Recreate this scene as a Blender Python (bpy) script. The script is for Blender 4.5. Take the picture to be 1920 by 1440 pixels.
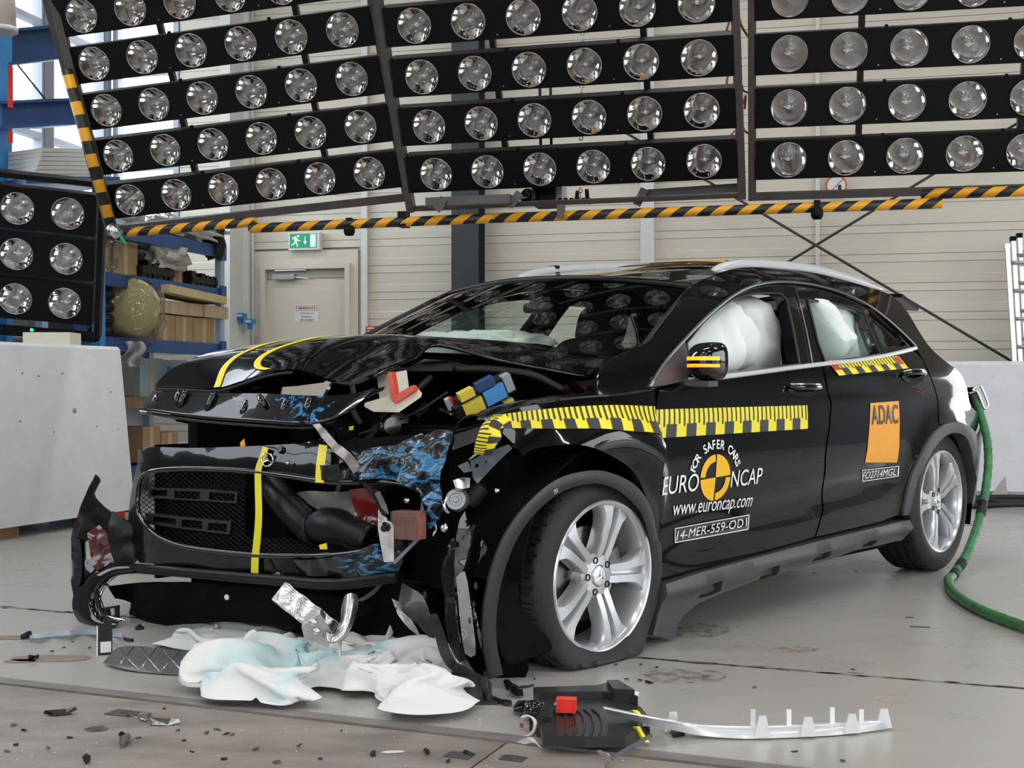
import bpy, bmesh, math, random
import numpy as np
from mathutils import Vector, Matrix, noise
from mathutils.geometry import delaunay_2d_cdt

for o in list(bpy.data.objects): bpy.data.objects.remove(o)
scene = bpy.context.scene
COL = scene.collection
PI = math.pi
random.seed(7)

# ------------------------------------------------------------------ camera
F = 2334.0; HC = 0.89; HZ = 724.0
cam = bpy.data.cameras.new('camera'); cam.sensor_width = 36; cam.lens = 36*F/1920; cam.shift_y = (HZ-720)/1920
cam.clip_start = .05; cam.clip_end = 200
camo = bpy.data.objects.new('camera', cam); COL.objects.link(camo)
camo.location = (0, 0, HC); camo.rotation_euler = (PI/2, 0, 0)
scene.camera = camo
# ------------------------------------------------------------------ sky and exposure
world = bpy.data.worlds.new('world'); scene.world = world; world.use_nodes = True
wn = world.node_tree.nodes; wl = world.node_tree.links
bg = wn['Background']; bg.inputs[0].default_value = (.94, .97, 1, 1); bg.inputs[1].default_value = 5.0
scene.view_settings.view_transform = 'Standard'; scene.view_settings.look = 'None'
scene.view_settings.gamma = 1; scene.view_settings.use_curve_mapping = False
scene.view_settings.exposure = -0.15
LAMP_W = 52          # watts of each ceiling luminaire

# ------------------------------------------------------------------ unprojection helpers
def at(px, py, D): return Vector(((px-960)/F*D, D, HC+(HZ-py)/F*D))
def fl(px, py, z=0.0): return at(px, py, (HC-z)*F/(py-HZ))
# building frame (rotated 13 degrees against the camera)
BA = math.radians(13.0)
BX = Vector((math.cos(BA), -math.sin(BA), 0)); BY = Vector((math.sin(BA), math.cos(BA), 0)); UZ = Vector((0, 0, 1))
W0 = Vector((-2.12, 12.7, 0))
def bw(t, s, z): return W0+BX*t-BY*s+UZ*z            # t along wall, s out of the wall
def wp(px, py, s=0.0):                               # pixel -> point on plane at distance s in front of back wall
    d = at(px, py, 1.0)-Vector((0, 0, HC)); o = Vector((0, 0, HC))
    k = ((W0-BY*s)-o).dot(BY)/d.dot(BY)
    return o+d*k
def wt(px, py, s=0.0):
    p = wp(px, py, s)-W0
    return p.dot(BX), p.z
# car frame: x rearwards from front axle, y to the car's left, z up
CB = Vector((.6663, .7457, 0)); CL = Vector((.7457, -.6663, 0)); C0 = Vector((-.380, 4.554, 0))
def cw(x, y, z): return C0+CB*x+CL*y+UZ*z
def c_of(P): d = P-C0; return Vector((d.dot(CB), d.dot(CL), P.z))
def ray(px, py): return Vector((0, 0, HC)), at(px, py, 1.0)-Vector((0, 0, HC))
def cy(px, py, y):                                   # pixel ray meets plane car-y = y
    o, d = ray(px, py); k = (C0+CL*y-o).dot(CL)/d.dot(CL); return o+d*k
def cx(px, py, x):
    o, d = ray(px, py); k = (C0+CB*x-o).dot(CB)/d.dot(CB); return o+d*k

# ------------------------------------------------------------------ object helpers
def tag(o, label=None, cat=None, group=None, kind=None):
    if label: o['label'] = label
    if cat: o['category'] = cat
    if group: o['group'] = group
    if kind: o['kind'] = kind
    return o
def empty(name, loc, rz=0, label=None, cat=None, group=None, kind=None):
    o = bpy.data.objects.new(name, None); COL.objects.link(o); o.location = loc; o.rotation_euler = (0, 0, rz); o.empty_display_size = .1
    o['_m'] = 1
    return tag(o, label, cat, group, kind)
def wmat(o):
    m = Matrix.LocRotScale(o.location, o.rotation_euler.to_quaternion(), o.scale)
    return wmat(o.parent) @ m if o.parent else m
class MB:
    def __init__(s): s.v = []; s.f = []; s.m = []; s.sm = []
    def add(s, vs, fs, m=0, smooth=False):
        k = len(s.v); s.v += [Vector(p) for p in vs]
        for f in fs: s.f.append(tuple(i+k for i in f)); s.m.append(m); s.sm.append(smooth)
        return s
    def box(s, c, ax, size, m=0):                     # ax: three unit vectors
        c = Vector(c); a, b, d = [Vector(q)*h/2 for q, h in zip(ax, size)]
        vs = [c+a*i+b*j+d*k for i in (-1, 1) for j in (-1, 1) for k in (-1, 1)]
        fs = [(0, 1, 3, 2), (4, 6, 7, 5), (0, 4, 5, 1), (2, 3, 7, 6), (0, 2, 6, 4), (1, 5, 7, 3)]
        if a.cross(b).dot(d) < 0: fs = [f[::-1] for f in fs]
        return s.add(vs, fs, m)
    def beam(s, p, q, w, h, up=UZ, m=0):
        p = Vector(p); q = Vector(q); d = (q-p); L = d.length; d = d/L; sd = d.cross(Vector(up)).normalized(); u = sd.cross(d)
        return s.box((p+q)/2, (d, sd, u), (L, w, h), m)
    def tube(s, pts, r, n=10, m=0, caps=True, closed=False):
        pts = [Vector(p) for p in pts]; N = len(pts)
        rr = r if isinstance(r, (list, tuple)) else [r]*N
        vs = []; prev = None
        for i, p in enumerate(pts):
            if closed: t = pts[(i+1) % N]-pts[i-1]
            else: t = pts[min(i+1, N-1)]-pts[max(i-1, 0)]
            t.normalize()
            if prev is None:
                a = t.orthogonal().normalized()
            else:
                a = (prev-t*prev.dot(t))
                a = a.normalized() if a.length > 1e-6 else t.orthogonal().normalized()
            prev = a; b = t.cross(a)
            vs += [p+(a*math.cos(2*PI*k/n)+b*math.sin(2*PI*k/n))*rr[i] for k in range(n)]
        fs = []
        for i in range(N if closed else N-1):
            j = (i+1) % N
            for k in range(n): fs.append((i*n+k, i*n+(k+1) % n, j*n+(k+1) % n, j*n+k))
        s.add(vs, fs, m, True)
        if caps and not closed:
            k = len(s.v)-len(vs)
            s.f.append(tuple(k+i for i in range(n))[::-1]); s.m.append(m); s.sm.append(False)
            s.f.append(tuple(k+(N-1)*n+i for i in range(n))); s.m.append(m); s.sm.append(False)
        return s
    def prism(s, poly, vec, m=0, ms=None):            # planar polygon of 3D points, extruded by vec
        poly = [Vector(p) for p in poly]; n = len(poly); vec = Vector(vec)
        nn = Vector((0, 0, 0))
        for i in range(n): nn += poly[i].cross(poly[(i+1) % n])
        if nn.dot(vec) > 0: poly = poly[::-1]
        vs = poly+[p+vec for p in poly]
        s.add(vs, [tuple(range(n)), tuple(range(2*n-1, n-1, -1))], m)
        s.add(vs, [((i+1) % n, i, n+i, n+(i+1) % n) for i in range(n)], m if ms is None else ms)
        return s
    def lathe(s, prof, c, ax, n=32, m=0, a0=0, a1=2*PI, smooth=True):
        c = Vector(c); ax = Vector(ax).normalized(); e = ax.orthogonal().normalized(); g = ax.cross(e)
        full = abs(a1-a0-2*PI) < 1e-6; N = n if full else n+1
        vs = []
        for k in range(N):
            t = a0+(a1-a0)*k/n; d = e*math.cos(t)+g*math.sin(t)
            vs += [c+d*r+ax*z for r, z in prof]
        P = len(prof); fs = []
        for k in range(n):
            j = (k+1) % N
            for i in range(P-1): fs.append((k*P+i, j*P+i, j*P+i+1, k*P+i+1))
        return s.add(vs, fs, m, smooth)
    def grid(s, G, m=0, smooth=True, flip=False):     # G: rows of points
        R = len(G); Cn = len(G[0]); vs = [p for r in G for p in r]
        fs = [(i*Cn+j, i*Cn+j+1, (i+1)*Cn+j+1, (i+1)*Cn+j) for i in range(R-1) for j in range(Cn-1)]
        if flip: fs = [f[::-1] for f in fs]
        return s.add(vs, fs, m, smooth)
    def shell(s, G, th, m=0, m2=None, smooth=True):   # grid with thickness th against its normals
        R = len(G); Cn = len(G[0]); N = []
        for i in range(R):
            row = []
            for j in range(Cn):
                a = Vector(G[min(i+1, R-1)][j])-Vector(G[max(i-1, 0)][j]); b = Vector(G[i][min(j+1, Cn-1)])-Vector(G[i][max(j-1, 0)])
                n = b.cross(a); row.append(n.normalized() if n.length > 1e-9 else UZ)
            N.append(row)
        B = [[Vector(G[i][j])-N[i][j]*th for j in range(Cn)] for i in range(R)]
        s.grid(G, m, smooth, False); s.grid(B, m if m2 is None else m2, smooth, True)
        e = [(i, 0) for i in range(R)]+[(R-1, j) for j in range(1, Cn)]+[(i, Cn-1) for i in range(R-2, -1, -1)]+[(0, j) for j in range(Cn-2, 0, -1)]
        vs = []; n = len(e)
        for i, j in e: vs += [G[i][j], B[i][j]]
        s.add(vs, [(2*k, 2*k+1, (2*((k+1) % n))+1, 2*((k+1) % n)) for k in range(n)], m)
        return s
    def build(s, name, mats, parent=None, origin=None, autosm=None):
        if not isinstance(mats, (list, tuple)): mats = [mats]
        vs = s.v
        lo = Vector([min(v[i] for v in vs) for i in range(3)]); hi = Vector([max(v[i] for v in vs) for i in range(3)])
        if origin is None: origin = Vector(((lo.x+hi.x)/2, (lo.y+hi.y)/2, lo.z))
        origin = Vector(origin)
        me = bpy.data.meshes.new(name)
        if parent is not None:
            mw = wmat(parent); mi = mw.inverted(); R = mi.to_3x3()
            me.from_pydata([R @ (v-origin) for v in vs], [], s.f); loc = mi @ origin
        else:
            me.from_pydata([v-origin for v in vs], [], s.f); loc = origin
        for mt in mats: me.materials.append(mt)
        me.polygons.foreach_set('material_index', s.m); me.polygons.foreach_set('use_smooth', s.sm)
        me.validate(); me.update()
        if autosm: me.set_sharp_from_angle(angle=math.radians(autosm))
        o = bpy.data.objects.new(name, me); COL.objects.link(o); o.location = loc
        if parent is not None: o.parent = parent
        return o
def dup(o, parent=None):
    c = o.copy(); COL.objects.link(c)
    if parent is not None: c.parent = parent
    for ch in list(o.children): dup(ch, c)
    return c
def cr(p0, p1, p2, p3, t):
    return 0.5*((2*p1)+(p2-p0)*t+(2*p0-5*p1+4*p2-p3)*t*t+(3*p1-p0-3*p2+p3)*t*t*t)
def smooth_line(pts, n=6, closed=False):              # Catmull-Rom through points
    pts = [Vector(p) for p in pts]; N = len(pts); out = []
    if closed:
        for i in range(N):
            for k in range(n): out.append(cr(pts[i-1], pts[i], pts[(i+1) % N], pts[(i+2) % N], k/n))
        return out
    for i in range(N-1):
        a = pts[i-1] if i else pts[0]*2-pts[1]; d = pts[i+2] if i+2 < N else pts[-1]*2-pts[-2]
        for k in range(n): out.append(cr(a, pts[i], pts[i+1], d, k/n))
    out.append(pts[-1]); return out
def up_grid(G, nu, nv):                               # upsample control grid in both directions
    rows = [smooth_line(r, nu) for r in G]
    cols = [smooth_line([r[j] for r in rows], nv) for j in range(len(rows[0]))]
    return [[cols[j][i] for j in range(len(cols))] for i in range(len(cols[0]))]
def interp(x, xs, ys):
    return float(np.interp(x, xs, ys))
def fbm(p, s, o=4):
    return noise.fractal(Vector(p)*s, 1.0, 2.0, o)

# ------------------------------------------------------------------ materials
MC = {}
def mat(name, col, rough=.5, metal=0, coat=0, emit=None, estr=0, alpha=1, var=0, vscale=8, bump=0, bscale=60, spec=.5, col2=None, rvar=0, trans=0):
    if name in MC: return MC[name]
    m = bpy.data.materials.new(name); m.use_nodes = True; nt = m.node_tree; b = nt.nodes['Principled BSDF']
    b.inputs['Base Color'].default_value = (*col, 1); b.inputs['Roughness'].default_value = rough; b.inputs['Metallic'].default_value = metal
    b.inputs['Coat Weight'].default_value = coat; b.inputs['Coat Roughness'].default_value = .02; b.inputs['Specular IOR Level'].default_value = spec
    if trans: b.inputs['Transmission Weight'].default_value = trans
    if emit: b.inputs['Emission Color'].default_value = (*emit, 1); b.inputs['Emission Strength'].default_value = estr
    if alpha < 1: b.inputs['Alpha'].default_value = alpha
    if var or bump or rvar:
        tc = nt.nodes.new('ShaderNodeTexCoord')
    if var or rvar:
        nz = nt.nodes.new('ShaderNodeTexNoise'); nz.inputs['Scale'].default_value = vscale; nz.inputs['Detail'].default_value = 6; nz.inputs['Roughness'].default_value = .6
        nt.links.new(tc.outputs['Object'], nz.inputs['Vector'])
    if var:
        rp = nt.nodes.new('ShaderNodeValToRGB'); c2 = col2 or tuple(c*(1-var) for c in col)
        rp.color_ramp.elements[0].position = .35; rp.color_ramp.elements[1].position = .65
        rp.color_ramp.elements[0].color = (*c2, 1); rp.color_ramp.elements[1].color = (*col, 1)
        nt.links.new(nz.outputs['Fac'], rp.inputs['Fac']); nt.links.new(rp.outputs['Color'], b.inputs['Base Color'])
    if rvar:
        mr = nt.nodes.new('ShaderNodeMapRange'); mr.inputs['To Min'].default_value = max(0, rough-rvar); mr.inputs['To Max'].default_value = rough+rvar
        mr.inputs['From Min'].default_value = .3; mr.inputs['From Max'].default_value = .7
        nt.links.new(nz.outputs['Fac'], mr.inputs['Value']); nt.links.new(mr.outputs['Result'], b.inputs['Roughness'])
    if bump:
        n2 = nt.nodes.new('ShaderNodeTexNoise'); n2.inputs['Scale'].default_value = bscale; n2.inputs['Detail'].default_value = 5
        bp = nt.nodes.new('ShaderNodeBump'); bp.inputs['Strength'].default_value = bump; bp.inputs['Distance'].default_value = .01
        nt.links.new(tc.outputs['Object'], n2.inputs['Vector']); nt.links.new(n2.outputs['Fac'], bp.inputs['Height']); nt.links.new(bp.outputs['Normal'], b.inputs['Normal'])
    MC[name] = m; return m
def hazard(name, d, period, c1=(.85, .42, .02), c2=(.012, .012, .012), rough=.45):
    m = bpy.data.materials.new(name); m.use_nodes = True; nt = m.node_tree; b = nt.nodes['Principled BSDF']
    b.inputs['Roughness'].default_value = rough
    tc = nt.nodes.new('ShaderNodeTexCoord'); vm = nt.nodes.new('ShaderNodeVectorMath'); vm.operation = 'DOT_PRODUCT'
    vm.inputs[1].default_value = tuple(Vector(d)/period)
    fr = nt.nodes.new('ShaderNodeMath'); fr.operation = 'FRACT'; st = nt.nodes.new('ShaderNodeMath'); st.operation = 'GREATER_THAN'; st.inputs[1].default_value = .5
    mx = nt.nodes.new('ShaderNodeMix'); mx.data_type = 'RGBA'
    mx.inputs[6].default_value = (*c1, 1); mx.inputs[7].default_value = (*c2, 1)
    nt.links.new(tc.outputs['Object'], vm.inputs[0]); nt.links.new(vm.outputs['Value'], fr.inputs[0]); nt.links.new(fr.outputs[0], st.inputs[0])
    nt.links.new(st.outputs[0], mx.inputs[0]); nt.links.new(mx.outputs[2], b.inputs['Base Color']); return m
def glass(name, tint=(1, 1, 1), rough=0.0, ior=1.5, fac=None):
    if name in MC: return MC[name]
    m = bpy.data.materials.new(name); m.use_nodes = True; nt = m.node_tree; nt.nodes.clear()
    out = nt.nodes.new('ShaderNodeOutputMaterial'); tr = nt.nodes.new('ShaderNodeBsdfTransparent'); gl = nt.nodes.new('ShaderNodeBsdfGlossy')
    tr.inputs[0].default_value = (*tint, 1); gl.inputs['Roughness'].default_value = rough
    fr = nt.nodes.new('ShaderNodeFresnel'); mx = nt.nodes.new('ShaderNodeMixShader')
    ge = nt.nodes.new('ShaderNodeNewGeometry'); im = nt.nodes.new('ShaderNodeMix'); im.data_type = 'FLOAT'   # thin sheet: same Fresnel from both faces
    im.inputs[2].default_value = ior; im.inputs[3].default_value = 1/ior; nt.links.new(ge.outputs['Backfacing'], im.inputs[0]); nt.links.new(im.outputs[0], fr.inputs[0])
    nt.links.new(fr.outputs[0], mx.inputs[0]); nt.links.new(tr.outputs[0], mx.inputs[1]); nt.links.new(gl.outputs[0], mx.inputs[2]); nt.links.new(mx.outputs[0], out.inputs[0])
    MC[name] = m; return m

M_wall = mat('wall_panel_paint', (.72, .675, .58), .38, var=.05, vscale=1.5, bump=.05, bscale=3)
M_wall2 = mat('white_trim_paint', (.74, .74, .72), .4, var=.05, vscale=3)
M_gap = mat('joint_gap_brown', (.34, .30, .25), .8)  # brown backing colour, seen in the wall panel joints
M_doorpaint = mat('door_paint', (.69, .645, .555), .42, var=.04, vscale=2)
M_steel = mat('grey_painted_steel', (.075, .066, .066), .42, var=.25, vscale=9)
M_darkcol = mat('dark_column_paint', (.034, .041, .047), .5, var=.2, vscale=4)
M_black = mat('matte_black_housing', (.0022, .0022, .0025), .55, bump=.1, bscale=300, spec=.18)
M_blue = mat('blue_steel_paint', (.022, .085, .27), .4, var=.25, vscale=3)
M_lightblue = mat('light_blue_paint', (.05, .28, .62), .45, var=.2, vscale=4)
M_red = mat('red_paint', (.75, .03, .02), .4, var=.1)
M_white = mat('white_plastic', (.78, .79, .78), .45, var=.05)
M_conc = mat('white_concrete', (.72, .73, .76), .7, var=.08, vscale=6, bump=.25, bscale=90)
M_alu = mat('aluminium', (.72, .73, .74), .3, 1, var=.15, vscale=20)
M_chrome = mat('chrome', (.86, .86, .88), .08, 1)
M_silver = mat('silver_paint', (.82, .83, .85), .25, .35, coat=.5)
M_cable = mat('copper_cable', (.55, .14, .05), .4)
M_rubber = mat('black_rubber', (.012, .012, .013), .6, var=.4, vscale=30)
# ================================================================== the hall
def floor_mat(name, col, col2, rough, sc, bump=.08):
    m = bpy.data.materials.new(name); m.use_nodes = True; nt = m.node_tree; b = nt.nodes['Principled BSDF']
    tc = nt.nodes.new('ShaderNodeTexCoord'); mp = nt.nodes.new('ShaderNodeMapping'); mp.inputs['Scale'].default_value = (1, 3, 1); mp.inputs['Rotation'].default_value = (0, 0, .3)
    n1 = nt.nodes.new('ShaderNodeTexNoise'); n1.inputs['Scale'].default_value = sc; n1.inputs['Detail'].default_value = 8; n1.inputs['Roughness'].default_value = .62
    rp = nt.nodes.new('ShaderNodeValToRGB'); rp.color_ramp.elements[0].position = .3; rp.color_ramp.elements[1].position = .62
    rp.color_ramp.elements[0].color = (*col2, 1); rp.color_ramp.elements[1].color = (*col, 1)
    n2 = nt.nodes.new('ShaderNodeTexNoise'); n2.inputs['Scale'].default_value = 45; n2.inputs['Detail'].default_value = 6
    bp = nt.nodes.new('ShaderNodeBump'); bp.inputs['Strength'].default_value = bump; bp.inputs['Distance'].default_value = .005
    mr = nt.nodes.new('ShaderNodeMapRange'); mr.inputs['To Min'].default_value = rough-.08; mr.inputs['To Max'].default_value = rough+.15
    # brown fluid stains
    n3 = nt.nodes.new('ShaderNodeTexNoise'); n3.inputs['Scale'].default_value = .9; n3.inputs['Detail'].default_value = 10; n3.inputs['Roughness'].default_value = .7
    r3 = nt.nodes.new('ShaderNodeValToRGB'); r3.color_ramp.elements[0].position = .66; r3.color_ramp.elements[1].position = .82
    mx = nt.nodes.new('ShaderNodeMix'); mx.data_type = 'RGBA'; mx.inputs[7].default_value = (col[0]*.62, col[1]*.55, col[2]*.46, 1)
    L = nt.links.new
    L(tc.outputs['Object'], mp.inputs[0]); L(mp.outputs[0], n1.inputs['Vector']); L(tc.outputs['Object'], n2.inputs['Vector']); L(mp.outputs[0], n3.inputs['Vector'])
    L(n1.outputs['Fac'], rp.inputs[0]); L(n3.outputs['Fac'], r3.inputs[0]); L(r3.outputs[0], mx.inputs[0]); L(rp.outputs[0], mx.inputs[6]); L(mx.outputs[2], b.inputs['Base Color'])
    L(n1.outputs['Fac'], mr.inputs['Value']); L(mr.outputs[0], b.inputs['Roughness']); L(n2.outputs['Fac'], bp.inputs['Height']); L(bp.outputs[0], b.inputs['Normal'])
    return m
M_floor = floor_mat('painted_concrete_floor', (.405, .39, .37), (.37, .355, .335), .26, 1.6)
M_plate = floor_mat('worn_steel_plate', (.30, .265, .235), (.17, .15, .135), .38, 3.5, .2)
M_strip = floor_mat('floor_rail_steel', (.23, .21, .195), (.15, .135, .125), .33, 6, .15)
M_dirt = mat('dark_joint_filler', (.035, .022, .018), .8, var=.5, vscale=30)

floor = empty('floor', (0, 6, 0), 0, 'grey painted concrete hall floor with a dark joint and a steel rail', None, None, 'structure')
def line_f(p, q):  # two pixels -> extended line on the floor
    a = fl(*p); b = fl(*q); d = (b-a).normalized(); return a, d
sa, sd = line_f((0, 1138), (1920, 1291)); ra, rd = line_f((0, 1282), (1350, 1437))
rn = Vector((-rd.y, rd.x, 0))
def ext(a, d, t0, t1): return a+d*t0, a+d*t1
s0, s1 = ext(sa, sd, -8, 16); r0, r1 = ext(ra, rd, -8, 16)
def slab(name, a, b, c, d, m, top=0.0, th=.06, gap=.006):
    mb = MB(); pts = [Vector((p.x, p.y, top-th)) for p in (a, b, c, d)]
    mb.prism(pts, (0, 0, th)); return mb.build(name, m, floor)
g = Vector((-sd.y, sd.x, 0))*.012
far0 = s0+Vector((0, 30, 0)); far1 = s1+Vector((0, 30, 0))
slab('floor_slab', s0+g, s1+g, far1, far0, M_floor)
rg = rn*.004
w_r = .060
slab('floor_slab', r0+rn*w_r, r1+rn*w_r, s1-g, s0-g, M_floor)
slab('floor_rail', r0, r1, r1+rn*(w_r-.006), r0+rn*(w_r-.006), M_strip, .004)
near0 = r0-rn*12; near1 = r1-rn*12
# foreground steel plates with seams across
cuts = [-8, -3.2, (fl(925, 1410)-ra).dot(rd), 4.2, 7.5, 16]
for k in range(len(cuts)-1):
    a = ra+rd*(cuts[k]+.004)-rn*.008; b = ra+rd*(cuts[k+1]-.004)-rn*.008
    slab('floor_plate', a, b, b-rn*12+rd*.0, a-rn*12, M_plate)
mb = MB(); mb.box((0, 6, -.05), ((1, 0, 0), (0, 1, 0), UZ), (60, 60, .02)); mb.build('joint_filler', M_dirt, floor)
# chipped dark edges along the joint
rng = random.Random(3); mb = MB()
for k in range(260):
    t = rng.uniform(0, 7.0); p = sa+sd*t+Vector((-sd.y, sd.x, 0))*rng.gauss(0, .009)
    w = rng.uniform(.008, .05); h = rng.uniform(.003, .010)
    mb.add([p+sd*-w+UZ*.0006, p+g.normalized()*-h+UZ*.0006, p+sd*w+UZ*.0006, p+g.normalized()*h+UZ*.0006], [(0, 1, 2, 3)])
o = mb.build('joint_chipping', M_dirt, floor); o['kind'] = 'stuff'
# square bolted covers in the plates
M_cover = mat('dark_steel_cover', (.085, .08, .075), .4, var=.4, vscale=12)
for px, py, a, b in ((232, 1338, .085, .055), (862, 1417, .065, .045), (962, 1423, .06, .04)):
    p = fl(px, py); mb = MB(); mb.box(p+UZ*.001, (rd, rn, UZ), (a, b, .003)); mb.tube([p+UZ*.002, p+UZ*.005], .009, 10)
    mb.build('floor_cover', M_cover, floor)
# thin inspection slots in the far slab
for px, py, a in ((1810, 985, .16), (1725, 1176, .07), (1705, 1158, .03)):
    p = fl(px, py); mb = MB(); mb.box(p+UZ*.0006, (BX, BY, UZ), (a, .02, .0015)); mb.build('floor_slot', M_cover, floor)

# ---- walls
T0, T1, ZT = -2.24, 12.4, 6.4
SF = 17.5
wall = empty('wall_back', bw(4, 0, 0), -BA, 'cream wall of long horizontal metal panels with thin dark joints', None, None, 'structure')
mb = MB()
GT0, GT1, GZ = 8.7, 12.2, 3.0  # unseen opening added in the back wall, for the white reflection on the rear quarter
for t0, t1, z0, z1 in ((T0, GT0, 0, 2.35), (-1.40, GT0, 2.35, ZT), (T0, -1.40, 5.3, ZT), (GT1, T1, 0, ZT), (GT0, GT1, GZ, ZT)):
    mb.box(bw((t0+t1)/2, -.10, (z0+z1)/2), (BX, BY, UZ), (t1-t0, .12, z1-z0))
mb.build('backing', M_gap, wall)
tA = wt(430, 500)[0]; tB = wt(682, 500)[0]; tC = wt(870, 500)[0]; tD = wt(1212, 480)[0]; tE = wt(1532, 480)[0]
# dark joints (pixel y at x=775): pairs of lines 15 px apart every 50.5 px
zl = wt(775, 597)[1]; zn = wt(775, 611)[1]; pitch = (wt(775, 446)[1]-wt(775, 597)[1])/3
narrow = zl-zn
secs = [(T0+.02, tB), (tB, tC), (tC, tD), (tD, tE), (tE, GT0)]
zdoor = wt(570, 470)[1]; dl = wt(476, 560)[0]; dr = wt(672, 560)[0]
def plank(t0, t1, z0, z1, bend):
    mb = MB(); gp = .0022
    t0 += gp; t1 -= gp; z0 += gp; z1 -= gp
    zm = z0+(z1-z0)*.36
    prof = [(z0, 0), (z0, .02), (zm, .022), (zm+.012, .014), (z1, .020), (z1, 0)] if bend else [(z0, 0), (z0, .018), (z1, .018), (z1, 0)]
    poly = [bw(t0, s-.04, z) for z, s in prof]
    mb.prism(poly, BX*(t1-t0)); return mb
for i, (t0, t1) in enumerate(secs):
    protos = {}
    for k in range(-6, 22):
        zb = zl+(k-0)*pitch
        for z0, z1, bd in ((zb-narrow, zb, 0), (zb, zb+pitch-narrow, 1)):
            if z1 <= .02 or z0 >= ZT: continue
            z0 = max(z0, .0); a, b = t0, t1
            if i == 0:
                if z0 > 2.3: a = -1.40
                elif z0 < zdoor:
                    # around the door opening
                    for aa, bb in ((T0+.02, dl), (dr, tB)):
                        if bb-aa > .03: plank(aa, bb, z0, min(z1, ZT), bd).build('wall_panel', M_wall, wall)
                    continue
            key = (bd, round(a, 3), round(z1-z0, 4))
            if key in protos:
                c = protos[key].copy(); COL.objects.link(c); c.location.z = z0; protos_o = c
            else:
                protos[key] = plank(a, b, z0, z1, bd).build('wall_panel', M_wall, wall, origin=bw(a, 0, z0))
                protos[key].location.z = z0
# vertical strips and columns on the back wall
def vtrim(name, px0, px1, s, m, z0=0, z1=ZT, dep=None):
    t0 = wt(px0, 500, s)[0]; t1 = wt(px1, 500, s)[0]; d = dep or .05
    mb = MB(); mb.box(bw((t0+t1)/2, s-d/2, (z0+z1)/2), (BX, BY, UZ), (t1-t0, d, z1-z0)); return mb
tag(vtrim('t', 677, 688, .05, M_wall2).build('trim_1', M_wall2), 'narrow white vertical cover strip right of the door', None, None, 'structure')
tag(vtrim('t', 1201, 1226, .07, M_wall2, dep=.09).build('trim_2', M_wall2), 'wide white vertical wall post above the car roof', None, None, 'structure')
tag(vtrim('t', 1529, 1537, .03, M_wall2, dep=.04).build('trim_3', M_wall2), 'thin white vertical strip behind the cross bracing', None, None, 'structure')
# steel column (H section)
colm = empty('steel_column', bw(tC, .16, 0), -BA, 'dark blue-grey H-section steel column standing against the cream wall', 'column')
t0 = wt(847, 500, .3)[0]; t1 = wt(897, 500, .3)[0]; tm = (t0+t1)/2
for s, w in ((.30, .27), (.06, .27)):
    mb = MB(); mb.box(bw(tm, s, ZT/2), (BX, BY, UZ), (w, .016, ZT)); mb.build('flange', M_darkcol, colm)
mb = MB(); mb.box(bw(tm, .18, ZT/2), (BX, BY, UZ), (.014, .23, ZT)); mb.build('web', M_darkcol, colm)
# cross bracing
def rod(name, p, q, r, m, lab, cat, grp=None, s=.24):
    mb = MB(); mb.tube([wp(*p, s), wp(*q, s)], r, 8); o = mb.build(name, m); return tag(o, lab, cat, grp)
def extrap(p, q, y): k = (y-p[1])/(q[1]-p[1]); return (p[0]+(q[0]-p[0])*k, y)
M_rod = mat('dark_rod_steel', (.03, .032, .035), .45)
p, q = (1425, 398), (1888, 672)
a_ = extrap(p, q, 250); b_ = extrap(p, q, 900)
rod('brace_rod', a_, b_, .0125, M_rod, 'thin dark diagonal brace rod falling towards the aluminium ladder', 'brace rod', None, .24)
p, q = (1640, 393), (1478, 491)
rod('brace_rod', extrap(p, q, 170), extrap(p, q, 640), .0125, M_rod, 'thin dark diagonal brace rod falling towards the car roof', 'brace rod', None, .20)
# corner column + conduits left of the door
tag(vtrim('t', 412, 431, .4, M_wall2, dep=.3).build('trim_4', M_wall2), 'pale grey upright post at the end of the storage rack', None, None, 'structure')
for px0, px1, s, lab in ((446, 452, .10, 'thin pale conduit pipe left of the door, nearer the rack'), (454, 464, .12, 'wide pale cable duct between the two thin conduit pipes'), (467, 472, .10, 'thin grey conduit pipe next to the door frame')):
    t0 = wt(px0, 500, s)[0]; t1 = wt(px1, 500, s)[0]; mb = MB()
    if px1-px0 > 8: mb.box(bw((t0+t1)/2, .05, 2.6), (BX, BY, UZ), (t1-t0, .10, 5.2))
    else: mb.tube([bw((t0+t1)/2, .045, 0), bw((t0+t1)/2, .045, 5.2)], (t1-t0)/2, 10)
    tag(mb.build('conduit', M_wall2), lab, 'conduit')
for px, py, lab in ((452, 592, 'small light blue pipe marker, the upper of the two by the conduits'), (469, 603, 'small light blue pipe marker beside the door frame')):
    p = wp(px, py, .2); mb = MB(); mb.box(p, (BX, BY, UZ), (.082, .1, .05)); mb.box(p-BY*.052, (BX, BY, UZ), (.06, .006, .02), 1)
    mb.box(p-UZ*.05, (BX, BY, UZ), (.03, .06, .06))
    tag(mb.build('pipe_marker', [M_lightblue, M_white]), lab, 'pipe marker', 'light blue pipe markers by the door')
p = wp(440, 608, .03); mb = MB(); mb.box(p, (BX, BY, UZ), (.09, .07, .05)); mb.box(p+BX*.02-BY*.037, (BX, BY, UZ), (.04, .006, .02), 1)
tag(mb.build('junction_box', [mat('brown_plastic', (.2, .1, .07), .5), M_white]), 'small brown junction box low on the wall by the conduits', 'junction box')

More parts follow.
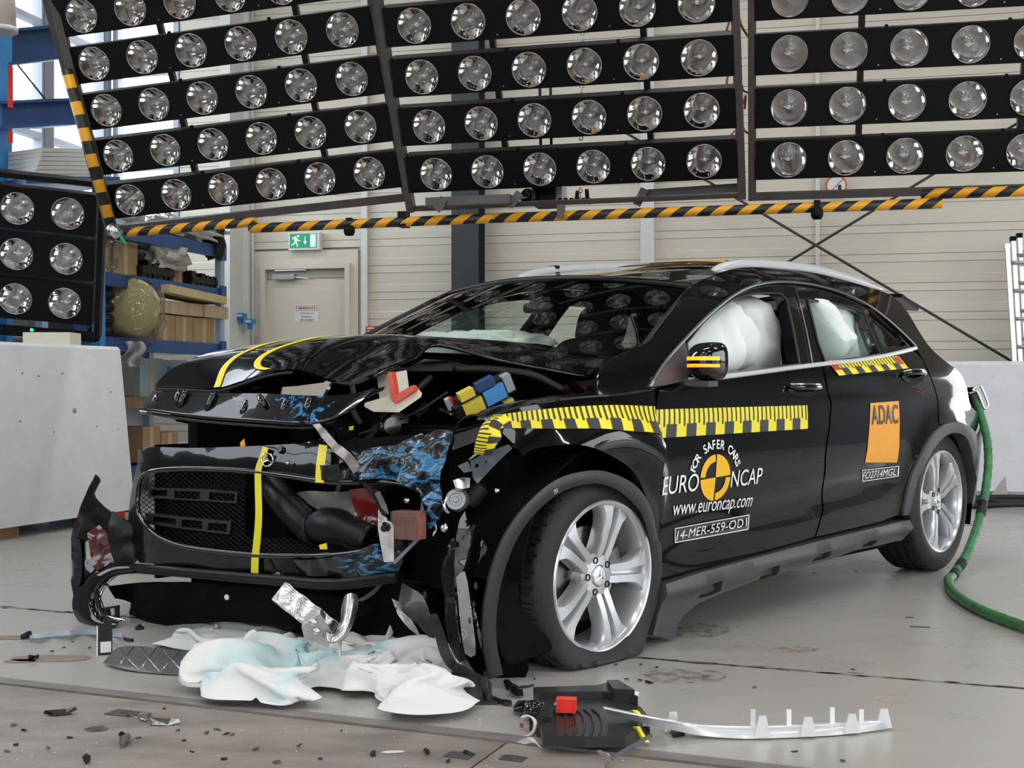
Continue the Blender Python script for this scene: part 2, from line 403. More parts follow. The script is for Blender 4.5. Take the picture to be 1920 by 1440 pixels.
# ---- door with frame, closer and notice
def rect_on_wall(mb, px0, py0, px1, py1, s0, s1, m=0):
    a = wt(px0, py1, s1); b = wt(px1, py0, s1)
    mb.box(bw((a[0]+b[0])/2, (s0+s1)/2, (a[1]+b[1])/2), (BX, BY, UZ), (b[0]-a[0], s1-s0, b[1]-a[1]), m)
door = empty('door_1', bw((dl+dr)/2, 0, 0), -BA, 'cream steel hall door with closer and a fire notice', None, None, 'structure')
il = wt(501, 560)[0]; ir = wt(650, 560)[0]; iz = wt(570, 505)[1]
mb = MB()
for a, b, z0, z1 in ((dl, il-.05, 0, zdoor), (ir+.05, dr, 0, zdoor), (il-.05, ir+.05, iz+.05, zdoor)):
    mb.box(bw((a+b)/2, .0, (z0+z1)/2), (BX, BY, UZ), (b-a, .04, z1-z0))
for a, b, z0, z1 in ((il-.05, il, 0, iz+.05), (ir, ir+.05, 0, iz+.05), (il, ir, iz, iz+.05)):
    mb.box(bw((a+b)/2, .01, (z0+z1)/2), (BX, BY, UZ), (b-a, .1, z1-z0))
mb.build('door_frame', M_doorpaint, door)
mb = MB(); mb.box(bw((il+ir)/2, -.022, iz/2), (BX, BY, UZ), (ir-il, .024, iz)); leaf = mb.build('door_leaf', M_doorpaint, door)
mb = MB(); mb.box(bw((il+ir)/2, -.003, iz-.045), (BX, BY, UZ), (ir-il, .012, .09)); mb.build('head_rail', mat('grey_door_rail', (.40, .385, .33), .5), door)
mb = MB(); rect_on_wall(mb, 510, 514, 551, 524, .0, .06); rect_on_wall(mb, 515, 505, 574, 508, .0, .05, 1)
a = wp(552, 519, .04); b = wp(578, 522, .04); mb.beam(a, b, .012, .012, UZ, 1); mb.build('door_closer', [mat('grey_metal', (.36, .36, .36), .35, .6), M_alu], door)
mb = MB(); rect_on_wall(mb, 553, 571, 597, 603, -.010, -.006); nt_ = mb.build('notice', M_white, door)
TX = {}
def text_mesh(body, size=1.0, align='CENTER', bold=False, shear=0, spacing=1.0):
    cu = bpy.data.curves.new('t', 'FONT'); cu.body = body; cu.size = size; cu.align_x = align; cu.shear = shear; cu.space_character = spacing
    cu.fill_mode = 'BOTH' if False else 'FRONT'; cu.resolution_u = 4
    if bold: cu.offset = size*.018
    ob = bpy.data.objects.new('t', cu); COL.objects.link(ob)
    bpy.context.view_layer.update()
    me = bpy.data.meshes.new_from_object(ob.evaluated_get(bpy.context.evaluated_depsgraph_get()))
    vs = [v.co.copy() for v in me.vertices]; fs = [tuple(p.vertices) for p in me.polygons]
    bpy.data.objects.remove(ob); bpy.data.curves.remove(cu); bpy.data.meshes.remove(me)
    return vs, fs
def text_fit(body, w, h, **k):
    vs, fs = text_mesh(body, 1.0, **k)
    x0 = min(v.x for v in vs); x1 = max(v.x for v in vs); y0 = min(v.y for v in vs); y1 = max(v.y for v in vs)
    return [((v.x-(x0+x1)/2)/(x1-x0)*w, (v.y-(y0+y1)/2)/(y1-y0)*h) for v in vs], fs
def wall_text(mb, body, px, py, w, h, s, m=0, **k):
    vs, fs = text_fit(body, w, h, **k); c = wp(px, py, s)
    mb.add([c+BX*x+UZ*y for x, y in vs], fs, m)
M_ink = mat('black_ink', (.02, .02, .02), .6)
mb = MB(); wall_text(mb, 'BRANDSCHUTZ', 575, 577.5, .185, .024, -.004, 1, bold=True)
for y, b_, w in ((587.5, 'Fluchtwege und', .15), (593.5, 'Fluchttüren', .11), (599.5, 'nicht verstellen!', .15)): wall_text(mb, b_, 575, y, w, .022, -.004, 1)
for x0, y0, x1, y1 in ((555, 572.5, 595, 574), (555, 581.5, 595, 583), (555, 572.5, 556.3, 583), (593.7, 572.5, 595, 583)): rect_on_wall(mb, x0, y0, x1, y1, -.006, -.005, 0)
mb.build('notice_print', [M_red, M_ink], door)
# exit sign
ex = empty('exit_sign', wp(569, 468, .05), -BA, 'green emergency exit sign with running man and down arrow above the door', 'exit sign')
M_green = mat('sign_green', (.0, .33, .16), .4, emit=(.0, .33, .16), estr=.25)
M_signw = mat('sign_white', (.85, .88, .87), .4, emit=(.85, .9, .88), estr=.2)
mb = MB(); rect_on_wall(mb, 540.5, 434.5, 598.5, 469, .0, .09); mb.build('housing', M_white, ex)
mb = MB(); rect_on_wall(mb, 543.5, 437, 593.8, 465.5, .09, .093); mb.build('green_panel', M_green, ex)
mb = MB()
def spoly(pts, s=.0945, m=0):
    P = [wp(x, y, s) for x, y in pts]; mb.add(P, [tuple(range(len(P)))], m)
rect_on_wall(mb, 581.5, 438.5, 592, 463, .093, .095)
spoly([(571, 443), (572.8, 443), (572.8, 452), (575.5, 452), (572, 459), (568.3, 452), (571, 452)])
zx = lambda u, v: (430+u/6, 400+v/6)
spoly([zx(*p) for p in ((765, 245), (785, 245), (790, 262), (770, 270), (756, 262))])                      # head
spoly([zx(*p) for p in ((735, 258), (760, 270), (765, 300), (755, 330), (735, 325), (728, 300))])          # torso
spoly([zx(*p) for p in ((735, 258), (725, 262), (705, 285), (712, 297), (730, 278), (740, 275))])          # rear arm
spoly([zx(*p) for p in ((758, 272), (775, 298), (797, 302), (795, 315), (768, 312), (755, 295))])          # front arm
spoly([zx(*p) for p in ((755, 322), (772, 345), (770, 375), (757, 375), (756, 350), (740, 330))])          # front leg
spoly([zx(*p) for p in ((735, 318), (742, 335), (722, 360), (695, 360), (695, 348), (715, 346))])          # rear leg
mb.build('pictogram', M_signw, ex)
# fire alarm
fa = empty('fire_alarm', wp(695, 625, .05), -BA, 'small red fire alarm call point on the wall beside the door', 'fire alarm')
mb = MB(); rect_on_wall(mb, 685.5, 612, 706, 632, 0, .05); mb.build('housing', M_red, fa)
mb = MB(); rect_on_wall(mb, 689, 619.5, 700.5, 630.5, .05, .056); rect_on_wall(mb, 688, 614, 701.5, 616.5, .05, .054)
a = wp(694.6, 624, .058); mb.tube([a, a-BY*.004], .014, 12, 1); mb.build('glass_panel', [M_white, M_ink], fa)
# prohibition sign high on the wall
ps = empty('prohibition_sign', wp(1568, 346, .02), -BA, 'round white prohibition sign with a red slash high on the wall', 'sign')
c = wp(1568, 348, .03); mb = MB(); mb.lathe([(0, .004), (.085, .004), (.085, 0), (0, 0)], c, -BY, 28, smooth=False); mb.build('disc', M_white, ps)
mb = MB(); mb.lathe([(.083, .0045), (.095, .0045), (.095, 0), (.083, 0)], c, -BY, 28, smooth=False); mb.beam(c-BY*.006-BX*.06-UZ*.06, c-BY*.006+BX*.06+UZ*.06, .003, .014, BY); mb.build('red_ring', M_red, ps)
mb = MB(); mb.box(c-BY*.0055+BX*.03-UZ*.03, (BX, BY, UZ), (.03, .002, .07)); mb.build('symbol', M_ink, ps)

# ---- other walls, ceiling, gates (mostly seen as reflections)
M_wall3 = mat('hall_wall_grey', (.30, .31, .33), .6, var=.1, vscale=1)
M_glaz = glass('window_glass', (.9, .96, 1), 0, 1.45)
def wallrun(name, lab, A, B, holes, m=M_wall3, th=.12):
    # vertical wall from A to B (floor points), holes = (d0,d1,z0,z1)
    A = Vector(A); B = Vector(B); d = (B-A); L = d.length; d.normalize(); nrm = d.cross(UZ)
    ds = sorted({0, L, *[h[0] for h in holes], *[h[1] for h in holes]}); mb = MB()
    for a, b in zip(ds, ds[1:]):
        hs = sorted([(h[2], h[3]) for h in holes if h[0] <= a+1e-6 and h[1] >= b-1e-6]); z = 0
        for z0, z1 in hs+[(ZT, ZT)]:
            if z0-z > 1e-4: mb.box(A+d*(a+b)/2+UZ*((z+z0)/2), (d, nrm, UZ), (b-a, th, z0-z))
            z = max(z, z1)
    return tag(mb.build(name, m), lab, None, None, 'structure')
# left wall with tall glazing
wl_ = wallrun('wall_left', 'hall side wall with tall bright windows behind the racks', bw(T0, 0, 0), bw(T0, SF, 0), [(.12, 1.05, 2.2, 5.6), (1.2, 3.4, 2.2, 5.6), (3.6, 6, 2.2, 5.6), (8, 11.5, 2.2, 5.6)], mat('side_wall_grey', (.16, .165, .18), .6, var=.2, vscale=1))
def window(n, A, d, L, z0, z1, nrm, lab, cross=()):
    w = empty('window_%d' % n, A+UZ*z0, 0, lab, None, None, 'structure'); mb = MB()
    for a in (0, L): mb.box(A+d*a+UZ*(z0+z1)/2, (d, nrm, UZ), (.06, .1, z1-z0))
    for z in (z0, z1, *cross): mb.box(A+d*(L/2)+UZ*z, (d, nrm, UZ), (L, .09, .06))
    mb.build('window_frame', mat('window_frame_grey', (.45, .5, .58), .45), w)
    mb = MB(); P = [A+UZ*z0, A+d*L+UZ*z0, A+d*L+UZ*z1, A+UZ*z1]; mb.add(P, [(0, 1, 2, 3)]); mb.build('pane', M_glaz, w)
window(1, bw(T0, .12, 0), -BY, .93, 2.2, 5.6, BX, 'tall hall window in the side wall next to the corner', (3.3, 4.4))
window(2, bw(T0, 1.2, 0), -BY, 2.2, 2.2, 5.6, BX, 'tall hall window in the side wall behind the blue gantry', (3.3, 4.4))
window(3, bw(T0, 3.6, 0), -BY, 2.4, 2.2, 5.6, BX, 'tall hall window in the side wall, third from the corner', (3.3, 4.4))
window(4, bw(T0, 8, 0), -BY, 3.5, 2.2, 5.6, BX, 'wide hall window in the side wall nearest the gate', (3.3, 4.4))
window(5, bw(T0+.1, -.06, 0), BX, .70, 2.35, 5.3, BY, 'narrow bright window in the end wall above the rack', (3.2, 4.2))
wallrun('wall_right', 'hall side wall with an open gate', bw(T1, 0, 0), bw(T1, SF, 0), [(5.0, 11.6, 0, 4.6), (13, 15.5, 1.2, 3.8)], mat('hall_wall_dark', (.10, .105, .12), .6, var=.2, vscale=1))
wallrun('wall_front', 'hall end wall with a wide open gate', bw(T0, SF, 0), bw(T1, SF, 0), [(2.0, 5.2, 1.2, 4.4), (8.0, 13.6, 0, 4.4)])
mb = MB(); mb.box(bw((T0+T1)/2, SF/2, ZT+.06), (BX, BY, UZ), (T1-T0+.4, SF+.4, .12)); tag(mb.build('ceiling', mat('ceiling_grey', (.22, .23, .25), .7)), 'grey hall ceiling', None, None, 'structure')
# grass and trees outside the gates
M_grass = mat('grass_green', (.10, .20, .04), .9, var=.4, vscale=1.5)
mb = MB(); mb.box((20, -10, -.14), ((1, 0, 0), (0, 1, 0), UZ), (110, 110, .1)); tag(mb.build('lawn', M_grass), 'green lawn outside the hall gates', 'lawn')
M_leaf = mat('tree_leaf_green', (.10, .26, .03), .8, var=.6, vscale=2.5, bump=.6, bscale=3)
M_bark = mat('bark', (.12, .08, .05), .9)
rng = random.Random(11)
for k, (t, s) in enumerate(((21, 1), (23, 7), (22, 13), (20, 19), (11, 30), (4, 31), (17, 29), (27, 24))):
    b = bw(t, s, -.088); tr = empty('tree', b, 0, 'leafy green tree on the lawn outside the hall gates', 'tree', 'trees outside the hall')
    mb = MB(); mb.tube([b, b+UZ*1.2], [.16, .10], 10); mb.build('trunk', M_bark, tr)
    mb = MB(); G = []
    for i in range(13):
        th = PI*i/12; row = []
        for j in range(21):
            ph = 2*PI*(j % 20)/20; d = Vector((math.sin(th)*math.cos(ph), math.sin(th)*math.sin(ph), math.cos(th)))
            row.append(b+UZ*1.9+Vector((d.x*1.5, d.y*1.5, d.z*1.3))*(1+.22*noise.noise(d*3+Vector((k*7, 0, 0)))))
        G.append(row)
    mb.grid(G, flip=True); mb.build('crown', M_leaf, tr)
# ceiling luminaires
M_tube = mat('lamp_diffuser', (1, 1, 1), .5, emit=(1, .98, .95), estr=6)
M_lumi = mat('luminaire_housing', (.6, .6, .6), .5)
for k, (t, s) in enumerate([(t, s) for t in (.6, 4.6, 8.6) for s in (3.4, 7.2, 11.0, 14.6)]):
    lu = empty('ceiling_luminaire', bw(t, s, ZT-.5), -BA, 'long white industrial luminaire under the hall ceiling', 'luminaire', 'ceiling luminaires')
    c = bw(t, s, ZT-.45); mb = MB(); mb.box(c, (BX, BY, UZ), (1.9, .3, .08)); mb.build('housing', M_lumi, lu)
    mb = MB(); mb.box(c-UZ*.05, (BX, BY, UZ), (1.8, .22, .03)); mb.build('diffuser', M_tube, lu)
    for e in (-.8, .8):
        mb = MB(); mb.tube([c+BX*e+UZ*.04, c+BX*e+UZ*.45], .006, 6); mb.build('suspension', M_lumi, lu)
    ld = bpy.data.lights.new('luminaire_light', 'AREA'); ld.shape = 'RECTANGLE'; ld.size = 1.8; ld.size_y = .22; ld.energy = LAMP_W; ld.color = (1, .98, .95)
    lo = bpy.data.objects.new('luminaire_light', ld); COL.objects.link(lo); lo.location = c-UZ*.08; lo.rotation_euler = (0, 0, -BA)
# ================================================================== floodlight rig
M_refl = mat('lamp_reflector', (.68, .66, .64), .05, 1, bump=.015, bscale=30)
M_lens = glass('lamp_lens', (.97, .98, 1), .0, 1.35)
M_bulb = mat('lamp_bulb', (.75, .75, .75), .15, .6)
M_rim = mat('lamp_rim', (.35, .33, .33), .25, 1)
def lamp_mesh(name, ribbed=False):
    # local frame: axis +Z out of the bar, radius .1
    mb = MB(); R = .1
    mb.lathe([(R, -.012), (R, .004), (R*.97, .007), (R*.93, .003), (R*.93, -.006)], (0, 0, 0), UZ, 36, 0)
    prof = []
    for k in range(11):
        t = k/10; r = R*.93*(1-t)+.022*t; prof.append((r, -.006-.088*(1-(r/(R*.93))**1.7)))
    mb.lathe(prof, (0, 0, 0), UZ, 36, 1)
    mb.lathe([(.022, prof[-1][1]), (.016, -.07), (.014, -.045), (.007, -.034), (0, -.032)], (0, 0, 0), UZ, 14, 2)
    mb.box((0, 0, -.040), ((1, 0, 0), (0, 1, 0), UZ), (.052, .006, .006), 2)
    if ribbed:
        n = 30; G = []
        for i in range(n+1):
            row = []
            for j in range(n+1):
                u = -1+2*i/n; v = -1+2*j/n; x = u*math.sqrt(1-v*v/2); y = v*math.sqrt(1-u*u/2)
                row.append((x*R*.93, y*R*.93, .002+.010*(1-x*x-y*y)+.0022*math.sin(y*34+2.5*math.sin(x*3))))
            G.append(row)
        mb.grid(G, 3)
    else:
        mb.lathe([(R*.93, 0), (R*.7, .006), (R*.4, .010), (.0001, .012)], (0, 0, 0), UZ, 36, 3)
    # orientation fix for reflector (faces outward)
    me = bpy.data.meshes.new(name); me.from_pydata([tuple(v) for v in mb.v], [], mb.f)
    for m_ in (M_rim, M_refl, M_bulb, M_lens): me.materials.append(m_)
    me.polygons.foreach_set('material_index', mb.m); me.polygons.foreach_set('use_smooth', mb.sm); me.update(); return me
ME_lamp = lamp_mesh('lamp'); ME_lampr = lamp_mesh('lamp_ribbed', True)
def bar_cells(mb, c0, u, v, n, I, pu, h, dep, r, side):
    """black bar with round holes; c0 = first lamp centre; front faces along n"""
    for i in range(I):
        c = c0+u*(i*pu); hw = pu/2; hl = hw+(side if i == 0 else 0); hr = hw+(side if i == I-1 else 0); K = 32
        ci = []; sq = []
        for k in range(K):
            a = 2*PI*(k+.5)/K; x = math.cos(a); y = math.sin(a); ci.append(c+u*x*r+v*y*r)
            w = hr if x > 0 else hl; sc = min(w/abs(x) if abs(x) > 1e-9 else 9, (h/2)/abs(y) if abs(y) > 1e-9 else 9)
            sq.append(c+u*x*sc+v*y*sc)
        # snap the corners
        for sx, w in ((1, hr), (-1, hl)):
            for sy in (1, -1):
                cor = c+u*sx*w+v*sy*h/2; k = min(range(K), key=lambda q: (sq[q]-cor).length); sq[k] = cor
        mb.add(ci+sq, [(k, K+k, K+(k+1) % K, (k+1) % K) for k in range(K)])
    a = c0-u*(pu/2+side); b = c0+u*((I-1)*pu+pu/2+side); m = (a+b)/2; L = (b-a).length
    for q in (-1, 1): mb.box(m+v*q*(h/2-.002)-n*(dep/2), (u, v, n), (L, .004, dep-.0005))
    for e, q in ((a, 1), (b, -1)): mb.box(e+u*q*.002-n*(dep/2), (u, v, n), (.004, h, dep-.0005))
    mb.box(m-n*(dep-.002), (u, v, n), (L, h, .004))
def lampat(parent, me, c, u, v, n, sc=1):
    o = bpy.data.objects.new('lamp', me); COL.objects.link(o); o.parent = parent
    mw = wmat(parent).inverted() @ Matrix(((u.x, v.x, n.x, c.x), (u.y, v.y, n.y, c.y), (u.z, v.z, n.z, c.z), (0, 0, 0, 1)))
    o.location = mw.translation; o.rotation_euler = mw.to_euler(); o.scale = (sc, sc, sc); return o
def panel(O, u, v, I, J, lab, name='floodlight_bank', pu=.315, me=None, h=.218, side=.03, skew=True, grp=None):
    O = Vector(O); u = Vector(u).normalized(); v = Vector(v); n = u.cross(v).normalized()
    if n.y > 0: n = -n
    vn = n.cross(u); vn = vn if vn.z > 0 else -vn
    root = empty(name, O+u*(pu*(I-1)/2)-v*.8, 0, lab, 'floodlight bank', grp)
    uu = u if u.cross(vn).dot(n) > 0 else -u
    for j in range(J):
        c0 = O+v*j; mb = MB(); bar_cells(mb, c0, u, vn, n, I, pu, h, .12, .094 if me is None else .102, side)
        # small screws and hinges on the bar
        for i in range(I-1):
            if i % 2 == 1:
                p = c0+u*(pu*(i+.5))-vn*(h*.38); mb.tube([p, p+n*.003], .004, 6, 1)
                p = c0+u*(pu*(i+.62))+vn*(h/2+.008)-n*.02; mb.box(p, (u, vn, n), (.016, .018, .02), 0)
        b = mb.build('lamp_bar', [M_black, M_alu], root)
        for i in range(I): lampat(b, me or ME_lamp, c0+u*(i*pu), u, vn, n, 1 if me is None else 1.08)
    return root, u, vn, n
LO = Vector((-2.405, 7.836, 2.063)); LU = Vector((.9789, -.1899, .075)); LV = Vector((-.04, -.1043, .2586))
MO = Vector((-.449, 7.371, 2.145)); MU = Vector((.969, -.2468, .0038)); MV = Vector((-.0332, -.1266, .2563))
RO = Vector((1.557, 7.015, 2.165)); RU = Vector((.9824, -.1868, .0023)); RV = Vector((-.0195, -.0994, .2726))
SO = Vector((-2.953, 7.404, 1.409)); SU = Vector((.9778, .194, -.0793)); SV = Vector((.0359, -.0755, .2584))
PAN = []
for O, u, v, lab in ((LO, LU, LV, 'hanging panel of black floodlight bars, tilted, above the storage rack'),
                     (MO, MU, MV, 'hanging panel of black floodlight bars above the car windscreen'),
                     (RO, RU, RV, 'hanging panel of black floodlight bars above the car roof and rear')):
    r, uu, vv, nn = panel(O, u, v, 6, 8, lab, grp='hanging floodlight panels')
    w = 5*.315
    fr = []
    # steel frame of the panel: two uprights, lower cross member, back rails
    jr, tr_ = {0: (-.64, .042), 1: (-.75, .026), 2: (-.72, .042)}[len(PAN)]
    for e in (-.20, w+.20):
        mb = MB(); mb.beam(O+uu*e+v*(jr-.06)-nn*.03, O+uu*e+v*7.6-nn*.03, .045, .06, nn); mb.build('frame_upright', M_steel, r)
    mb = MB(); mb.beam(O+v*jr+uu*-.22-nn*.03, O+v*jr+uu*(w+.22)-nn*.03, tr_, tr_, vv); mb.build('frame_rail', M_steel, r)
    for e in (.25, .8):
        mb = MB(); mb.beam(O+uu*(w*e)-v*.36-nn*.18, O+uu*(w*e)+v*7.6-nn*.18, .035, .035, nn); mb.build('back_rail', M_steel, r)
    # suspension ropes to the ceiling
    for e in (.1, .9):
        p = O+uu*(w*e)+v*7.6-nn*.1; mb = MB(); mb.tube([p, Vector((p.x, p.y, ZT))], .008, 6); mb.build('suspension_rope', M_steel, r)
    PAN.append((r, O, uu, v, nn, w))
# braces under the middle panel (short sloping brackets)
r, O, uu, v, nn, w = PAN[1]
D = 7.25
for a, b in (((833, 372), (818, 394)), ((975, 362), (955, 386)), ((1208, 355), (1194, 384))):
    mb = MB(); mb.beam(at(*a, D), at(*b, D), .045, .045, UZ); mb.build('bracket', M_steel, r)
for a, b in (((800, 380), (958, 373)), ((1210, 365), (1385, 353))):
    mb = MB(); mb.beam(at(*a, D+.05), at(*b, D-.05), .06, .05, UZ); mb.build('bracket_rail', M_steel, r)
# hazard striped protection pipes
def pipe(pts, rad, parent, name='hazard_bar', per=.155, m=None, d0=1.35):
    a = Vector(pts[0]); b = Vector(pts[-1]); d = (b-a).normalized(); mb = MB(); mb.tube(pts, rad, 14)
    mt = hazard('hazard_%d' % len(bpy.data.materials), d+UZ*-d0+Vector((0, -.2, 0)), per, (.78, .36, .01)); return mb.build(name, mt, parent)
for (p0, p1, D0, D1, pa) in (((236, 436), (478, 416), 7.8, 7.55, 0), ((468, 428), (925, 409), 7.52, 7.3, 1), ((925, 409), (1766, 381), 7.3, 6.75, 1), ((1727, 364), (2060, 354), 6.8, 6.6, 2)):
    pipe([at(*p0, D0), at(*p1, D1)], .029, PAN[pa][0])
# vertical hazard pipe down the left edge
pipe([at(124, 130, 7.5), at(213, 440, 7.85)], .033, PAN[0][0], d0=-.0, per=.15)
mb = MB(); mb.tube([at(205, 425, 7.8), at(222, 440, 7.8)], .036, 12); mb.build('corner_clamp', M_alu, PAN[0][0])
mb = MB(); mb.beam(at(95, -20, 7.42), at(213, 437, 7.86), .05, .06, Vector((0, -1, 0))); mb.build('frame_upright', M_steel, PAN[0][0])
# little black end cameras / sensors under the pipe
for px, py, D in ((655, 432, 7.42), (1532, 400, 6.88)):
    p = at(px, py-6, D); mb = MB(); mb.lathe([(0, -.05), (.024, -.05), (.034, -.03), (.034, 0), (.028, .01), (0, .01)], p, UZ, 16); mb.box(p+UZ*.03, (BX, BY, UZ), (.035, .03, .05))
    mb.build('sensor', M_black, PAN[1][0])
for px, pa in ((770, 1),):
    p = at(757, 412, 7.4)
    mb = MB(); mb.box(p, (BX, BY, UZ), (.05, .09, .09)); mb.build('clamp', M_black, PAN[1][0])
mb = MB(); mb.box(at(1052, 397, 7.2), (BX, BY, UZ), (.035, .07, .075)); mb.build('clamp', M_steel, PAN[1][0])
# high speed camera hanging under the middle panel
hc = empty('film_camera', at(1015, 372, 7.5), 0, 'black film camera with round lens hanging under the middle floodlight panel', 'camera')
c = at(1025, 369, 7.55); mb = MB(); mb.box(c, (BX, BY, UZ), (.14, .2, .12)); mb.build('body', M_black, hc)
cl_ = at(1005, 370, 7.5); mb = MB(); d = (Vector((-.55, -.8, -.1))).normalized()
mb.lathe([(0, -.1), (.05, -.1), (.05, .0), (.042, .01), (.042, .06), (.05, .07), (.05, .10), (.04, .10), (.034, .08), (0, .075)], cl_, d, 20); mb.build('lens', mat('lens_black', (.01, .01, .012), .2), hc)
mb = MB(); mb.box(at(1049, 366, 7.55), (BX, BY, UZ), (.06, .16, .13)); mb.build('connector_box', mat('pale_grey_box', (.55, .56, .62), .4), hc)
for px in (1015, 1035):
    mb = MB(); mb.tube([at(px, 360, 7.6), at(px-3, 150, 7.6)], .009, 6); mb.build('hanging_rod', M_black, hc)
# chain hoist line hanging behind the panel
ch = empty('chain_line', at(1100, 385, 7.4), 0, 'steel chain line with black hook bracket under the middle floodlight panel', 'chain')
mb = MB()
for k in range(46):
    p = at(1088+k*.1, 374-k*8.2, 7.55); a = k % 2
    mb.lathe([(.012+.004*math.cos(q), .004*math.sin(q)) for q in [2*PI*i/6 for i in range(7)]], p, (1, 0, 0) if a else (0, 1, 0), 10)
mb.build('chain_link', M_alu, ch)['kind'] = 'stuff'
mb = MB()
for p, q in (((1083, 358), (1080, 382)), ((1100, 355), (1102, 380)), ((1047, 381), (1108, 379))): mb.tube([at(*p, 7.4), at(*q, 7.4)], .012, 8)
for k in range(6): mb.box(at(1050+k*11, 377, 7.38), (BX, BY, UZ), (.02, .03, .035))
mb.build('hook_bracket', M_black, ch)
# copper coloured cables between the panels
for i, pts in enumerate((((1361, 60), (1366, 45), (1369, 30)), ((1362, 160), (1365, 140), (1370, 125)), ((1385, 32), (1391, 50), (1402, 68)), ((1391, 160), (1394, 170), (1404, 174)), ((1393, 195), (1398, 180), (1396, 205)), ((1391, 232), (1396, 245), (1405, 251)), ((1366, 258), (1370, 254), (1377, 246)))):
    mb = MB(); mb.tube(smooth_line([at(*p, 7.0+.02*k) for k, p in enumerate(pts)], 5), .007, 6)
    mb.build('cable', M_cable, PAN[1][0] if pts[0][0] < 1380 else PAN[2][0])
# ---- low floodlight stand on the left, standing on the concrete barrier
K_ = .315/.28; SO = Vector((SO.x*K_, SO.y*K_, HC+(SO.z-HC)*K_)); SV = SV*K_
O = SO-SU*.315*2
r, uu, vv, nn = panel(O, SU, SV, 4, 3, 'low black floodlight stand with ribbed lamps on the white concrete block', 'floodlight_stand', .315, ME_lampr, .28, .02)
w = .315*3
for e in (-.22, w+.22):
    mb = MB(); mb.beam(O+uu*e-SV*.75, O+uu*e+SV*2.75, .035, .14, nn); mb.build('frame_upright', M_black, r)
for j in (-.72, 2.72):
    mb = MB(); mb.beam(O+SV*j-uu*.22, O+SV*j+uu*(w+.22), .14, .035, vv); mb.build('frame_rail', M_black, r)
for e in (0, w-.1):
    p = O+uu*e-SV*.74; mb = MB(); mb.box(Vector((p.x, p.y, (p.z+1.15)/2)), (uu, nn, UZ), (.06, .06, p.z-1.15)); mb.build('foot', M_black, r)
p = at(60, 619, 8.0); mb = MB(); mb.lathe([(0, .0), (.011, .0), (.009, .012), (0, .016)], p-UZ*.0, (0, -1, .3), 10); mb.build('status_light', mat('green_led', (.02, .6, .25), .3, emit=(.03, 1, .4), estr=1.5), r)
# cable tie (green) at the panel corner
gt = MB(); gt.tube(smooth_line([at(221, 430, 7.75), at(228, 445, 7.7), at(238, 458, 7.7), at(230, 452, 7.7), at(224, 440, 7.75)], 6), .006, 6); gt.build('green_cord', mat('green_cord', (.02, .3, .06), .6), PAN[0][0])
# ================================================================== the car
CAR = empty('crashed_car', cw(1.35, 0, 0), math.atan2(-.7457, -.6663), 'black crash-tested hatchback with crumpled front, yellow measuring tapes and deployed airbags', 'car')
def paint(name, col, flake=0, rough=.12, coat=1.0, scuff=None):
    m = bpy.data.materials.new(name); m.use_nodes = True; nt = m.node_tree; b = nt.nodes['Principled BSDF']
    b.inputs['Base Color'].default_value = (*col, 1); b.inputs['Roughness'].default_value = rough; b.inputs['Coat Weight'].default_value = coat; b.inputs['Coat Roughness'].default_value = .015; b.inputs['Specular IOR Level'].default_value = .08 if coat > .5 else .5
    tc = nt.nodes.new('ShaderNodeTexCoord'); L = nt.links.new
    nz = nt.nodes.new('ShaderNodeTexNoise'); nz.inputs['Scale'].default_value = 900; L(tc.outputs['Object'], nz.inputs['Vector'])
    mr = nt.nodes.new('ShaderNodeMapRange'); mr.inputs['To Min'].default_value = rough; mr.inputs['To Max'].default_value = rough+.06
    L(nz.outputs['Fac'], mr.inputs['Value']); L(mr.outputs[0], b.inputs['Roughness'])
    if scuff:
        mp = nt.nodes.new('ShaderNodeMapping'); mp.inputs['Scale'].default_value = scuff[0]
        n1 = nt.nodes.new('ShaderNodeTexNoise'); n1.inputs['Scale'].default_value = 11; n1.inputs['Detail'].default_value = 9; n1.inputs['Roughness'].default_value = .66; n1.inputs['Distortion'].default_value = 1.2
        ge = nt.nodes.new('ShaderNodeNewGeometry'); ds = nt.nodes.new('ShaderNodeVectorMath'); ds.operation = 'DISTANCE'; ds.inputs[1].default_value = tuple(scuff[2])
        mr2 = nt.nodes.new('ShaderNodeMapRange'); mr2.inputs['From Min'].default_value = scuff[3]*.35; mr2.inputs['From Max'].default_value = scuff[3]; mr2.inputs['To Min'].default_value = .045; mr2.inputs['To Max'].default_value = -.25
        mu = nt.nodes.new('ShaderNodeMath'); mu.operation = 'ADD'; rp = nt.nodes.new('ShaderNodeValToRGB')
        rp.color_ramp.elements[0].position = scuff[1]; rp.color_ramp.elements[1].position = scuff[1]+.05
        mx = nt.nodes.new('ShaderNodeMix'); mx.data_type = 'RGBA'; mx.inputs[6].default_value = (*col, 1); mx.inputs[7].default_value = (.045, .215, .43, 1)
        r2 = nt.nodes.new('ShaderNodeMix'); r2.data_type = 'FLOAT'; r2.inputs[2].default_value = coat; r2.inputs[3].default_value = .1
        L(tc.outputs['Object'], mp.inputs[0]); L(mp.outputs[0], n1.inputs['Vector']); L(ge.outputs['Position'], ds.inputs[0]); L(ds.outputs['Value'], mr2.inputs['Value'])
        L(n1.outputs['Fac'], mu.inputs[0]); L(mr2.outputs[0], mu.inputs[1]); L(mu.outputs[0], rp.inputs[0])
        L(rp.outputs[0], mx.inputs[0]); L(mx.outputs[2], b.inputs['Base Color']); L(rp.outputs[0], r2.inputs[0]); L(r2.outputs[0], b.inputs['Coat Weight'])
    return m
M_paint = paint('black_car_paint', (.0035, .0035, .004))
BLK = (.0045, .0045, .005)
M_scuff = paint('black_paint_blue_scuffs', BLK, rough=.28, coat=.35, scuff=((1, 1, 3.0), .56, at(775, 880, 3.85), .40))
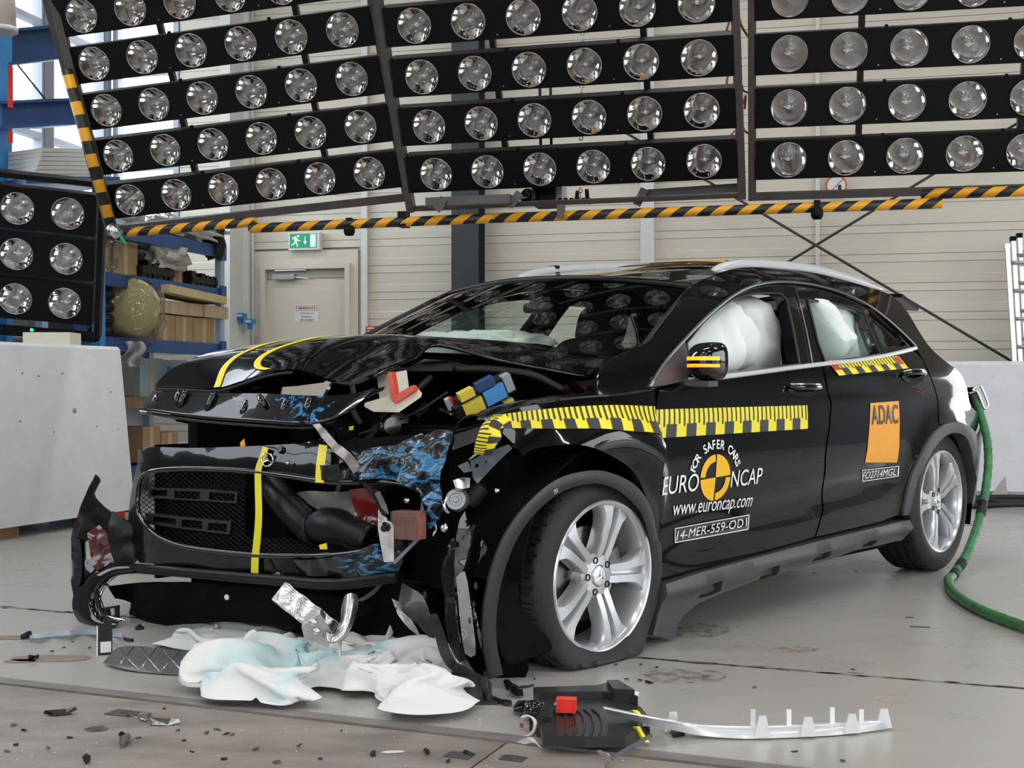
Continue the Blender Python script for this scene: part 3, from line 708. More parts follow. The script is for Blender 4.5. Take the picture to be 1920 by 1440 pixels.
M_scuffL = paint('black_plastic_low_scuffs', BLK, rough=.28, coat=.35, scuff=((1, 1, 3.0), .56, at(690, 1050, 3.85), .30))
M_scuffF = paint('bonnet_frame_scuffs', BLK, rough=.2, scuff=((1.6, 1.6, 1.6), .57, at(590, 760, 4.05), .26))
M_scuff2 = paint('black_bumper_plastic', BLK, rough=.12, coat=.6, scuff=((1, 1, 3), .60, at(800, 960, 3.8), .5))
M_cladd = mat('dark_arch_plastic', (.014, .014, .0155), .42, bump=.08, bscale=500)
M_clad = mat('grey_black_cladding', (.066, .067, .071), .42, bump=.08, bscale=500, var=.15, vscale=12)
M_plas = mat('black_plastic', (.006, .006, .0065), .42, bump=.06, bscale=200, var=.3, vscale=15, spec=.35)
M_plasg = mat('glossy_black_plastic', (.006, .006, .007), .10, coat=.6)
M_dark = mat('engine_bay_black', (.0018, .0018, .0019), .8, bump=.3, bscale=40, spec=.12)
M_seal = mat('rubber_seal', (.012, .012, .013), .45)
M_frame = mat('satin_window_trim', (.30, .30, .31), .28, .9)
M_tape = mat('yellow_tape', (.86, .74, .02), .42)
M_tapek = mat('tape_black_print', (.025, .025, .027), .45)
M_taper = mat('tape_red_print', (.6, .03, .03), .45)
M_orange = mat('orange_vinyl', (.88, .36, .015), .35, bump=.03, bscale=25)
M_lettw = mat('white_vinyl', (.86, .87, .87), .4)
M_logoy = mat('logo_yellow', (.90, .50, .01), .35)
M_seat = mat('black_seat_fabric', (.012, .012, .013), .75, bump=.2, bscale=250)
M_airbag = mat('airbag_fabric', (.86, .90, .87), .75, bump=.08, bscale=30, var=.06, vscale=5)
M_glassw = glass('windscreen_glass', (.88, .95, .91), 0, 1.85)
M_glasst = glass('tinted_glass', (.28, .32, .31), 0, 1.55)
M_glassc = glass('clear_side_glass', (.86, .93, .90), 0, 1.42)
M_amber = mat('amber_indicator', (.9, .3, .02), .2, emit=(1, .24, .0), estr=2.2)
M_tire = mat('tire_rubber', (.010, .010, .010), .62, var=.25, vscale=25, bump=.12, bscale=120)
M_rimA = mat('silver_wheel_paint', (.62, .63, .65), .27, .6, coat=.5)
M_brake = mat('brake_disc_steel', (.4, .38, .36), .3, 1)
M_caliper = mat('brake_caliper_grey', (.14, .14, .14), .45, .4)
M_bare = mat('bare_torn_metal', (.46, .45, .44), .30, .9, var=.35, vscale=30, bump=.3, bscale=60)
M_greyprimer = mat('grey_primer_metal', (.13, .145, .165), .4, .3, var=.2, vscale=20)
M_radiator = mat('radiator_fins', (.50, .20, .16), .35, .3, var=.3, vscale=30)

# ---- side surface: y as a function of (x, z)
_zt = [-.1, .10, .25, .40, .55, .70, .80, .88, .93, .98, 1.03, 1.10, 1.20, 1.30, 1.36, 1.40, 1.43, 1.5]
_yt = [.80, .835, .862, .882, .896, .901, .897, .885, .868, .845, .820, .785, .733, .672, .628, .580, .50, .36]
_cp = smooth_line([Vector((a, b, 0)) for a, b in zip(_zt, _yt)], 24); _zz = [p.x for p in _cp]; _yy = [p.y for p in _cp]
def S(x, z):
    ze = z-.027*(x-1.3); y = interp(ze, _zz, _yy)
    if x < .25: y -= .16*((.25-x)/1.0)**2
    if x > 2.7: y -= .12*((x-2.7)/.72)**2.6
    k = max(0., min(1., (x-.25)/.35))*max(0., min(1., (2.35-x)/.3))
    y -= .020*k*math.exp(-((ze-(.40+.10*(x-1.0)*.6))/.075)**2)
    y -= .008*k*math.exp(-((ze-.86)/.03)**2)
    for c, r0 in ((.043, .38), (2.70, .40)):
        d = math.hypot(x-c, z-.32); y += .022*math.exp(-((d-r0)/.07)**2)*(1 if z > .2 else .5)*(max(0., min(1., (.36-x)/.10)) if c < 1 else max(0., min(1., (x-2.1)/.25)))
    return y
def SN(x, z):
    e = .004; a = Vector((1, (S(x+e, z)-S(x-e, z))/(2*e), 0)); b = Vector((0, (S(x, z+e)-S(x, z-e))/(2*e), 1))
    n = b.cross(a); n = n if n.y > 0 else -n; n.normalize(); return CB*n.x+CL*n.y+UZ*n.z
def sp(px, py):                                        # pixel -> (x, z) on side surface
    y = .86
    for _ in range(25):
        c = c_of(cy(px, py, y)); y = .5*y+.5*S(c.x, c.z)
    return (c.x, c.z)
def s3(x, z, off=0): return cw(x, S(x, z), z)+SN(x, z)*off
def inpoly(p, poly):
    x, y = p; r = False; n = len(poly); j = n-1
    for i in range(n):
        xi, yi = poly[i]; xj, yj = poly[j]
        if (yi > y) != (yj > y) and x < (xj-xi)*(y-yi)/(yj-yi)+xi: r = not r
        j = i
    return r
def segd(p, a, b):
    ax, ay = a; bx, by = b; dx, dy = bx-ax, by-ay; L = dx*dx+dy*dy
    t = 0 if L == 0 else max(0, min(1, ((p[0]-ax)*dx+(p[1]-ay)*dy)/L)); return math.hypot(p[0]-ax-t*dx, p[1]-ay-t*dy)
def densify(poly, d):
    out = []
    for a, b in zip(poly, poly[1:]+poly[:1]):
        n = max(1, int(math.hypot(b[0]-a[0], b[1]-a[1])/d))
        out += [(a[0]+(b[0]-a[0])*k/n, a[1]+(b[1]-a[1])*k/n) for k in range(n)]
    return out
def tri_poly(poly, holes=(), res=.04):
    loops = [densify(poly, res)]+[densify(h, res) for h in holes]
    pts = []; edges = []
    for lp in loops:
        k = len(pts); pts += lp; n = len(lp); edges += [(k+i, k+(i+1) % n) for i in range(n)]
    xs = [p[0] for p in poly]; ys = [p[1] for p in poly]; segs = [(lp[i], lp[(i+1) % len(lp)]) for lp in loops for i in range(len(lp))]
    x = min(xs)+res*.37
    while x < max(xs):
        y = min(ys)+res*.41
        while y < max(ys):
            if inpoly((x, y), poly) and not any(inpoly((x, y), h) for h in holes) and min(segd((x, y), *sg) for sg in segs if abs(sg[0][0]-x) < 2*res and abs(sg[0][1]-y) < 2*res or True) > res*.5: pts.append((x, y))
            y += res
        x += res
    V, E_, T, *_ = delaunay_2d_cdt([Vector(p) for p in pts], edges, [], 0, 1e-6)
    tr = []
    for t in T:
        c = sum((V[i] for i in t), Vector((0, 0)))/len(t)
        if inpoly(c, poly) and not any(inpoly(c, h) for h in holes): tr.append(tuple(t))
    return [tuple(v) for v in V], tr, loops
MIRZ = .035
def side_panel(name, m, poly, parent=None, holes=(), off=0, flange=.02, res=.05, fn=None, mirror=False, mats=None):
    """panel lying on the body side; poly in (x,z); fn(x,z) extra outward offset"""
    parent = parent or CAR
    V, T, loops = tri_poly(poly, holes, res); mb = MB(); f = fn or (lambda x, z: 0)
    def q(x, z, o=0):
        p = s3(x, z, off+f(x, z)+o)
        if mirror: c = c_of(p); p = cw(c.x, -c.y*.95, c.z+MIRZ)
        return p
    P = [q(*v) for v in V]; N = []
    for v in V:
        if fn:
            e = .006; a = q(v[0]+e, v[1])-q(v[0]-e, v[1]); b = q(v[0], v[1]+e)-q(v[0], v[1]-e); n = b.cross(a).normalized()
            n = n if n.dot(SN(*v) if not mirror else -CL) > 0 else -n
        else:
            n = SN(*v)
            if mirror: n = CB*n.dot(CB)-CL*n.dot(CL)+UZ*n.z
        N.append(n)
    # consistent winding
    tr = []
    for t in T:
        n = (P[t[1]]-P[t[0]]).cross(P[t[2]]-P[t[0]]); tr.append(t if n.dot(N[t[0]]) > 0 else t[::-1])
    mb.add(P, tr, 0, True); nf = len(P)
    if flange:
        for lp in loops:
            n = len(lp); A = [q(*p) for p in lp]; B = [q(p[0], p[1])-(CL if not mirror else -CL)*flange for p in lp]
            mb.add(A+B, [(i, (i+1) % n, n+(i+1) % n, n+i) for i in range(n)], 0, False)
    o = mb.build(name, mats or m, parent)
    R = wmat(parent).to_3x3().inverted()
    o.data.normals_split_custom_set_from_vertices([tuple(R @ n) for n in N]+[(0, 0, 0)]*(len(mb.v)-nf))
    return o
def PX(*pts): return [sp(*p) for p in pts]
def sm2(pts, n=4): return [(p.x, p.y) for p in smooth_line([Vector((a, b, 0)) for a, b in pts], n)]

# ---- panels (pixel traced outlines carried onto the side surface)
gapF = PX((1546, 712), (1556, 753), (1555, 780), (1553, 803), (1549, 830), (1546, 860), (1543, 900), (1541, 949), (1535, 980), (1527, 1006))
fd_top = PX((1237, 731), (1290, 717), (1348, 711), (1440, 699), (1541, 687)); fd_bot = PX((1450, 1029), (1350, 1057), (1240, 1085)); fd_front = PX((1238, 1000), (1234, 900), (1231, 800), (1231, 760))
P_fdoor = sm2(fd_top)+sm2(gapF)+fd_bot+sm2(fd_front)
side_panel('front_door', M_paint, P_fdoor)
side_panel('front_door', M_paint, P_fdoor, mirror=True, res=.08)
gapR = [(x+.014, z) for x, z in gapF][::-1]
rd_top = PX((1545, 687), (1600, 681), (1660, 671), (1712, 656)); rd_rear = PX((1728, 672), (1742, 703), (1757, 752), (1758, 790))
arch_out = PX((1760, 798), (1736, 829), (1714, 874), (1699, 919), (1689, 964))
P_rdoor = sm2(rd_top)+sm2(rd_rear)+sm2(arch_out)+PX((1650, 978), (1600, 990), (1532, 1006))+sm2(gapR)
side_panel('rear_door', M_paint, P_rdoor)
side_panel('rear_door', M_paint, P_rdoor, mirror=True, res=.08)
# body side frame: A pillar, roof side, C pillar, rear quarter
ap_out = PX((1122, 700), (1150, 672), (1193, 653), (1220, 638), (1240, 618), (1260, 588), (1280, 556), (1300, 533))
roof_ed = PX((1325, 521), (1360, 508), (1400, 501), (1467, 504), (1533, 513), (1600, 530), (1650, 545))
trim_top = PX((1217, 727), (1243, 683), (1283, 637), (1333, 587), (1387, 547), (1433, 532), (1483, 530), (1533, 537), (1583, 552), (1627, 573), (1667, 603), (1700, 633), (1716, 650))
xe, ze_ = roof_ed[-1]
tail = PX((1672, 553), (1698, 580), (1720, 616), (1743, 650), (1772, 677), (1800, 699), (1813, 728), (1822, 763))+[(3.36, .72)]
rear_arch = PX((1832, 822), (1815, 803), (1792, 792), (1764, 799))
q_front = [(x+.012, z) for x, z in rd_rear][::-1]
P_side = sm2(ap_out)+sm2(roof_ed)+sm2(tail)+[(3.10, .62)]+sm2(rear_arch)+sm2(q_front)+sm2(trim_top[::-1])+PX((1213, 735), (1165, 744), (1122, 748))
side_panel('body_side_frame', M_paint, P_side, flange=.006)
side_panel('body_side_frame', M_paint, P_side, mirror=True, res=.08, flange=.04)
# window frame band with three openings
op1 = sm2(PX((1290, 642), (1320, 605), (1350, 578), (1380, 560), (1410, 552), (1440, 550), (1464, 551)))+PX((1475, 562), (1486, 612), (1498, 681), (1420, 692), (1348, 702), (1294, 709))
op2 = PX((1516, 563), (1560, 568), (1605, 580), (1621, 588), (1634, 622), (1650, 663), (1600, 671), (1548, 677), (1535, 640), (1523, 590))
op3 = PX((1626, 570), (1650, 591), (1680, 619), (1702, 645), (1662, 659), (1652, 640), (1638, 604))
belt = PX((1716, 653), (1660, 667), (1600, 677), (1533, 684), (1440, 696), (1348, 708), (1290, 714), (1222, 730))
P_wf = sm2(trim_top)+sm2(belt)
side_panel('window_surround', M_plasg, P_wf, holes=[op1, op2, op3], off=-.006, flange=.05)
side_panel('window_surround', M_plasg, P_wf, holes=[op1, op2, op3], off=-.006, flange=.05, mirror=True, res=.08)
side_panel('rear_door_glass', M_glassc, op2, off=-.022, flange=0)
side_panel('quarter_glass', M_glasst, op3, off=-.018, flange=0)
for p_, g_ in ((op1, M_glassc), (op2, M_glassc), (op3, M_glasst)): side_panel('far_side_glass', g_, p_, off=-.022, flange=0, mirror=True, res=.1)
# matte mirror triangle
side_panel('mirror_triangle', M_clad, PX((1217, 727), (1243, 683), (1283, 640), (1288, 670), (1292, 713), (1250, 722)), off=.004)
# bright trims: tube along outline
def trim_tube(name, pts, r, m, off=.004):
    mb = MB(); L = smooth_line([s3(x, z, off) for x, z in pts], 4); mb.tube(L, r, 8); return mb.build(name, m, CAR)
trim_tube('window_trim', trim_top, .006, M_frame)
trim_tube('belt_trim', belt[:-1], .010, M_silver, .002)
# inner rubber lines around the windows
for op, k in ((op1, 0), (op2, 1)):
    for d in (.006, .018):
        cxm = sum(p[0] for p in op)/len(op); czm = sum(p[1] for p in op)/len(op)
        pts = [((p[0]-cxm)*(1+d*1.2)+cxm, (p[1]-czm)*(1+d*2)+czm) for p in op]
        mb = MB(); mb.tube([s3(x, z, -.002) for x, z in pts], .004, 6, closed=True); mb.build('window_seal', M_seal, CAR)
# B pillar joint
mb = MB(); mb.tube([s3(*sp(*p), .0) for p in ((1490, 535), (1503, 580), (1514, 630), (1524, 683))], .003, 6); mb.build('pillar_joint', M_frame, CAR)
# ---- sill cladding with pockets
sill = PX((1235, 1092), (1300, 1072), (1400, 1045), (1526, 1012), (1620, 990), (1697, 973), (1699, 985), (1683, 1009), (1645, 1019), (1590, 1030), (1549, 1046), (1451, 1073), (1400, 1088), (1342, 1110), (1300, 1128), (1275, 1148), (1262, 1165))+PX((1257, 1194), (1214, 1188), (1228, 1130))
def pocket(a): return PX(*[(1200+u/2.667, 750+v/2.667) for u, v in a])
pk = [pocket([(262, 985), (275, 920), (365, 888), (378, 945), (330, 968)]), pocket([(568, 890), (580, 832), (655, 812), (668, 845), (655, 868)]), pocket([(830, 800), (850, 758), (912, 742), (918, 770), (900, 785)]), pocket([(1075, 728), (1090, 700), (1140, 688), (1152, 700), (1135, 720)])]
def sill_off(x, z):
    zt = interp(x, [.35, 2.3], [.225, .285]); return .022+.020*math.exp(-((z-(zt-.035))/.028)**2)
side_panel('sill_cladding', M_clad, sill, holes=pk, fn=sill_off, flange=.10, res=.03)
for p_ in pk: side_panel('sill_pocket', M_clad, p_, off=.004, flange=0, res=.03)
# rear arch cladding
ain = PX((1701, 964), (1710, 925), (1725, 880), (1745, 843), (1768, 817), (1790, 810), (1808, 820), (1818, 845))
aout = PX((1689, 966), (1699, 919), (1714, 874), (1736, 829), (1762, 799), (1792, 791), (1815, 802), (1832, 822))
P_ra = sm2(aout)+[(3.14, .60), (3.16, .45), (3.13, .30), (3.07, .30), (3.08, .42)]+sm2(ain[::-1])
side_panel('rear_arch_cladding', M_clad, P_ra, off=.012, flange=.06, res=.04)
P_rb = [(3.14, .62), (3.42, .70), (3.45, .5), (3.42, .28), (3.16, .26), (3.18, .45)]
side_panel('rear_bumper_side', M_clad, P_rb, off=.006, flange=.03)
side_panel('rear_bumper_side', M_clad, P_rb+[], off=.006, flange=.03, mirror=True, res=.1)
# tail gate / rear end closing surface
G = []
for z in (.25, .45, .65, .85, 1.0, 1.1, 1.2, 1.3):
    xr = interp(z, [.25, .5, .8, 1.0, 1.15, 1.3], [3.45, 3.52, 3.50, 3.40, 3.22, 3.05]); yw = S(min(xr, 3.42), z)*interp(z, [.25, .85, 1.0, 1.1, 1.2, 1.3], [1, .98, .88, .78, .70, .64])
    G.append([cw(xr-.10*(abs(t)**3), yw*t*.985, z+(-t)*MIRZ/2) for t in (-1, -.7, -.35, 0, .35, .7, 1)])
mb = MB(); mb.shell(up_grid(G, 2, 2), .01); mb.build('tailgate', M_paint, CAR)
mb = MB(); mb.shell([[cw(2.96+k*.1, t*.55, 1.385-.03*k-abs(t)*.04) for t in (-1, -.5, 0, .5, 1)] for k in range(3)], -.02); mb.build('roof_spoiler', M_paint, CAR)
# ---- roof
def zroof(x): return interp(x, [.98, 1.08, 1.2, 1.3, 1.45, 1.7, 2.1, 2.5, 3.05], [1.325, 1.358, 1.394, 1.415, 1.432, 1.443, 1.438, 1.408, 1.345])
eL = [s3(*p) for p in [ap_out[-1]]+roof_ed+[tail[0]]]; eL = smooth_line(eL, 4)
G = []
for p in eL:
    c = c_of(p); row = []
    for t in np.linspace(1, -1, 13):
        x = c.x-(.09*(1-t*t) if c.x < 1.3 else .03*(1-t*t)); yl = c.y; zl_ = c.z; y = yl*t if t > 0 else yl*.95*t
        ze2 = zl_+(MIRZ*(1-t)/2); zc = max(zroof(x), zl_+.02)
        row.append(cw(x, y, ze2+(zc-ze2)*(1-abs(t)**2.4)))
    G.append(row)
mb = MB(); mb.grid(up_grid(G, 2, 1), 0); mb.build('roof', M_paint, CAR)
ROOFG = G
# roof rails
def rail(pts, name, sgn):
    L = smooth_line(pts, 5); mb = MB(); n = len(L); rings = []
    for i, p in enumerate(L):
        t = (L[min(i+1, n-1)]-L[max(i-1, 0)]).normalized(); sd = t.cross(UZ).normalized(); u = sd.cross(t)
        e = min(1, min(i, n-1-i)/6+.25); h = .024*e; w = .019
        rings.append([p+sd*w*math.cos(a)+u*h*math.sin(a) for a in [2*PI*k/12 for k in range(12)]])
    vs = [q for r in rings for q in r]
    mb.add(vs, [(i*12+k, i*12+(k+1) % 12, (i+1)*12+(k+1) % 12, (i+1)*12+k) for i in range(n-1) for k in range(12)]+[tuple(range(12))[::-1], tuple((n-1)*12+k for k in range(12))], 0, True)
    return mb.build(name, M_silver, CAR)
rp = [(1326, 524), (1345, 508), (1370, 499), (1400, 496), (1467, 499), (1533, 508), (1600, 526), (1654, 545)]
RL = [cy(x, y, .575) for x, y in rp]; rail(RL, 'roof_rail', 1)
RR = [cy(x, y, -.56) for x, y in ((958, 535), (983, 520), (1015, 511), (1055, 506), (1110, 503), (1180, 500), (1250, 503))]; rail(RR, 'roof_rail', -1)
mb = MB(); mb.box(cy(1039, 507, -.565), (CB, CL, UZ), (.03, .045, .045)); mb.build('rail_clip', M_black, CAR)
# roof stickers: orange panel and number strip, antenna studs
def roof_patch(name, x0, x1, y0, y1, m, lift=.004):
    bm = [[None]*7 for _ in range(6)]
    for i in range(6):
        for j in range(7):
            x = x0+(x1-x0)*i/5; y = y0+(y1-y0)*j/6; best = min((q for r in G for q in r), key=lambda q: (c_of(q).x-x)**2+(c_of(q).y-y)**2)
            bm[i][j] = (x, y)
    return bm
def roof_z(x, y):
    # interpolate on roof grid rows
    rows = [[c_of(q) for q in r] for r in ROOFG]
    best = []
    for r in rows:
        for a, b in zip(r, r[1:]):
            if (a.y-y)*(b.y-y) <= 0 and a.y != b.y:
                t = (y-a.y)/(b.y-a.y); best.append((a.x+(b.x-a.x)*t, a.z+(b.z-a.z)*t)); break
    best.sort(); return interp(x, [b_[0] for b_ in best], [b_[1] for b_ in best])
def roof_sheet(name, x0, x1, y0, y1, m, lift=.003, parent=None):
    mb = MB(); mb.shell([[cw(x0+(x1-x0)*i/6, y0+(y1-y0)*j/8, roof_z(x0+(x1-x0)*i/6, y0+(y1-y0)*j/8)+lift) for i in range(7)] for j in range(9)], .002)
    return mb.build(name, m, CAR)
roof_sheet('roof_sticker', 1.33, 1.75, .02, .50, M_orange, .012)
vs, fs = text_fit('FO2714MGL1', .40, .055)
mb = MB(); mb.shell([[cw(1.19+.075*i/3, .06+.44*j/8, roof_z(1.19+.075*i/3, .06+.44*j/8)+.010) for i in range(4)] for j in range(9)], .002); mb.build('roof_number_strip', M_tapek, CAR)
mb = MB(); mb.add([cw(1.228+.0+v*.9, .28-(-u), roof_z(1.228+v*.9, .28+u)+.0118) for u, v in vs], fs); mb.build('roof_number', M_lettw, CAR)
mb = MB()
for a, b, c_, d_ in ((-.22, .22, -.036, -.032), (-.22, .22, .032, .036), (-.22, -.216, -.036, .036), (.216, .22, -.036, .036)):
    mb.add([cw(1.228+q, .28+p, roof_z(1.228+q, .28+p)+.0118) for p, q in ((a, c_), (b, c_), (b, d_), (a, d_))], [(0, 1, 2, 3)])
mb.build('roof_number_border', M_lettw, CAR)
for px, py in ((1235, 495), (1243, 494), (1250, 495), (1258, 495), (1334, 497)):
    p = at(px, py+4, 5.55); mb = MB(); mb.tube([p-UZ*.02, p+UZ*.012], .003, 6); mb.build('roof_stud', M_alu, CAR)
p = at(1363, 494, 5.5); mb = MB(); mb.tube([p-UZ*.02, p+UZ*.014], .009, 8); mb.build('roof_sensor', M_black, CAR)
# ---- windscreen
G = []; NW = 21; NV = 15
bl_, tl_ = c_of(s3(*sp(1198, 664), -.012)), c_of(s3(*sp(1302, 533), -.012))
for k in range(NV):
    v = -.16+1.16*k/(NV-1); c = bl_.lerp(tl_, v)+Vector((-.5, 0, .8))*(.008*4*v*(1-v)); row = []
    for j in range(NW):
        t = 1-2*j/(NW-1); y = c.y*t if t > 0 else c.y*.95*t; q = 1-t*t
        row.append(cw(c.x-(.105*(1-v)+.075*v)*q, y, c.z+MIRZ*(1-t)/2+(.030*(1-v)+.045*v)*q))
    G.append(row)
WSG = G
mb = MB(); mb.grid(G, 0); mb.build('windscreen', M_glassw, CAR)
# black sun band frame of windscreen
for rowsel, nm in ((G[-1], 'windscreen_header'),):
    mb = MB(); mb.tube(rowsel, .012, 6); mb.build(nm, M_seal, CAR)
for j in (0, NW-1):
    mb = MB(); mb.tube([r[j] for r in G], .010, 6); mb.build('windscreen_seal', M_seal, CAR)
# interior mirror
def pillow(mb, c, ax, size, e=.5, n=16, m=0, nf=0, ns=6, seed=0):
    G = []
    for i in range(n+1):
        th = PI*i/n; row = []
        for j in range(2*n+1):
            ph = 2*PI*j/(2*n); v = [math.sin(th)*math.cos(ph), math.sin(th)*math.sin(ph), math.cos(th)]
            v = [math.copysign(abs(q)**e, q) for q in v]
            k = 1+nf*noise.noise(Vector(v)*ns*.4+Vector((seed, 0, 0)))
            row.append(Vector(c)+sum((Vector(a)*(s/2*q*k) for a, s, q in zip(ax, size, v)), Vector((0, 0, 0))))
        G.append(row)
    mb.grid(G, m, True, flip=True)
p = WSG[-4][10]; mb = MB(); c = p+CB*.10-UZ*.075
pillow(mb, c+UZ*.02, (CL, CB, UZ), (.15, .035, .045), .5, 10); mb.box(c+UZ*.055-CB*.01, (CL, CB, UZ), (.03, .05, .04)); mb.build('rear_view_mirror', M_seal, CAR)

# ---- door mirror with indicator
c0 = c_of(cy(1318, 677, .93)); mx_, mz, my = c0.x, c0.z, .93
HX, HY, HZ_ = .055, .068, .068
def mir_sc(t): return math.sqrt(max(.04, 1-((1-t)/1.03)**2))
def mir_pt(t, a, k=1.0):
    yy = math.cos(a); zz = math.sin(a); e = .6
    yy = math.copysign(abs(yy)**e, yy); zz = math.copysign(abs(zz)**e, zz)
    return cw(mx_-HX+2*HX*t, my+HY*yy*mir_sc(t)*k, mz+HZ_*zz*mir_sc(t)*k)
mb = MB(); G = [[mir_pt(i/12, 2*PI*k/24) for k in range(25)] for i in range(13)]
mb.grid(G, 0); mb.add(G[-1][:-1], [tuple(range(24))], 1); mb.add(G[0][:-1], [tuple(range(24))[::-1]], 0)
mir = mb.build('door_mirror', [M_plasg, M_chrome], CAR, autosm=50)
def mir_front(y, z):                                   # front x of the housing at (y,z) offsets
    e = .6; q = (abs(y/HY)**(2/e)+abs(z/HZ_)**(2/e))**(e/2); q = min(.999, q)
    return mx_-HX+2*HX*(1-1.03*math.sqrt(max(0, 1-q*q)))
for z0, h in ((.002, .013), (-.022, .011)):
    mb = MB(); mb.shell([[cw(mir_front(-.052+.115*i/10, z0+h*k/3)-.0035, my-.052+.115*i/10, z0+mz+h*k/3) for k in range(4)] for i in range(11)], -.003); mb.build('indicator', M_amber, mir)
mb = MB(); mb.shell(up_grid([[cw(mx_-.06, .80, mz-.045), cw(mx_-.03, .87, mz-.065), cw(mx_-.01, my+.03, mz-.070)], [cw(mx_+.04, .80, mz-.045), cw(mx_+.04, .87, mz-.062), cw(mx_+.05, my+.03, mz-.068)]], 3, 1), .02); mb.build('mirror_arm', M_clad, CAR)
# ---- door handles
def handle(px0, px1, py, name='door_handle'):
    a = sp(px0, py); b = sp(px1, py-2); L = b[0]-a[0]; cxx = (a[0]+b[0])/2; zz = (a[1]+b[1])/2
    # recessed bowl: dark ellipse + chrome edged grip
    mb = MB(); n = 24; pts = [(cxx+L*.5*math.cos(2*PI*k/n), zz+.036*math.sin(2*PI*k/n)) for k in range(n)]
    mb.add([s3(x, z, .0015) for x, z in pts]+[s3(cxx, zz, .0005)], [(k, (k+1) % n, n) for k in range(n)], 0, True); bowl = mb.build(name, M_plasg, CAR)
    mb = MB(); L_ = []
    for k in range(13):
        t = k/12; L_.append(s3(cxx-L*.46+L*.92*t, zz+.006, .004+.030*math.sin(PI*t)**.5))
    rings = [.011]*13; mb.tube(L_, [.007]+[.013]*11+[.007], 10); mb.build('grip', M_paint, bowl)
    mb = MB(); mb.tube([q+UZ*.012+CL*.004 for q in L_], .003, 6); mb.build('chrome_edge', M_chrome, bowl)
handle(1476, 1535, 730); handle(1690, 1731, 706)

# ---- wheels
def tire_mesh(c, ax, fwd, R, w, flat=None, hi=360):
    """c: outer face centre; ax: outward axis"""
    N = hi; up = ax.cross(fwd); up = up if up.z > 0 else -up
    prof = [(.238, -.004), (.250, .004), (.270, .008), (.292, .006), (R-.014, -.003), (R-.005, -.011), (R, -.022), (R+.001, -.060), (R-.008, -.061), (R-.008, -.070), (R+.002, -.071), (R+.002, -.105), (R-.008, -.106), (R-.008, -.115), (R+.002, -.116), (R+.002, -.15), (R-.008, -.151), (R-.008, -.160), (R+.001, -.161), (R, -.190), (R-.010, -.208), (.31, -.225), (.27, -.23), (.238, -.22)]
    mb = MB(); vs = []; n = len(prof)
    for k in range(N):
        a = 2*PI*k/N
        for i, (r, z) in enumerate(prof):
            kk = (k+int(abs(z)*70)) % 9
            if kk == 0 and 3 < i < 21 and (not flat or math.sin(a) > -.72) and i not in (8, 9, 12, 13, 16, 17): r -= .007 if 5 < i < 20 else .0022
            p = c+fwd*math.cos(a)*r+up*math.sin(a)*r+ax*z
            if flat and p.z < flat:
                d = flat-p.z; p.z = flat*(.02+.98*math.exp(-d/.045)) if False else max(.001, flat-.0*d)
                p.z = max(.001, .001+.012*math.exp(-d/.02)); p += ax*(.028*(1 if i < n/2 else -1))
            elif flat and p.z < flat+.10: p += ax*(.028*((flat+.10-p.z)/.10)**2*(1 if i < n/2 else -1))
            vs.append(p)
    fs = [(k*n+i, ((k+1) % N)*n+i, ((k+1) % N)*n+i+1, k*n+i+1) for k in range(N) for i in range(n-1)]
    if (ax.cross(fwd)).dot(up) < 0: pass
    mb.add(vs, fs, 0, True); return mb
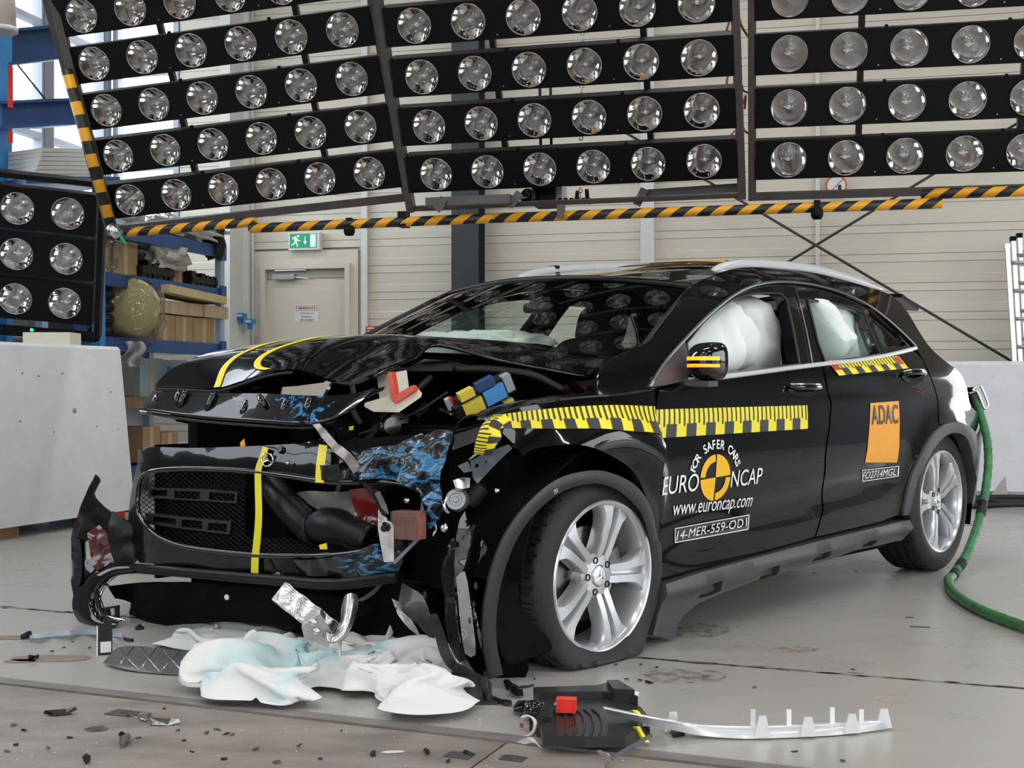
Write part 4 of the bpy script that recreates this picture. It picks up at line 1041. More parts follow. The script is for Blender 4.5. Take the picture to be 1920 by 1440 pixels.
def wheel(c, ax, R, rot, flat=None, hi=360):
    ax = ax.normalized(); fwd = ax.cross(UZ).normalized(); up = fwd.cross(ax); up = up if up.z > 0 else -up
    t = tire_mesh(c, ax, fwd, R, .235, flat, hi).build('wheel', M_tire, CAR, autosm=32)
    mb = MB(); mb.lathe([(.246, -.006), (.247, .002), (.243, .006), (.236, .004), (.230, -.004), (.224, -.018), (.218, -.05), (.215, -.19), (.235, -.205), (.246, -.205)], c, ax, 64)
    def pt(r, a, z): return c+fwd*math.cos(a)*r+up*math.sin(a)*r+ax*z
    def zf(r): return interp(r, [.03, .06, .10, .17, .222, .24], [-.030, -.022, -.014, -.006, -.006, -.008])
    for s in range(5):
        A = rot+2*PI*s/5
        for sg in (1, -1):
            rs = [.060, .085, .11, .14, .17, .195, .215, .231]
            a_in = [.10, .062, .052, .050, .050, .052, .056, .06]
            a_out = [.53, .41, .325, .275, .255, .265, .31, .35]
            top = [[], [], [], []]; bot = [[], []]
            for r, ai, ao in zip(rs, a_in, a_out):
                z = zf(r); top[0].append(pt(r, A+sg*ai, z-.010)); top[1].append(pt(r, A+sg*(ai+.02), z)); top[2].append(pt(r, A+sg*(ao-.035), z)); top[3].append(pt(r, A+sg*ao, z-.012))
                bot[0].append(pt(r, A+sg*ai, z-.040)); bot[1].append(pt(r, A+sg*(ao-.02), z-.055))
            G = [bot[0], top[0], top[1], top[2], top[3], bot[1]]
            mb.grid(G, 0, True, flip=(sg > 0))
        # slot floor between twin arms
        mb.grid([[pt(r, A-.11, zf(r)-.034) for r in (.06, .14, .225)], [pt(r, A+.11, zf(r)-.034) for r in (.06, .14, .225)]], 0, False)
    # hub disc
    mb.lathe([(.074, -.060), (.074, -.034), (.066, -.024), (.036, -.022), (.034, -.028), (0, -.028)], c, ax, 40)
    mb.build('rim', M_rimA, t, autosm=35)
    for s in range(5):
        A = rot+2*PI*(s+.5)/5; q = pt(.054, A, -.0225); mb = MB(); mb.lathe([(.0115, .0), (.0115, .0025), (.0085, .003), (.0085, -.004), (0, -.004)], q, ax, 12); mb.lathe([(0, -.001), (.006, -.001), (.006, -.006)], q, ax, 6); mb.build('bolt_hole', M_black, t)
    mb = MB(); q = c-ax*.020; mb.lathe([(0, .005), (.026, .004), (.031, .002), (.033, -.004)], q, ax, 32, 0)
    mb.lathe([(.030, .0045), (.033, .0045), (.033, .002), (.030, .002)], q, ax, 32, 1)
    for s in range(3):
        a = PI/2+2*PI*s/3; d = fwd*math.cos(a)+up*math.sin(a); e = ax.cross(d); b = q+ax*.006
        mb.add([b+d*.027, b+e*.0055+ax*.002, b-d*.006, b-e*.0055+ax*.002], [(0, 1, 2), (0, 2, 3)], 1)
    mb.build('hub_cap', [M_silver, M_chrome], t)
    mb = MB(); mb.lathe([(.05, -.085), (.155, -.085), (.155, -.11), (.05, -.11)], c, ax, 40, smooth=False); mb.lathe([(0, -.06), (.07, -.06), (.075, -.09)], c, ax, 24); mb.build('brake_disc', M_brake, t)
    a = PI*.97; mb = MB()
    G = [[pt(r, a+da, z) for da in np.linspace(-.42, .42, 8)] for r, z in ((.10, -.075), (.115, -.062), (.16, -.060), (.175, -.075), (.175, -.12))]
    mb.shell(G, .02); mb.build('brake_caliper', M_caliper, t)
    mb = MB(); mb.lathe([(0, -.125), (.21, -.125), (.22, -.19)], c, ax, 32); mb.build('wheel_back', M_dark, t)
    return t
AXL = CL.copy()
wheel(cw(2.699, .868, .336), CL, .335, 2.56)
axf = (CL*math.cos(math.radians(2.0))-CB*math.sin(math.radians(2.0))+UZ*-.02).normalized()
wheel(cw(.043, .868, .277), axf, .327, PI, flat=.020)
wheel(cw(2.699, -.868, .336), -CL, .335, .2, hi=90)
wheel(cw(.02, -.845, .335), -CL, .335, .5, hi=90)
# tire lettering on both visible tires
def tire_text(body, c, ax, R, a0, size, up_):
    fwd = ax.cross(UZ).normalized(); vs, fs = text_mesh(body, size, 'CENTER'); mb = MB(); P = []
    for v in vs:
        a = a0-v.x/R; r = R+v.y; P.append(c+fwd*math.cos(a)*r+up_*math.sin(a)*r+ax*.0112)
    mb.add(P, fs); return mb
up_ = UZ
for c, ax, items in ((cw(2.699, .868, .336), CL, (('SportContact', 2.55, .030), ('Continental', -1.2, .028))), (cw(.043, .868, .277), axf, (('235 / 50', -.75, .026),))):
    fwd = ax.cross(UZ).normalized()
    for b_, a0, sz in items:
        vs, fs = text_mesh(b_, sz, 'CENTER'); mb = MB(); sg = -1 if fwd.dot(CB) > 0 else 1; P = []
        for v in vs:
            # angle measured from +x (rearwards) so that text reads clockwise from outside
            a = a0-v.x/.29; r = .280+v.y; P.append(c+CB*math.cos(a)*r+UZ*math.sin(a)*r+ax*.0105)
        mb.add(P, fs); mb.build('tire_lettering', mat('tire_letter_rubber', (.05, .05, .05), .4), CAR)
# wheel housings and underbody
for xc, r, sg in ((2.70, .40, 1), (2.70, .40, -1)):
    if True:
        mb = MB(); G = []
        for k in range(15):
            a = -.35+(PI+.7)*k/14; G.append([cw(xc+r*math.cos(a), sg*y, .33+r*math.sin(a)) for y in (.86 if xc > 1 else .80, .55)])
        mb.grid(G, 0); mb.add([cw(xc+r*math.cos(-.35+(PI+.7)*k/14), sg*.55, .33+r*math.sin(-.35+(PI+.7)*k/14)) for k in range(15)], [tuple(range(15))]); mb.build('wheel_housing', M_dark, CAR)
mb = MB(); mb.box(cw(1.37, 0, .20), (CB, CL, UZ), (1.85, 1.56, .10)); mb.box(cw(3.2, 0, .30), (CB, CL, UZ), (.4, 1.3, .12)); mb.build('underbody', M_dark, CAR)
mb = MB(); mb.box(cw(.36, 0, .60), (CB, CL, UZ), (.04, 1.40, .70)); mb.build('firewall', M_dark, CAR)
mb = MB(); mb.box(cw(1.37, .80, .56), (CB, CL, UZ), (1.85, .02, .62)); mb.build('door_inner', M_dark, CAR)
mb = MB(); mb.box(cw(1.37, -.76, .58), (CB, CL, UZ), (1.85, .02, .62)); mb.build('door_inner', M_dark, CAR)

# ---- cabin
mb = MB(); mb.shell(up_grid([[cw(.45, y, .93) for y in (-.72, 0, .72)], [cw(.62, y, 1.0) for y in (-.70, 0, .70)], [cw(.85, y, .985) for y in (-.70, 0, .70)], [cw(.92, y, .86) for y in (-.70, 0, .70)], [cw(.90, y, .5) for y in (-.7, 0, .7)]], 3, 3), .02); mb.build('dashboard', M_plas, CAR)
def seat(y):
    lean = (UZ*.95+CB*.30).normalized(); nrm = (CB*.95-UZ*.30).normalized()
    b = MB(); pillow(b, cw(1.45, y, .80), (lean, CL, nrm), (.66, .44, .14), .45); s = b.build('seat', M_seat, CAR)
    b = MB(); pillow(b, cw(1.62, y, 1.175), (lean, CL, nrm), (.22, .28, .10), .6); b.build('headrest', M_seat, s)
    b = MB(); pillow(b, cw(1.12, y, .47), (CB, CL, UZ), (.56, .52, .16), .5); b.build('seat_cushion', M_seat, s)
    for q in (-.07, .07):
        b = MB(); b.tube([cw(1.56, y+q, 1.05), cw(1.60, y+q, 1.15)], .008, 8); b.build('headrest_post', M_alu, s)
seat(.33); seat(-.36)
b = MB(); pillow(b, cw(2.32, 0, .78), ((UZ*.95+CB*.3).normalized(), CL, (CB*.95-UZ*.3).normalized()), (.62, 1.0, .16), .35); b.build('rear_seat', M_seat, CAR)
for y in (-.35, .22):
    b = MB(); pillow(b, cw(2.44, y, 1.10), ((UZ*.95+CB*.3).normalized(), CL, (CB*.95-UZ*.3).normalized()), (.16, .26, .09), .6); b.build('rear_headrest', M_seat, CAR)
sw = (CB*-.5+UZ*.0).normalized(); sa_ = (CB*.88+UZ*.45).normalized(); c = cw(.98, .38, .86); e1 = CL; e2 = sa_.cross(e1)
mb = MB(); mb.tube([c+e1*.185*math.cos(2*PI*k/32)+e2*.185*math.sin(2*PI*k/32) for k in range(32)], .017, 8, closed=True)
for a in (0, PI, -PI/2): mb.tube([c, c+e1*.18*math.cos(a)+e2*.18*math.sin(a)], .02, 8)
mb.lathe([(0, .02), (.07, .015), (.08, -.03), (.03, -.2)], c, sa_, 20); mb.build('steering_wheel', M_plas, CAR)
# cabin headliner
mb = MB(); mb.grid([[q-UZ*.035 for q in r] for r in ROOFG[2:]], 0, True, True); mb.build('headliner', mat('headliner_black', (.02, .02, .02), .9), CAR)
# ---- airbags
def wr(x, z, s): return noise.noise(Vector((x*4+s, z*4, s)))+.5*abs(noise.noise(Vector((x*9+s, z*7, s*2))))
def curtain(name, pix, y0, bulge, seed, res=.026):
    poly = [(c.x, c.z) for c in [c_of(cy(1200+u/3, 470+v/3, y0)) for u, v in sm2(pix)]]
    V, T, loops = tri_poly(poly, (), res); mb = MB(); segs = [(a, b_) for a, b_ in zip(loops[0], loops[0][1:]+loops[0][:1])]
    P = []; Q = []
    for v in V:
        d = min(segd(v, *s_) for s_ in segs); k = min(1, d/.12); k = math.sqrt(k*(2-k)); w = wr(v[0], v[1], seed)
        ridge = 1-abs(noise.noise(Vector((v[0]*5+seed*3, v[1]*3.2, seed))))*2
        P.append(cw(v[0], y0-.05+bulge*k*(1+.45*w)+.045*max(0, ridge)*k+.05*k*min(1, noise.voronoi(Vector((v[0]*7+seed, v[1]*5+.25*noise.noise(Vector((v[0]*6, v[1]*6, seed))), seed)))[0][0]*1.4), v[1])); Q.append(cw(v[0], y0-.05-bulge*.6*k, v[1]))
    def orient(t, Z, s):
        nn = (Z[t[1]]-Z[t[0]]).cross(Z[t[2]]-Z[t[0]]); return t if nn.dot(CL)*s > 0 else t[::-1]
    mb.add(P, [orient(t, P, 1) for t in T], 0, True); mb.add(Q, [orient(t, Q, -1) for t in T], 0, True)
    return mb.build(name, M_airbag, CAR)
def pz(*a): return PX(*[(1200+u/3, 470+v/3) for u, v in a])
curtain('curtain_airbag', ((250, 540), (300, 450), (400, 350), (530, 262), (560, 320), (628, 440), (622, 660), (550, 690), (420, 730), (300, 640)), .66, .07, 1.3)
curtain('side_airbag', ((520, 285), (600, 250), (690, 255), (740, 340), (762, 460), (772, 680), (690, 715), (600, 715), (560, 500)), .60, .05, 4.1)
curtain('rear_curtain_airbag', ((925, 235), (1030, 255), (1085, 330), (1195, 520), (1130, 600), (1010, 690), (960, 480)), .66, .07, 7.7)
curtain('rear_side_airbag', ((1040, 265), (1160, 280), (1290, 390), (1400, 650), (1180, 720), (1030, 720), (1060, 500)), .645, .05, 9.2)
# passenger front airbag lying on the dashboard
mb = MB(); pillow(mb, cw(.78, -.38, 1.045), (CB, CL, UZ), (.42, .62, .16), .6, 22, 0, .25, 9, 3); mb.build('front_airbag', M_airbag, CAR)
# ================================================================== crushed front of the car
def ilist(v, t): return interp(v, [a for a, _ in t], [b for _, b in t])
def DF(px): return ilist(px, [(120, 4.86), (200, 4.80), (245, 4.76), (262, 4.66), (290, 4.56), (400, 4.345), (500, 4.155), (600, 3.985), (700, 3.87), (800, 3.83), (900, 3.75)])
def spanel(name, m, poly, Df, holes=(), res=14, th=.008, parent=None, crump=0, cs=14, seed=0, mats=None, autosm=None):
    """sheet part whose outline is known in the photo and whose depth is given by Df(px,py); built as a solid sheet"""
    V, T, loops = tri_poly([tuple(p) for p in poly], holes, res); mb = MB()
    def q(x, y):
        p = at(x, y, Df(x, y))
        if crump: p += (CB*-.8+CL*.5)*(crump*(fbm(p+Vector((seed, 0, 0)), cs, 3)))
        return p
    P = [q(*v) for v in V]; B = [p+(CB*.75-CL*.45).normalized()*th for p in P]; n = len(P)
    def ori(t, Z, s):
        nn = (Z[t[1]]-Z[t[0]]).cross(Z[t[2]]-Z[t[0]]); return t if nn.y*s < 0 else t[::-1]
    mb.add(P, [ori(t, P, 1) for t in T], 0, True); mb.add(B, [ori(t, B, -1) for t in T], 0, True)
    for lp in loops:
        A = [q(*p) for p in lp]; A2 = [p+(CB*.75-CL*.45).normalized()*th for p in A]; k = len(A)
        mb.add(A+A2, [(i, (i+1) % k, k+(i+1) % k, k+i) for i in range(k)])
    return mb.build(name, mats or m, parent or CAR, autosm=autosm)
def cv(pts, n=4): return sm2(pts, n)
def z1(*a): return [(220+u/3, 600+v/3) for u, v in a]        # helpers: zoom frames used while tracing
def z2(*a): return [(640+u/3, 620+v/3) for u, v in a]
def z3(*a): return [(100+u/3, 840+v/3) for u, v in a]
def z4(*a): return [(600+u/2.743, 900+v/2.743) for u, v in a]

# ---- bonnet
rows = [
 ([(292, 727), (350, 729), (407, 731), (450, 720), (500, 704), (560, 697), (620, 716), (665, 722), (700, 708)], 4.60, 4.09),
 ([(318, 700), (375, 697), (425, 690), (480, 678), (530, 672), (585, 672), (635, 692), (690, 698), (735, 690)], 4.68, 4.20),
 ([(365, 676), (420, 668), (470, 661), (525, 654), (575, 650), (628, 652), (680, 670), (728, 668), (778, 672)], 4.755, 4.30),
 ([(440, 658), (500, 648), (550, 642), (600, 637), (650, 634), (700, 633), (750, 636), (790, 638), (822, 648)], 4.89, 4.44),
 ([(563, 657), (620, 650), (680, 644), (730, 640), (780, 637), (830, 637), (875, 645), (920, 658), (955, 681)], 5.13, 4.40),
 ([(683, 668), (740, 655), (800, 642), (850, 636), (910, 638), (980, 646), (1050, 658), (1128, 676), (1104, 707)], 5.39, 4.38)]
G = []
for pts, d0, d1 in rows:
    n = len(pts); G.append([at(x, y, d0+(d1-d0)*k/(n-1)) for k, (x, y) in enumerate(pts)])
HG = up_grid(G, 6, 6)
for r in HG:
    for i, p in enumerate(r):
        c = c_of(p); k = max(0, min(1, (c.y+.35)/.6)); r[i] = p+UZ*(.006*k*noise.noise(p*5))
mb = MB(); mb.shell(HG, -.010); BON = mb.build('bonnet', M_paint, CAR)
def proj2(p): return 960+F*p.x/p.y, HZ-F*(p.z-HC)/p.y
HP = [(proj2(p), p.y) for r in HG[::2] for p in r[::2]]
def hoodD(px, py):
    ds = sorted(((a[0]-px)**2+(a[1]-py)**2, d) for a, d in HP)[:5]; w = [1/(q[0]+4) for q in ds]; return sum(a*b[1] for a, b in zip(w, ds))/sum(w)
# rolled edge of the bonnet flank
mb = MB(); mb.tube([r[-1] for r in HG], .007, 8); mb.build('bonnet_edge', M_paint, BON)
mb = MB(); mb.tube([p-UZ*.004 for p in HG[0][:30]], .006, 8); mb.build('bonnet_seal', M_seal, BON)
# inner lining frame under the bonnet's rear half
mb = MB(); mb.shell([[p-UZ*.05+CB*.02 for p in r[8:-4:4]] for r in HG[14:-2:3]], .01); mb.build('bonnet_liner', M_dark, BON)
# ---- front panel of the bonnet (inner frame with ribs)
top = cv([(284, 733), (350, 735), (420, 737), (500, 738), (600, 742), (660, 738), (705, 727)], 4)
bot = cv([(264, 768), (330, 778), (400, 786), (480, 792), (560, 796), (606, 792), (656, 771)], 4)
def DL(px): return ilist(px, [(260, 4.60), (300, 4.50), (450, 4.26), (600, 4.02), (720, 4.00)])
GL = []
for k in range(9):
    t = k/8; GL.append([at(a[0]+(b[0]-a[0])*t, a[1]+(b[1]-a[1])*t, DL(a[0])-.05*t+.0*math.sin(PI*t)) for a, b in zip(top, bot)])
GL.append([p+Vector((.004, .06, .004)) for p in GL[-1]])
mb = MB(); mb.shell(GL, -.006); LIP = mb.build('bonnet_front_frame', M_scuffF, CAR)
for u0, v0, u1, v1 in ((350, 405, 330, 475), (385, 400, 345, 500), (545, 410, 500, 520), (730, 460, 700, 535), (800, 430, 830, 490), (955, 450, 925, 530), (1085, 440, 1060, 525), (225, 430, 200, 480)):
    (a, b), (c, d) = z1((u0, v0), (u1, v1)); mb = MB(); D0 = DL(a)-.015; D1 = DL(c)-.050
    mb.tube(smooth_line([at(a, b, D0), at((a+c)/2-1, (b+d)/2, (D0+D1)/2-.012), at(c, d, D1)], 3), [.010]*6+[.006], 8); mb.build('stiffening_rib', M_plasg, LIP)
mb = MB(); mb.tube(smooth_line([at(x, y+4, DL(x)-.045) for x, y in ((264, 768), (330, 779), (400, 787), (480, 793), (560, 797), (606, 795))], 4), .007, 8); mb.build('lower_lip', M_plasg, LIP)
mb = MB(); mb.prism([at(x, y, 4.0) for x, y in ((600, 786), (665, 742), (722, 724), (718, 732), (668, 755), (612, 790))], (0, .05, .0)); mb.build('torn_corner', M_scuff2, LIP)
# chalk marks written on the frame
mb = MB(); vs, fs = text_fit('14.4 0.25', .05, .012); c = at(446, 747, DL(446)-.04)
rt = (at(460, 748, DL(460)-.04)-at(430, 746, DL(430)-.04)).normalized()
mb.add([c+rt*x+UZ*y for x, y in vs], fs); vs, fs = text_fit('1.5', .02, .012); mb.add([c+rt*(x+.005)-UZ*(.014-y) for x, y in vs], fs); mb.build('chalk_marks', M_lettw, LIP)

# ---- front bumper cover with grille opening
outer = cv([(258, 842), (268, 846), (285, 838), (350, 840), (430, 838), (500, 835), (600, 829), (690, 822), (770, 815), (842, 812)], 3)+cv([(842, 812), (830, 860), (822, 905), (835, 950), (800, 1000), (760, 1040), (738, 1082)], 3)[1:]+cv([(738, 1082), (640, 1084), (560, 1080), (480, 1074), (400, 1066), (320, 1060), (262, 1055)], 3)[1:]+cv([(262, 1055), (246, 1030), (240, 990), (244, 940), (252, 895), (258, 870)], 3)[1:]
hole = cv([(258, 940), (262, 905), (276, 887), (320, 880), (400, 880), (500, 887), (620, 903), (720, 903), (780, 915), (795, 940), (780, 985), (740, 1015), (680, 1034), (600, 1042), (500, 1042), (420, 1036), (350, 1026), (300, 1008), (272, 982), (260, 962)], 3)
def DB(px, py): return DF(px)-.055*math.exp(-((py-985)/95)**2)+(.05*((880-py)/60)**2 if py < 880 else 0)+(.035*max(0, (px-620)/200)**2)
BUMP = spanel('front_bumper', M_scuff2, outer, DB, [hole], 13, .012, crump=.005, cs=7)
# rolled rim round the opening
mb = MB(); mb.tube([at(x, y, DB(x, y)-.006) for x, y in hole], .010, 8, closed=True); mb.build('grille_rim', M_plasg, BUMP)
# heavy blue scuff marks: crumpled corner of the cover
cor = cv([(600, 872), (640, 868), (690, 840), (740, 835), (790, 812), (850, 808), (838, 850), (824, 900), (830, 950), (812, 960), (790, 930), (740, 900), (690, 898), (640, 902), (604, 900)], 2)
spanel('crumpled_bumper_corner', M_scuff, cor, lambda x, y: DB(x, y)-.035+.02*math.sin(x/13+y/17), (), 9, .006, crump=.035, cs=16, seed=4)
low = cv([(545, 1050), (600, 1048), (650, 1040), (700, 1020), (745, 1012), (760, 1030), (745, 1075), (690, 1082), (620, 1082), (560, 1078)], 2)
spanel('crumpled_lower_cover', M_scuffL, low, lambda x, y: DB(x, y)-.03, (), 9, .006, crump=.03, cs=16, seed=9)
# lower lip bar
mb = MB()
L = smooth_line([at(x, y, DF(x)-.05) for x, y in ((228, 1062), (300, 1067), (380, 1074), (460, 1081), (540, 1087), (600, 1092), (660, 1090), (745, 1078))], 5)
for k, p in enumerate(L): pass
mb.tube(L, .014, 8); mb.tube([p-UZ*.016+Vector((0, .02, 0)) for p in L], .010, 8); mb.build('lower_lip_bar', M_plas, BUMP)
# grille: two slats with openings, diamond mesh
def slat(poly, holes, nm):
    return spanel(nm, mat('grille_grey_plastic', (.03, .03, .031), .4), poly, lambda x, y: DF(x)+.06, holes, 12, .03, BUMP)
slat(z3((540, 225), (690, 228), (870, 232), (1035, 248), (1030, 312), (870, 300), (690, 290), (530, 278)), [z3((552, 235), (640, 237), (640, 272), (548, 268)), z3((680, 240), (825, 246), (823, 290), (680, 283)), z3((878, 248), (1022, 258), (1018, 300), (874, 292))], 'grille_slat')
slat(z3((515, 365), (700, 385), (850, 400), (1000, 412), (990, 488), (850, 470), (700, 452), (520, 425)), [z3((565, 385), (690, 398), (688, 432), (562, 415)), z3((722, 402), (838, 412), (836, 458), (720, 445)), z3((872, 420), (980, 428), (972, 474), (868, 462))], 'grille_slat')
hp = [tuple(p) for p in hole]
mb = MB()
for s in (1, -1):
    for k in range(-60, 110):
        pts = []
        for q in range(0, 80):
            x = 258+q*6.5; y = 960+s*(x-258)*.80+(k-20)*9.0
            ok = inpoly((x, y), hp) and (x < 462 or y > 1006) and x < 690
            if ok: pts.append(at(x, y, DF(x)+.075))
            else:
                if len(pts) > 1: mb.tube([pts[0], pts[len(pts)//2], pts[-1]], .0016, 4, caps=False)
                pts = []
        if len(pts) > 1: mb.tube([pts[0], pts[len(pts)//2], pts[-1]], .0016, 4, caps=False)
mb.build('grille_mesh', M_plas, BUMP)['kind'] = 'stuff'
# emblem
c = at(502, 862, DB(502, 862)-.012); n = Vector((-.30, -.95, .05)).normalized(); e = n.cross(UZ).normalized(); g_ = e.cross(n); g_ = g_ if g_.z > 0 else -g_
mb = MB(); mb.lathe([(.019, .0), (.024, .0), (.024, .006), (.019, .006), (.019, 0)], c, n, 28)
for s in range(3):
    a = PI/2+2*PI*s/3; d = e*math.cos(a)+g_*math.sin(a); q = n.cross(d); mb.add([c+d*.021+n*.004, c+q*.004+n*.006, c-d*.004+n*.004, c-q*.004+n*.006], [(0, 1, 2), (0, 2, 3)])
mb.build('emblem', M_chrome, BUMP)
# ---- things seen through the opening: fan, cooling duct, lamp shell, radiator
mb = MB(); c = at(520, 968, 4.45); fn = Vector((-.55, -.83, 0)).normalized()
mb.lathe([(.0, .0), (.10, .0), (.10, -.01)], c, fn, 32, 0); mb.lathe([(.100, .004), (.112, .004), (.112, -.03), (.1, -.03)], c, fn, 32, 1); mb.build('cooling_fan', [mat('fan_grey', (.10, .105, .11), .5), M_plas], CAR)
mb = MB(); P = []
hz = smooth_line([at(x, y, D) for x, y, D in ((505, 895, 4.30), (522, 925, 4.22), (548, 958, 4.15), (575, 985, 4.10), (592, 995, 4.08))], 8)
mb.tube(hz, [.046+(.004 if k % 2 else -.003) for k in range(len(hz))], 14); mb.build('air_hose', M_plas, CAR)
mb = MB(); mb.tube(smooth_line([at(582, 990, 4.09), at(620, 985, 4.03), at(660, 1000, 3.98), at(695, 1015, 3.95)], 4), [.05]*3+[.06]*4+[.052]*6, 12); mb.tube([at(584, 990, 4.09), at(592, 989, 4.08)], .058, 14); mb.build('air_duct', M_plas, CAR)
spanel('headlamp_shell', mat('headlamp_inner', (.55, .53, .50), .25, .5, var=.3, vscale=12), cv([(553, 925), (580, 920), (640, 922), (690, 920), (715, 935), (712, 985), (690, 1005), (660, 975), (640, 958), (610, 960), (585, 950)], 2), lambda x, y: 4.18-.0005*(x-553), (), 10, .01, crump=.05, cs=9)
spanel('red_reflection_sheet', mat('painted_red_reflection', (.25, .02, .018), .2, coat=.5), cv([(655, 918), (700, 915), (716, 935), (714, 990), (690, 1000), (665, 960)], 2), lambda x, y: 4.06, (), 10, .01, crump=.03, cs=11)  # red sheet standing in for the reddish reflection inside the headlamp
# radiator block
mb = MB(); rc = at(767, 984, 3.78); ru = (at(795, 985, 3.74)-at(738, 982, 3.80)).normalized(); rv = UZ; rn_ = ru.cross(rv)
mb.box(rc, (ru, rv, rn_), (.092, .085, .05)); RAD = mb.build('radiator', M_radiator, CAR)
for k in range(18):
    mb = MB(); mb.box(rc+ru*(-.048+.0056*k)-rn_*(.026 if rn_.y > 0 else -.026), (ru, rv, rn_), (.0015, .082, .004)); mb.build('cooling_fin', M_bare, RAD)
# ---- engine block, dark filler masses
mb = MB(); mb.box(cw(-.42, -.46, .42), (CB, CL, UZ), (.02, .60, .40)); mb.build('dark_grille_backing', M_dark, CAR)  # black sheet added behind the grille so that its opening looks dark
mb = MB(); mb.box(cw(.10, -.05, .50), (CB, CL, UZ), (.46, .95, .50)); mb.build('engine_block', M_dark, CAR)
mb = MB(); mb.box(cw(-.22, -.20, .42), (CB, CL, UZ), (.24, .95, .44)); mb.box(cw(-.34, -.25, .24), (CB, CL, UZ), (.3, .8, .2)); mb.build('radiator_pack', M_dark, CAR)
mb = MB(); mb.box(cw(.05, .66, .62), (CB, CL, UZ), (.62, .10, .30)); mb.box(cw(-.22, .50, .50), (CB, CL, UZ), (.3, .16, .5)); mb.build('inner_wing', M_dark, CAR)
mb = MB(); mb.box(cw(-.10, -.70, .62), (CB, CL, UZ), (.70, .06, .38)); mb.build('inner_wing', M_dark, CAR)
mb = MB(); mb.box(cw(-.32, -.79, .42), (CB, CL, UZ), (.46, .02, .50)); mb.build('far_bumper_side', M_dark, CAR)
spanel('far_wing', M_paint, cv([(300, 726), (360, 690), (440, 664), (520, 662), (520, 770), (430, 800), (330, 790), (318, 760)], 2), lambda x, y: 4.86+.0014*(x-300), (), 16, .01)
mb = MB(); mb.box(cw(-.12, .08, .17), (CB, CL, UZ), (.62, .80, .20)); mb.box(cw(-.10, -.45, .22), (CB, CL, UZ), (.6, .5, .14)); mb.build('underside_dark_box', M_dark, CAR)  # black boxes added so the space below the front stays dark
# jumble of black pipes, brackets and boxes in the engine bay
rng = random.Random(21)
for k in range(46):
    x = rng.uniform(-.36, .30); y = rng.uniform(-.15, .62); z = rng.uniform(.28, .80); p = cw(x-.10*rng.random(), y, z); mb = MB()
    d1 = Vector((rng.gauss(0, 1), rng.gauss(0, 1), rng.gauss(0, 1))).normalized(); d2 = d1.orthogonal().normalized(); d3 = d1.cross(d2); kd = k % 4
    if kd == 0: mb.box(p, (d1, d2, d3), (rng.uniform(.05, .14), rng.uniform(.03, .08), rng.uniform(.02, .05))); nm = 'engine_bay_box'
    elif kd == 1: mb.lathe([(0, -.03), (.03, -.03), (.035, 0), (.03, .04), (.015, .05), (0, .05)], p, d1, 14); nm = 'engine_bay_canister'
    else:
        q = [p]
        for j in range(4): q.append(q[-1]+(d1*.8+Vector((rng.gauss(0, .7), rng.gauss(0, .7), rng.gauss(0, .7)))).normalized()*.06)
        mb.tube(smooth_line(q, 4), rng.uniform(.006, .014), 8); nm = 'engine_bay_pipe'
    mb.build(nm, (M_plas, M_plasg, M_rubber, M_caliper)[rng.randrange(4)], CAR, autosm=40)
# a long wire crossing the bay
mb = MB(); mb.tube(smooth_line([at(672, 815, 4.15), at(730, 795, 4.12), at(790, 768, 4.10), at(815, 752, 4.10), at(840, 735, 4.1)], 5), .004, 6); mb.build('bay_wire', M_rubber, CAR)
mb = MB(); mb.tube(smooth_line([at(850, 693, 4.42), at(920, 694, 4.40), at(1000, 705, 4.36), at(1060, 735, 4.34)], 5), .016, 8); mb.build('corrugated_hose', M_plas, CAR)
# air filter element: folded white paper with a red frame
AF = MB(); a, b, c_, d_ = at(707, 705, 4.20), at(730, 700, 4.16), at(736, 746, 4.12), at(712, 752, 4.16)
AF.prism([a, b, c_, d_], (.05, .09, .012)); AF.prism([at(683, 762, 4.14), at(735, 747, 4.10), at(790, 744, 4.08), at(748, 773, 4.05), at(700, 772, 4.1)], (.0, .02, .012))
AF.prism([at(735, 748, 4.10), at(780, 732, 4.10), at(790, 744, 4.08), at(748, 773, 4.05)], (0, .03, .012)); af = AF.build('air_filter', mat('filter_paper', (.66, .63, .52), .8, bump=.5, bscale=120), CAR)
rb = MB(); rb.prism([at(x, y, 4.075) for x, y in ((727, 698), (734, 697), (741, 742), (736, 752), (733, 748))], (.01, .05, 0)); rb.prism([at(x, y, 4.07) for x, y in ((736, 752), (741, 741), (773, 722), (778, 731), (742, 757))], (.01, .03, .0))
rb.build('filter_frame', mat('filter_red', (.72, .10, .06), .45), af)
# fuse box: yellow and blue connectors
FS = 1.28
fu = (at(948, 722, 4.02)-at(880, 758, 3.98)).normalized(); fv = Vector((.25, -.1, .95)); fv = (fv-fu*fv.dot(fu)).normalized(); fw = fu.cross(fv); fw = fw if fw.y < 0 else -fw
fc = at(908, 740, 4.02); mb = MB(); mb.box(fc, (fu, fv, fw), (.155*FS, .05*FS, .05)); FB = mb.build('fuse_box', M_plas, CAR)
M_fy = mat('fuse_yellow', (.68, .52, .06), .45); M_fb = mat('fuse_blue', (.07, .27, .62), .45)
for dx, dz, L, H, m_ in ((-.045, -.006, .055, .036, M_fy), (.018, -.002, .058, .040, M_fb), (-.05, .032, .04, .022, M_fy), (.005, .034, .05, .022, mat('fuse_darkblue', (.02, .06, .16), .4)), (.062, .008, .022, .045, mat('fuse_grey', (.3, .31, .33), .4)), (.045, -.042, .026, .018, M_fy), (-.085, .0, .02, .03, M_plas)):
    mb = MB(); mb.box(fc+fu*dx*FS+fv*dz*FS+fw*.025, (fu, fv, fw), (L*FS, H*FS, .03)); mb.build('connector', m_, FB)
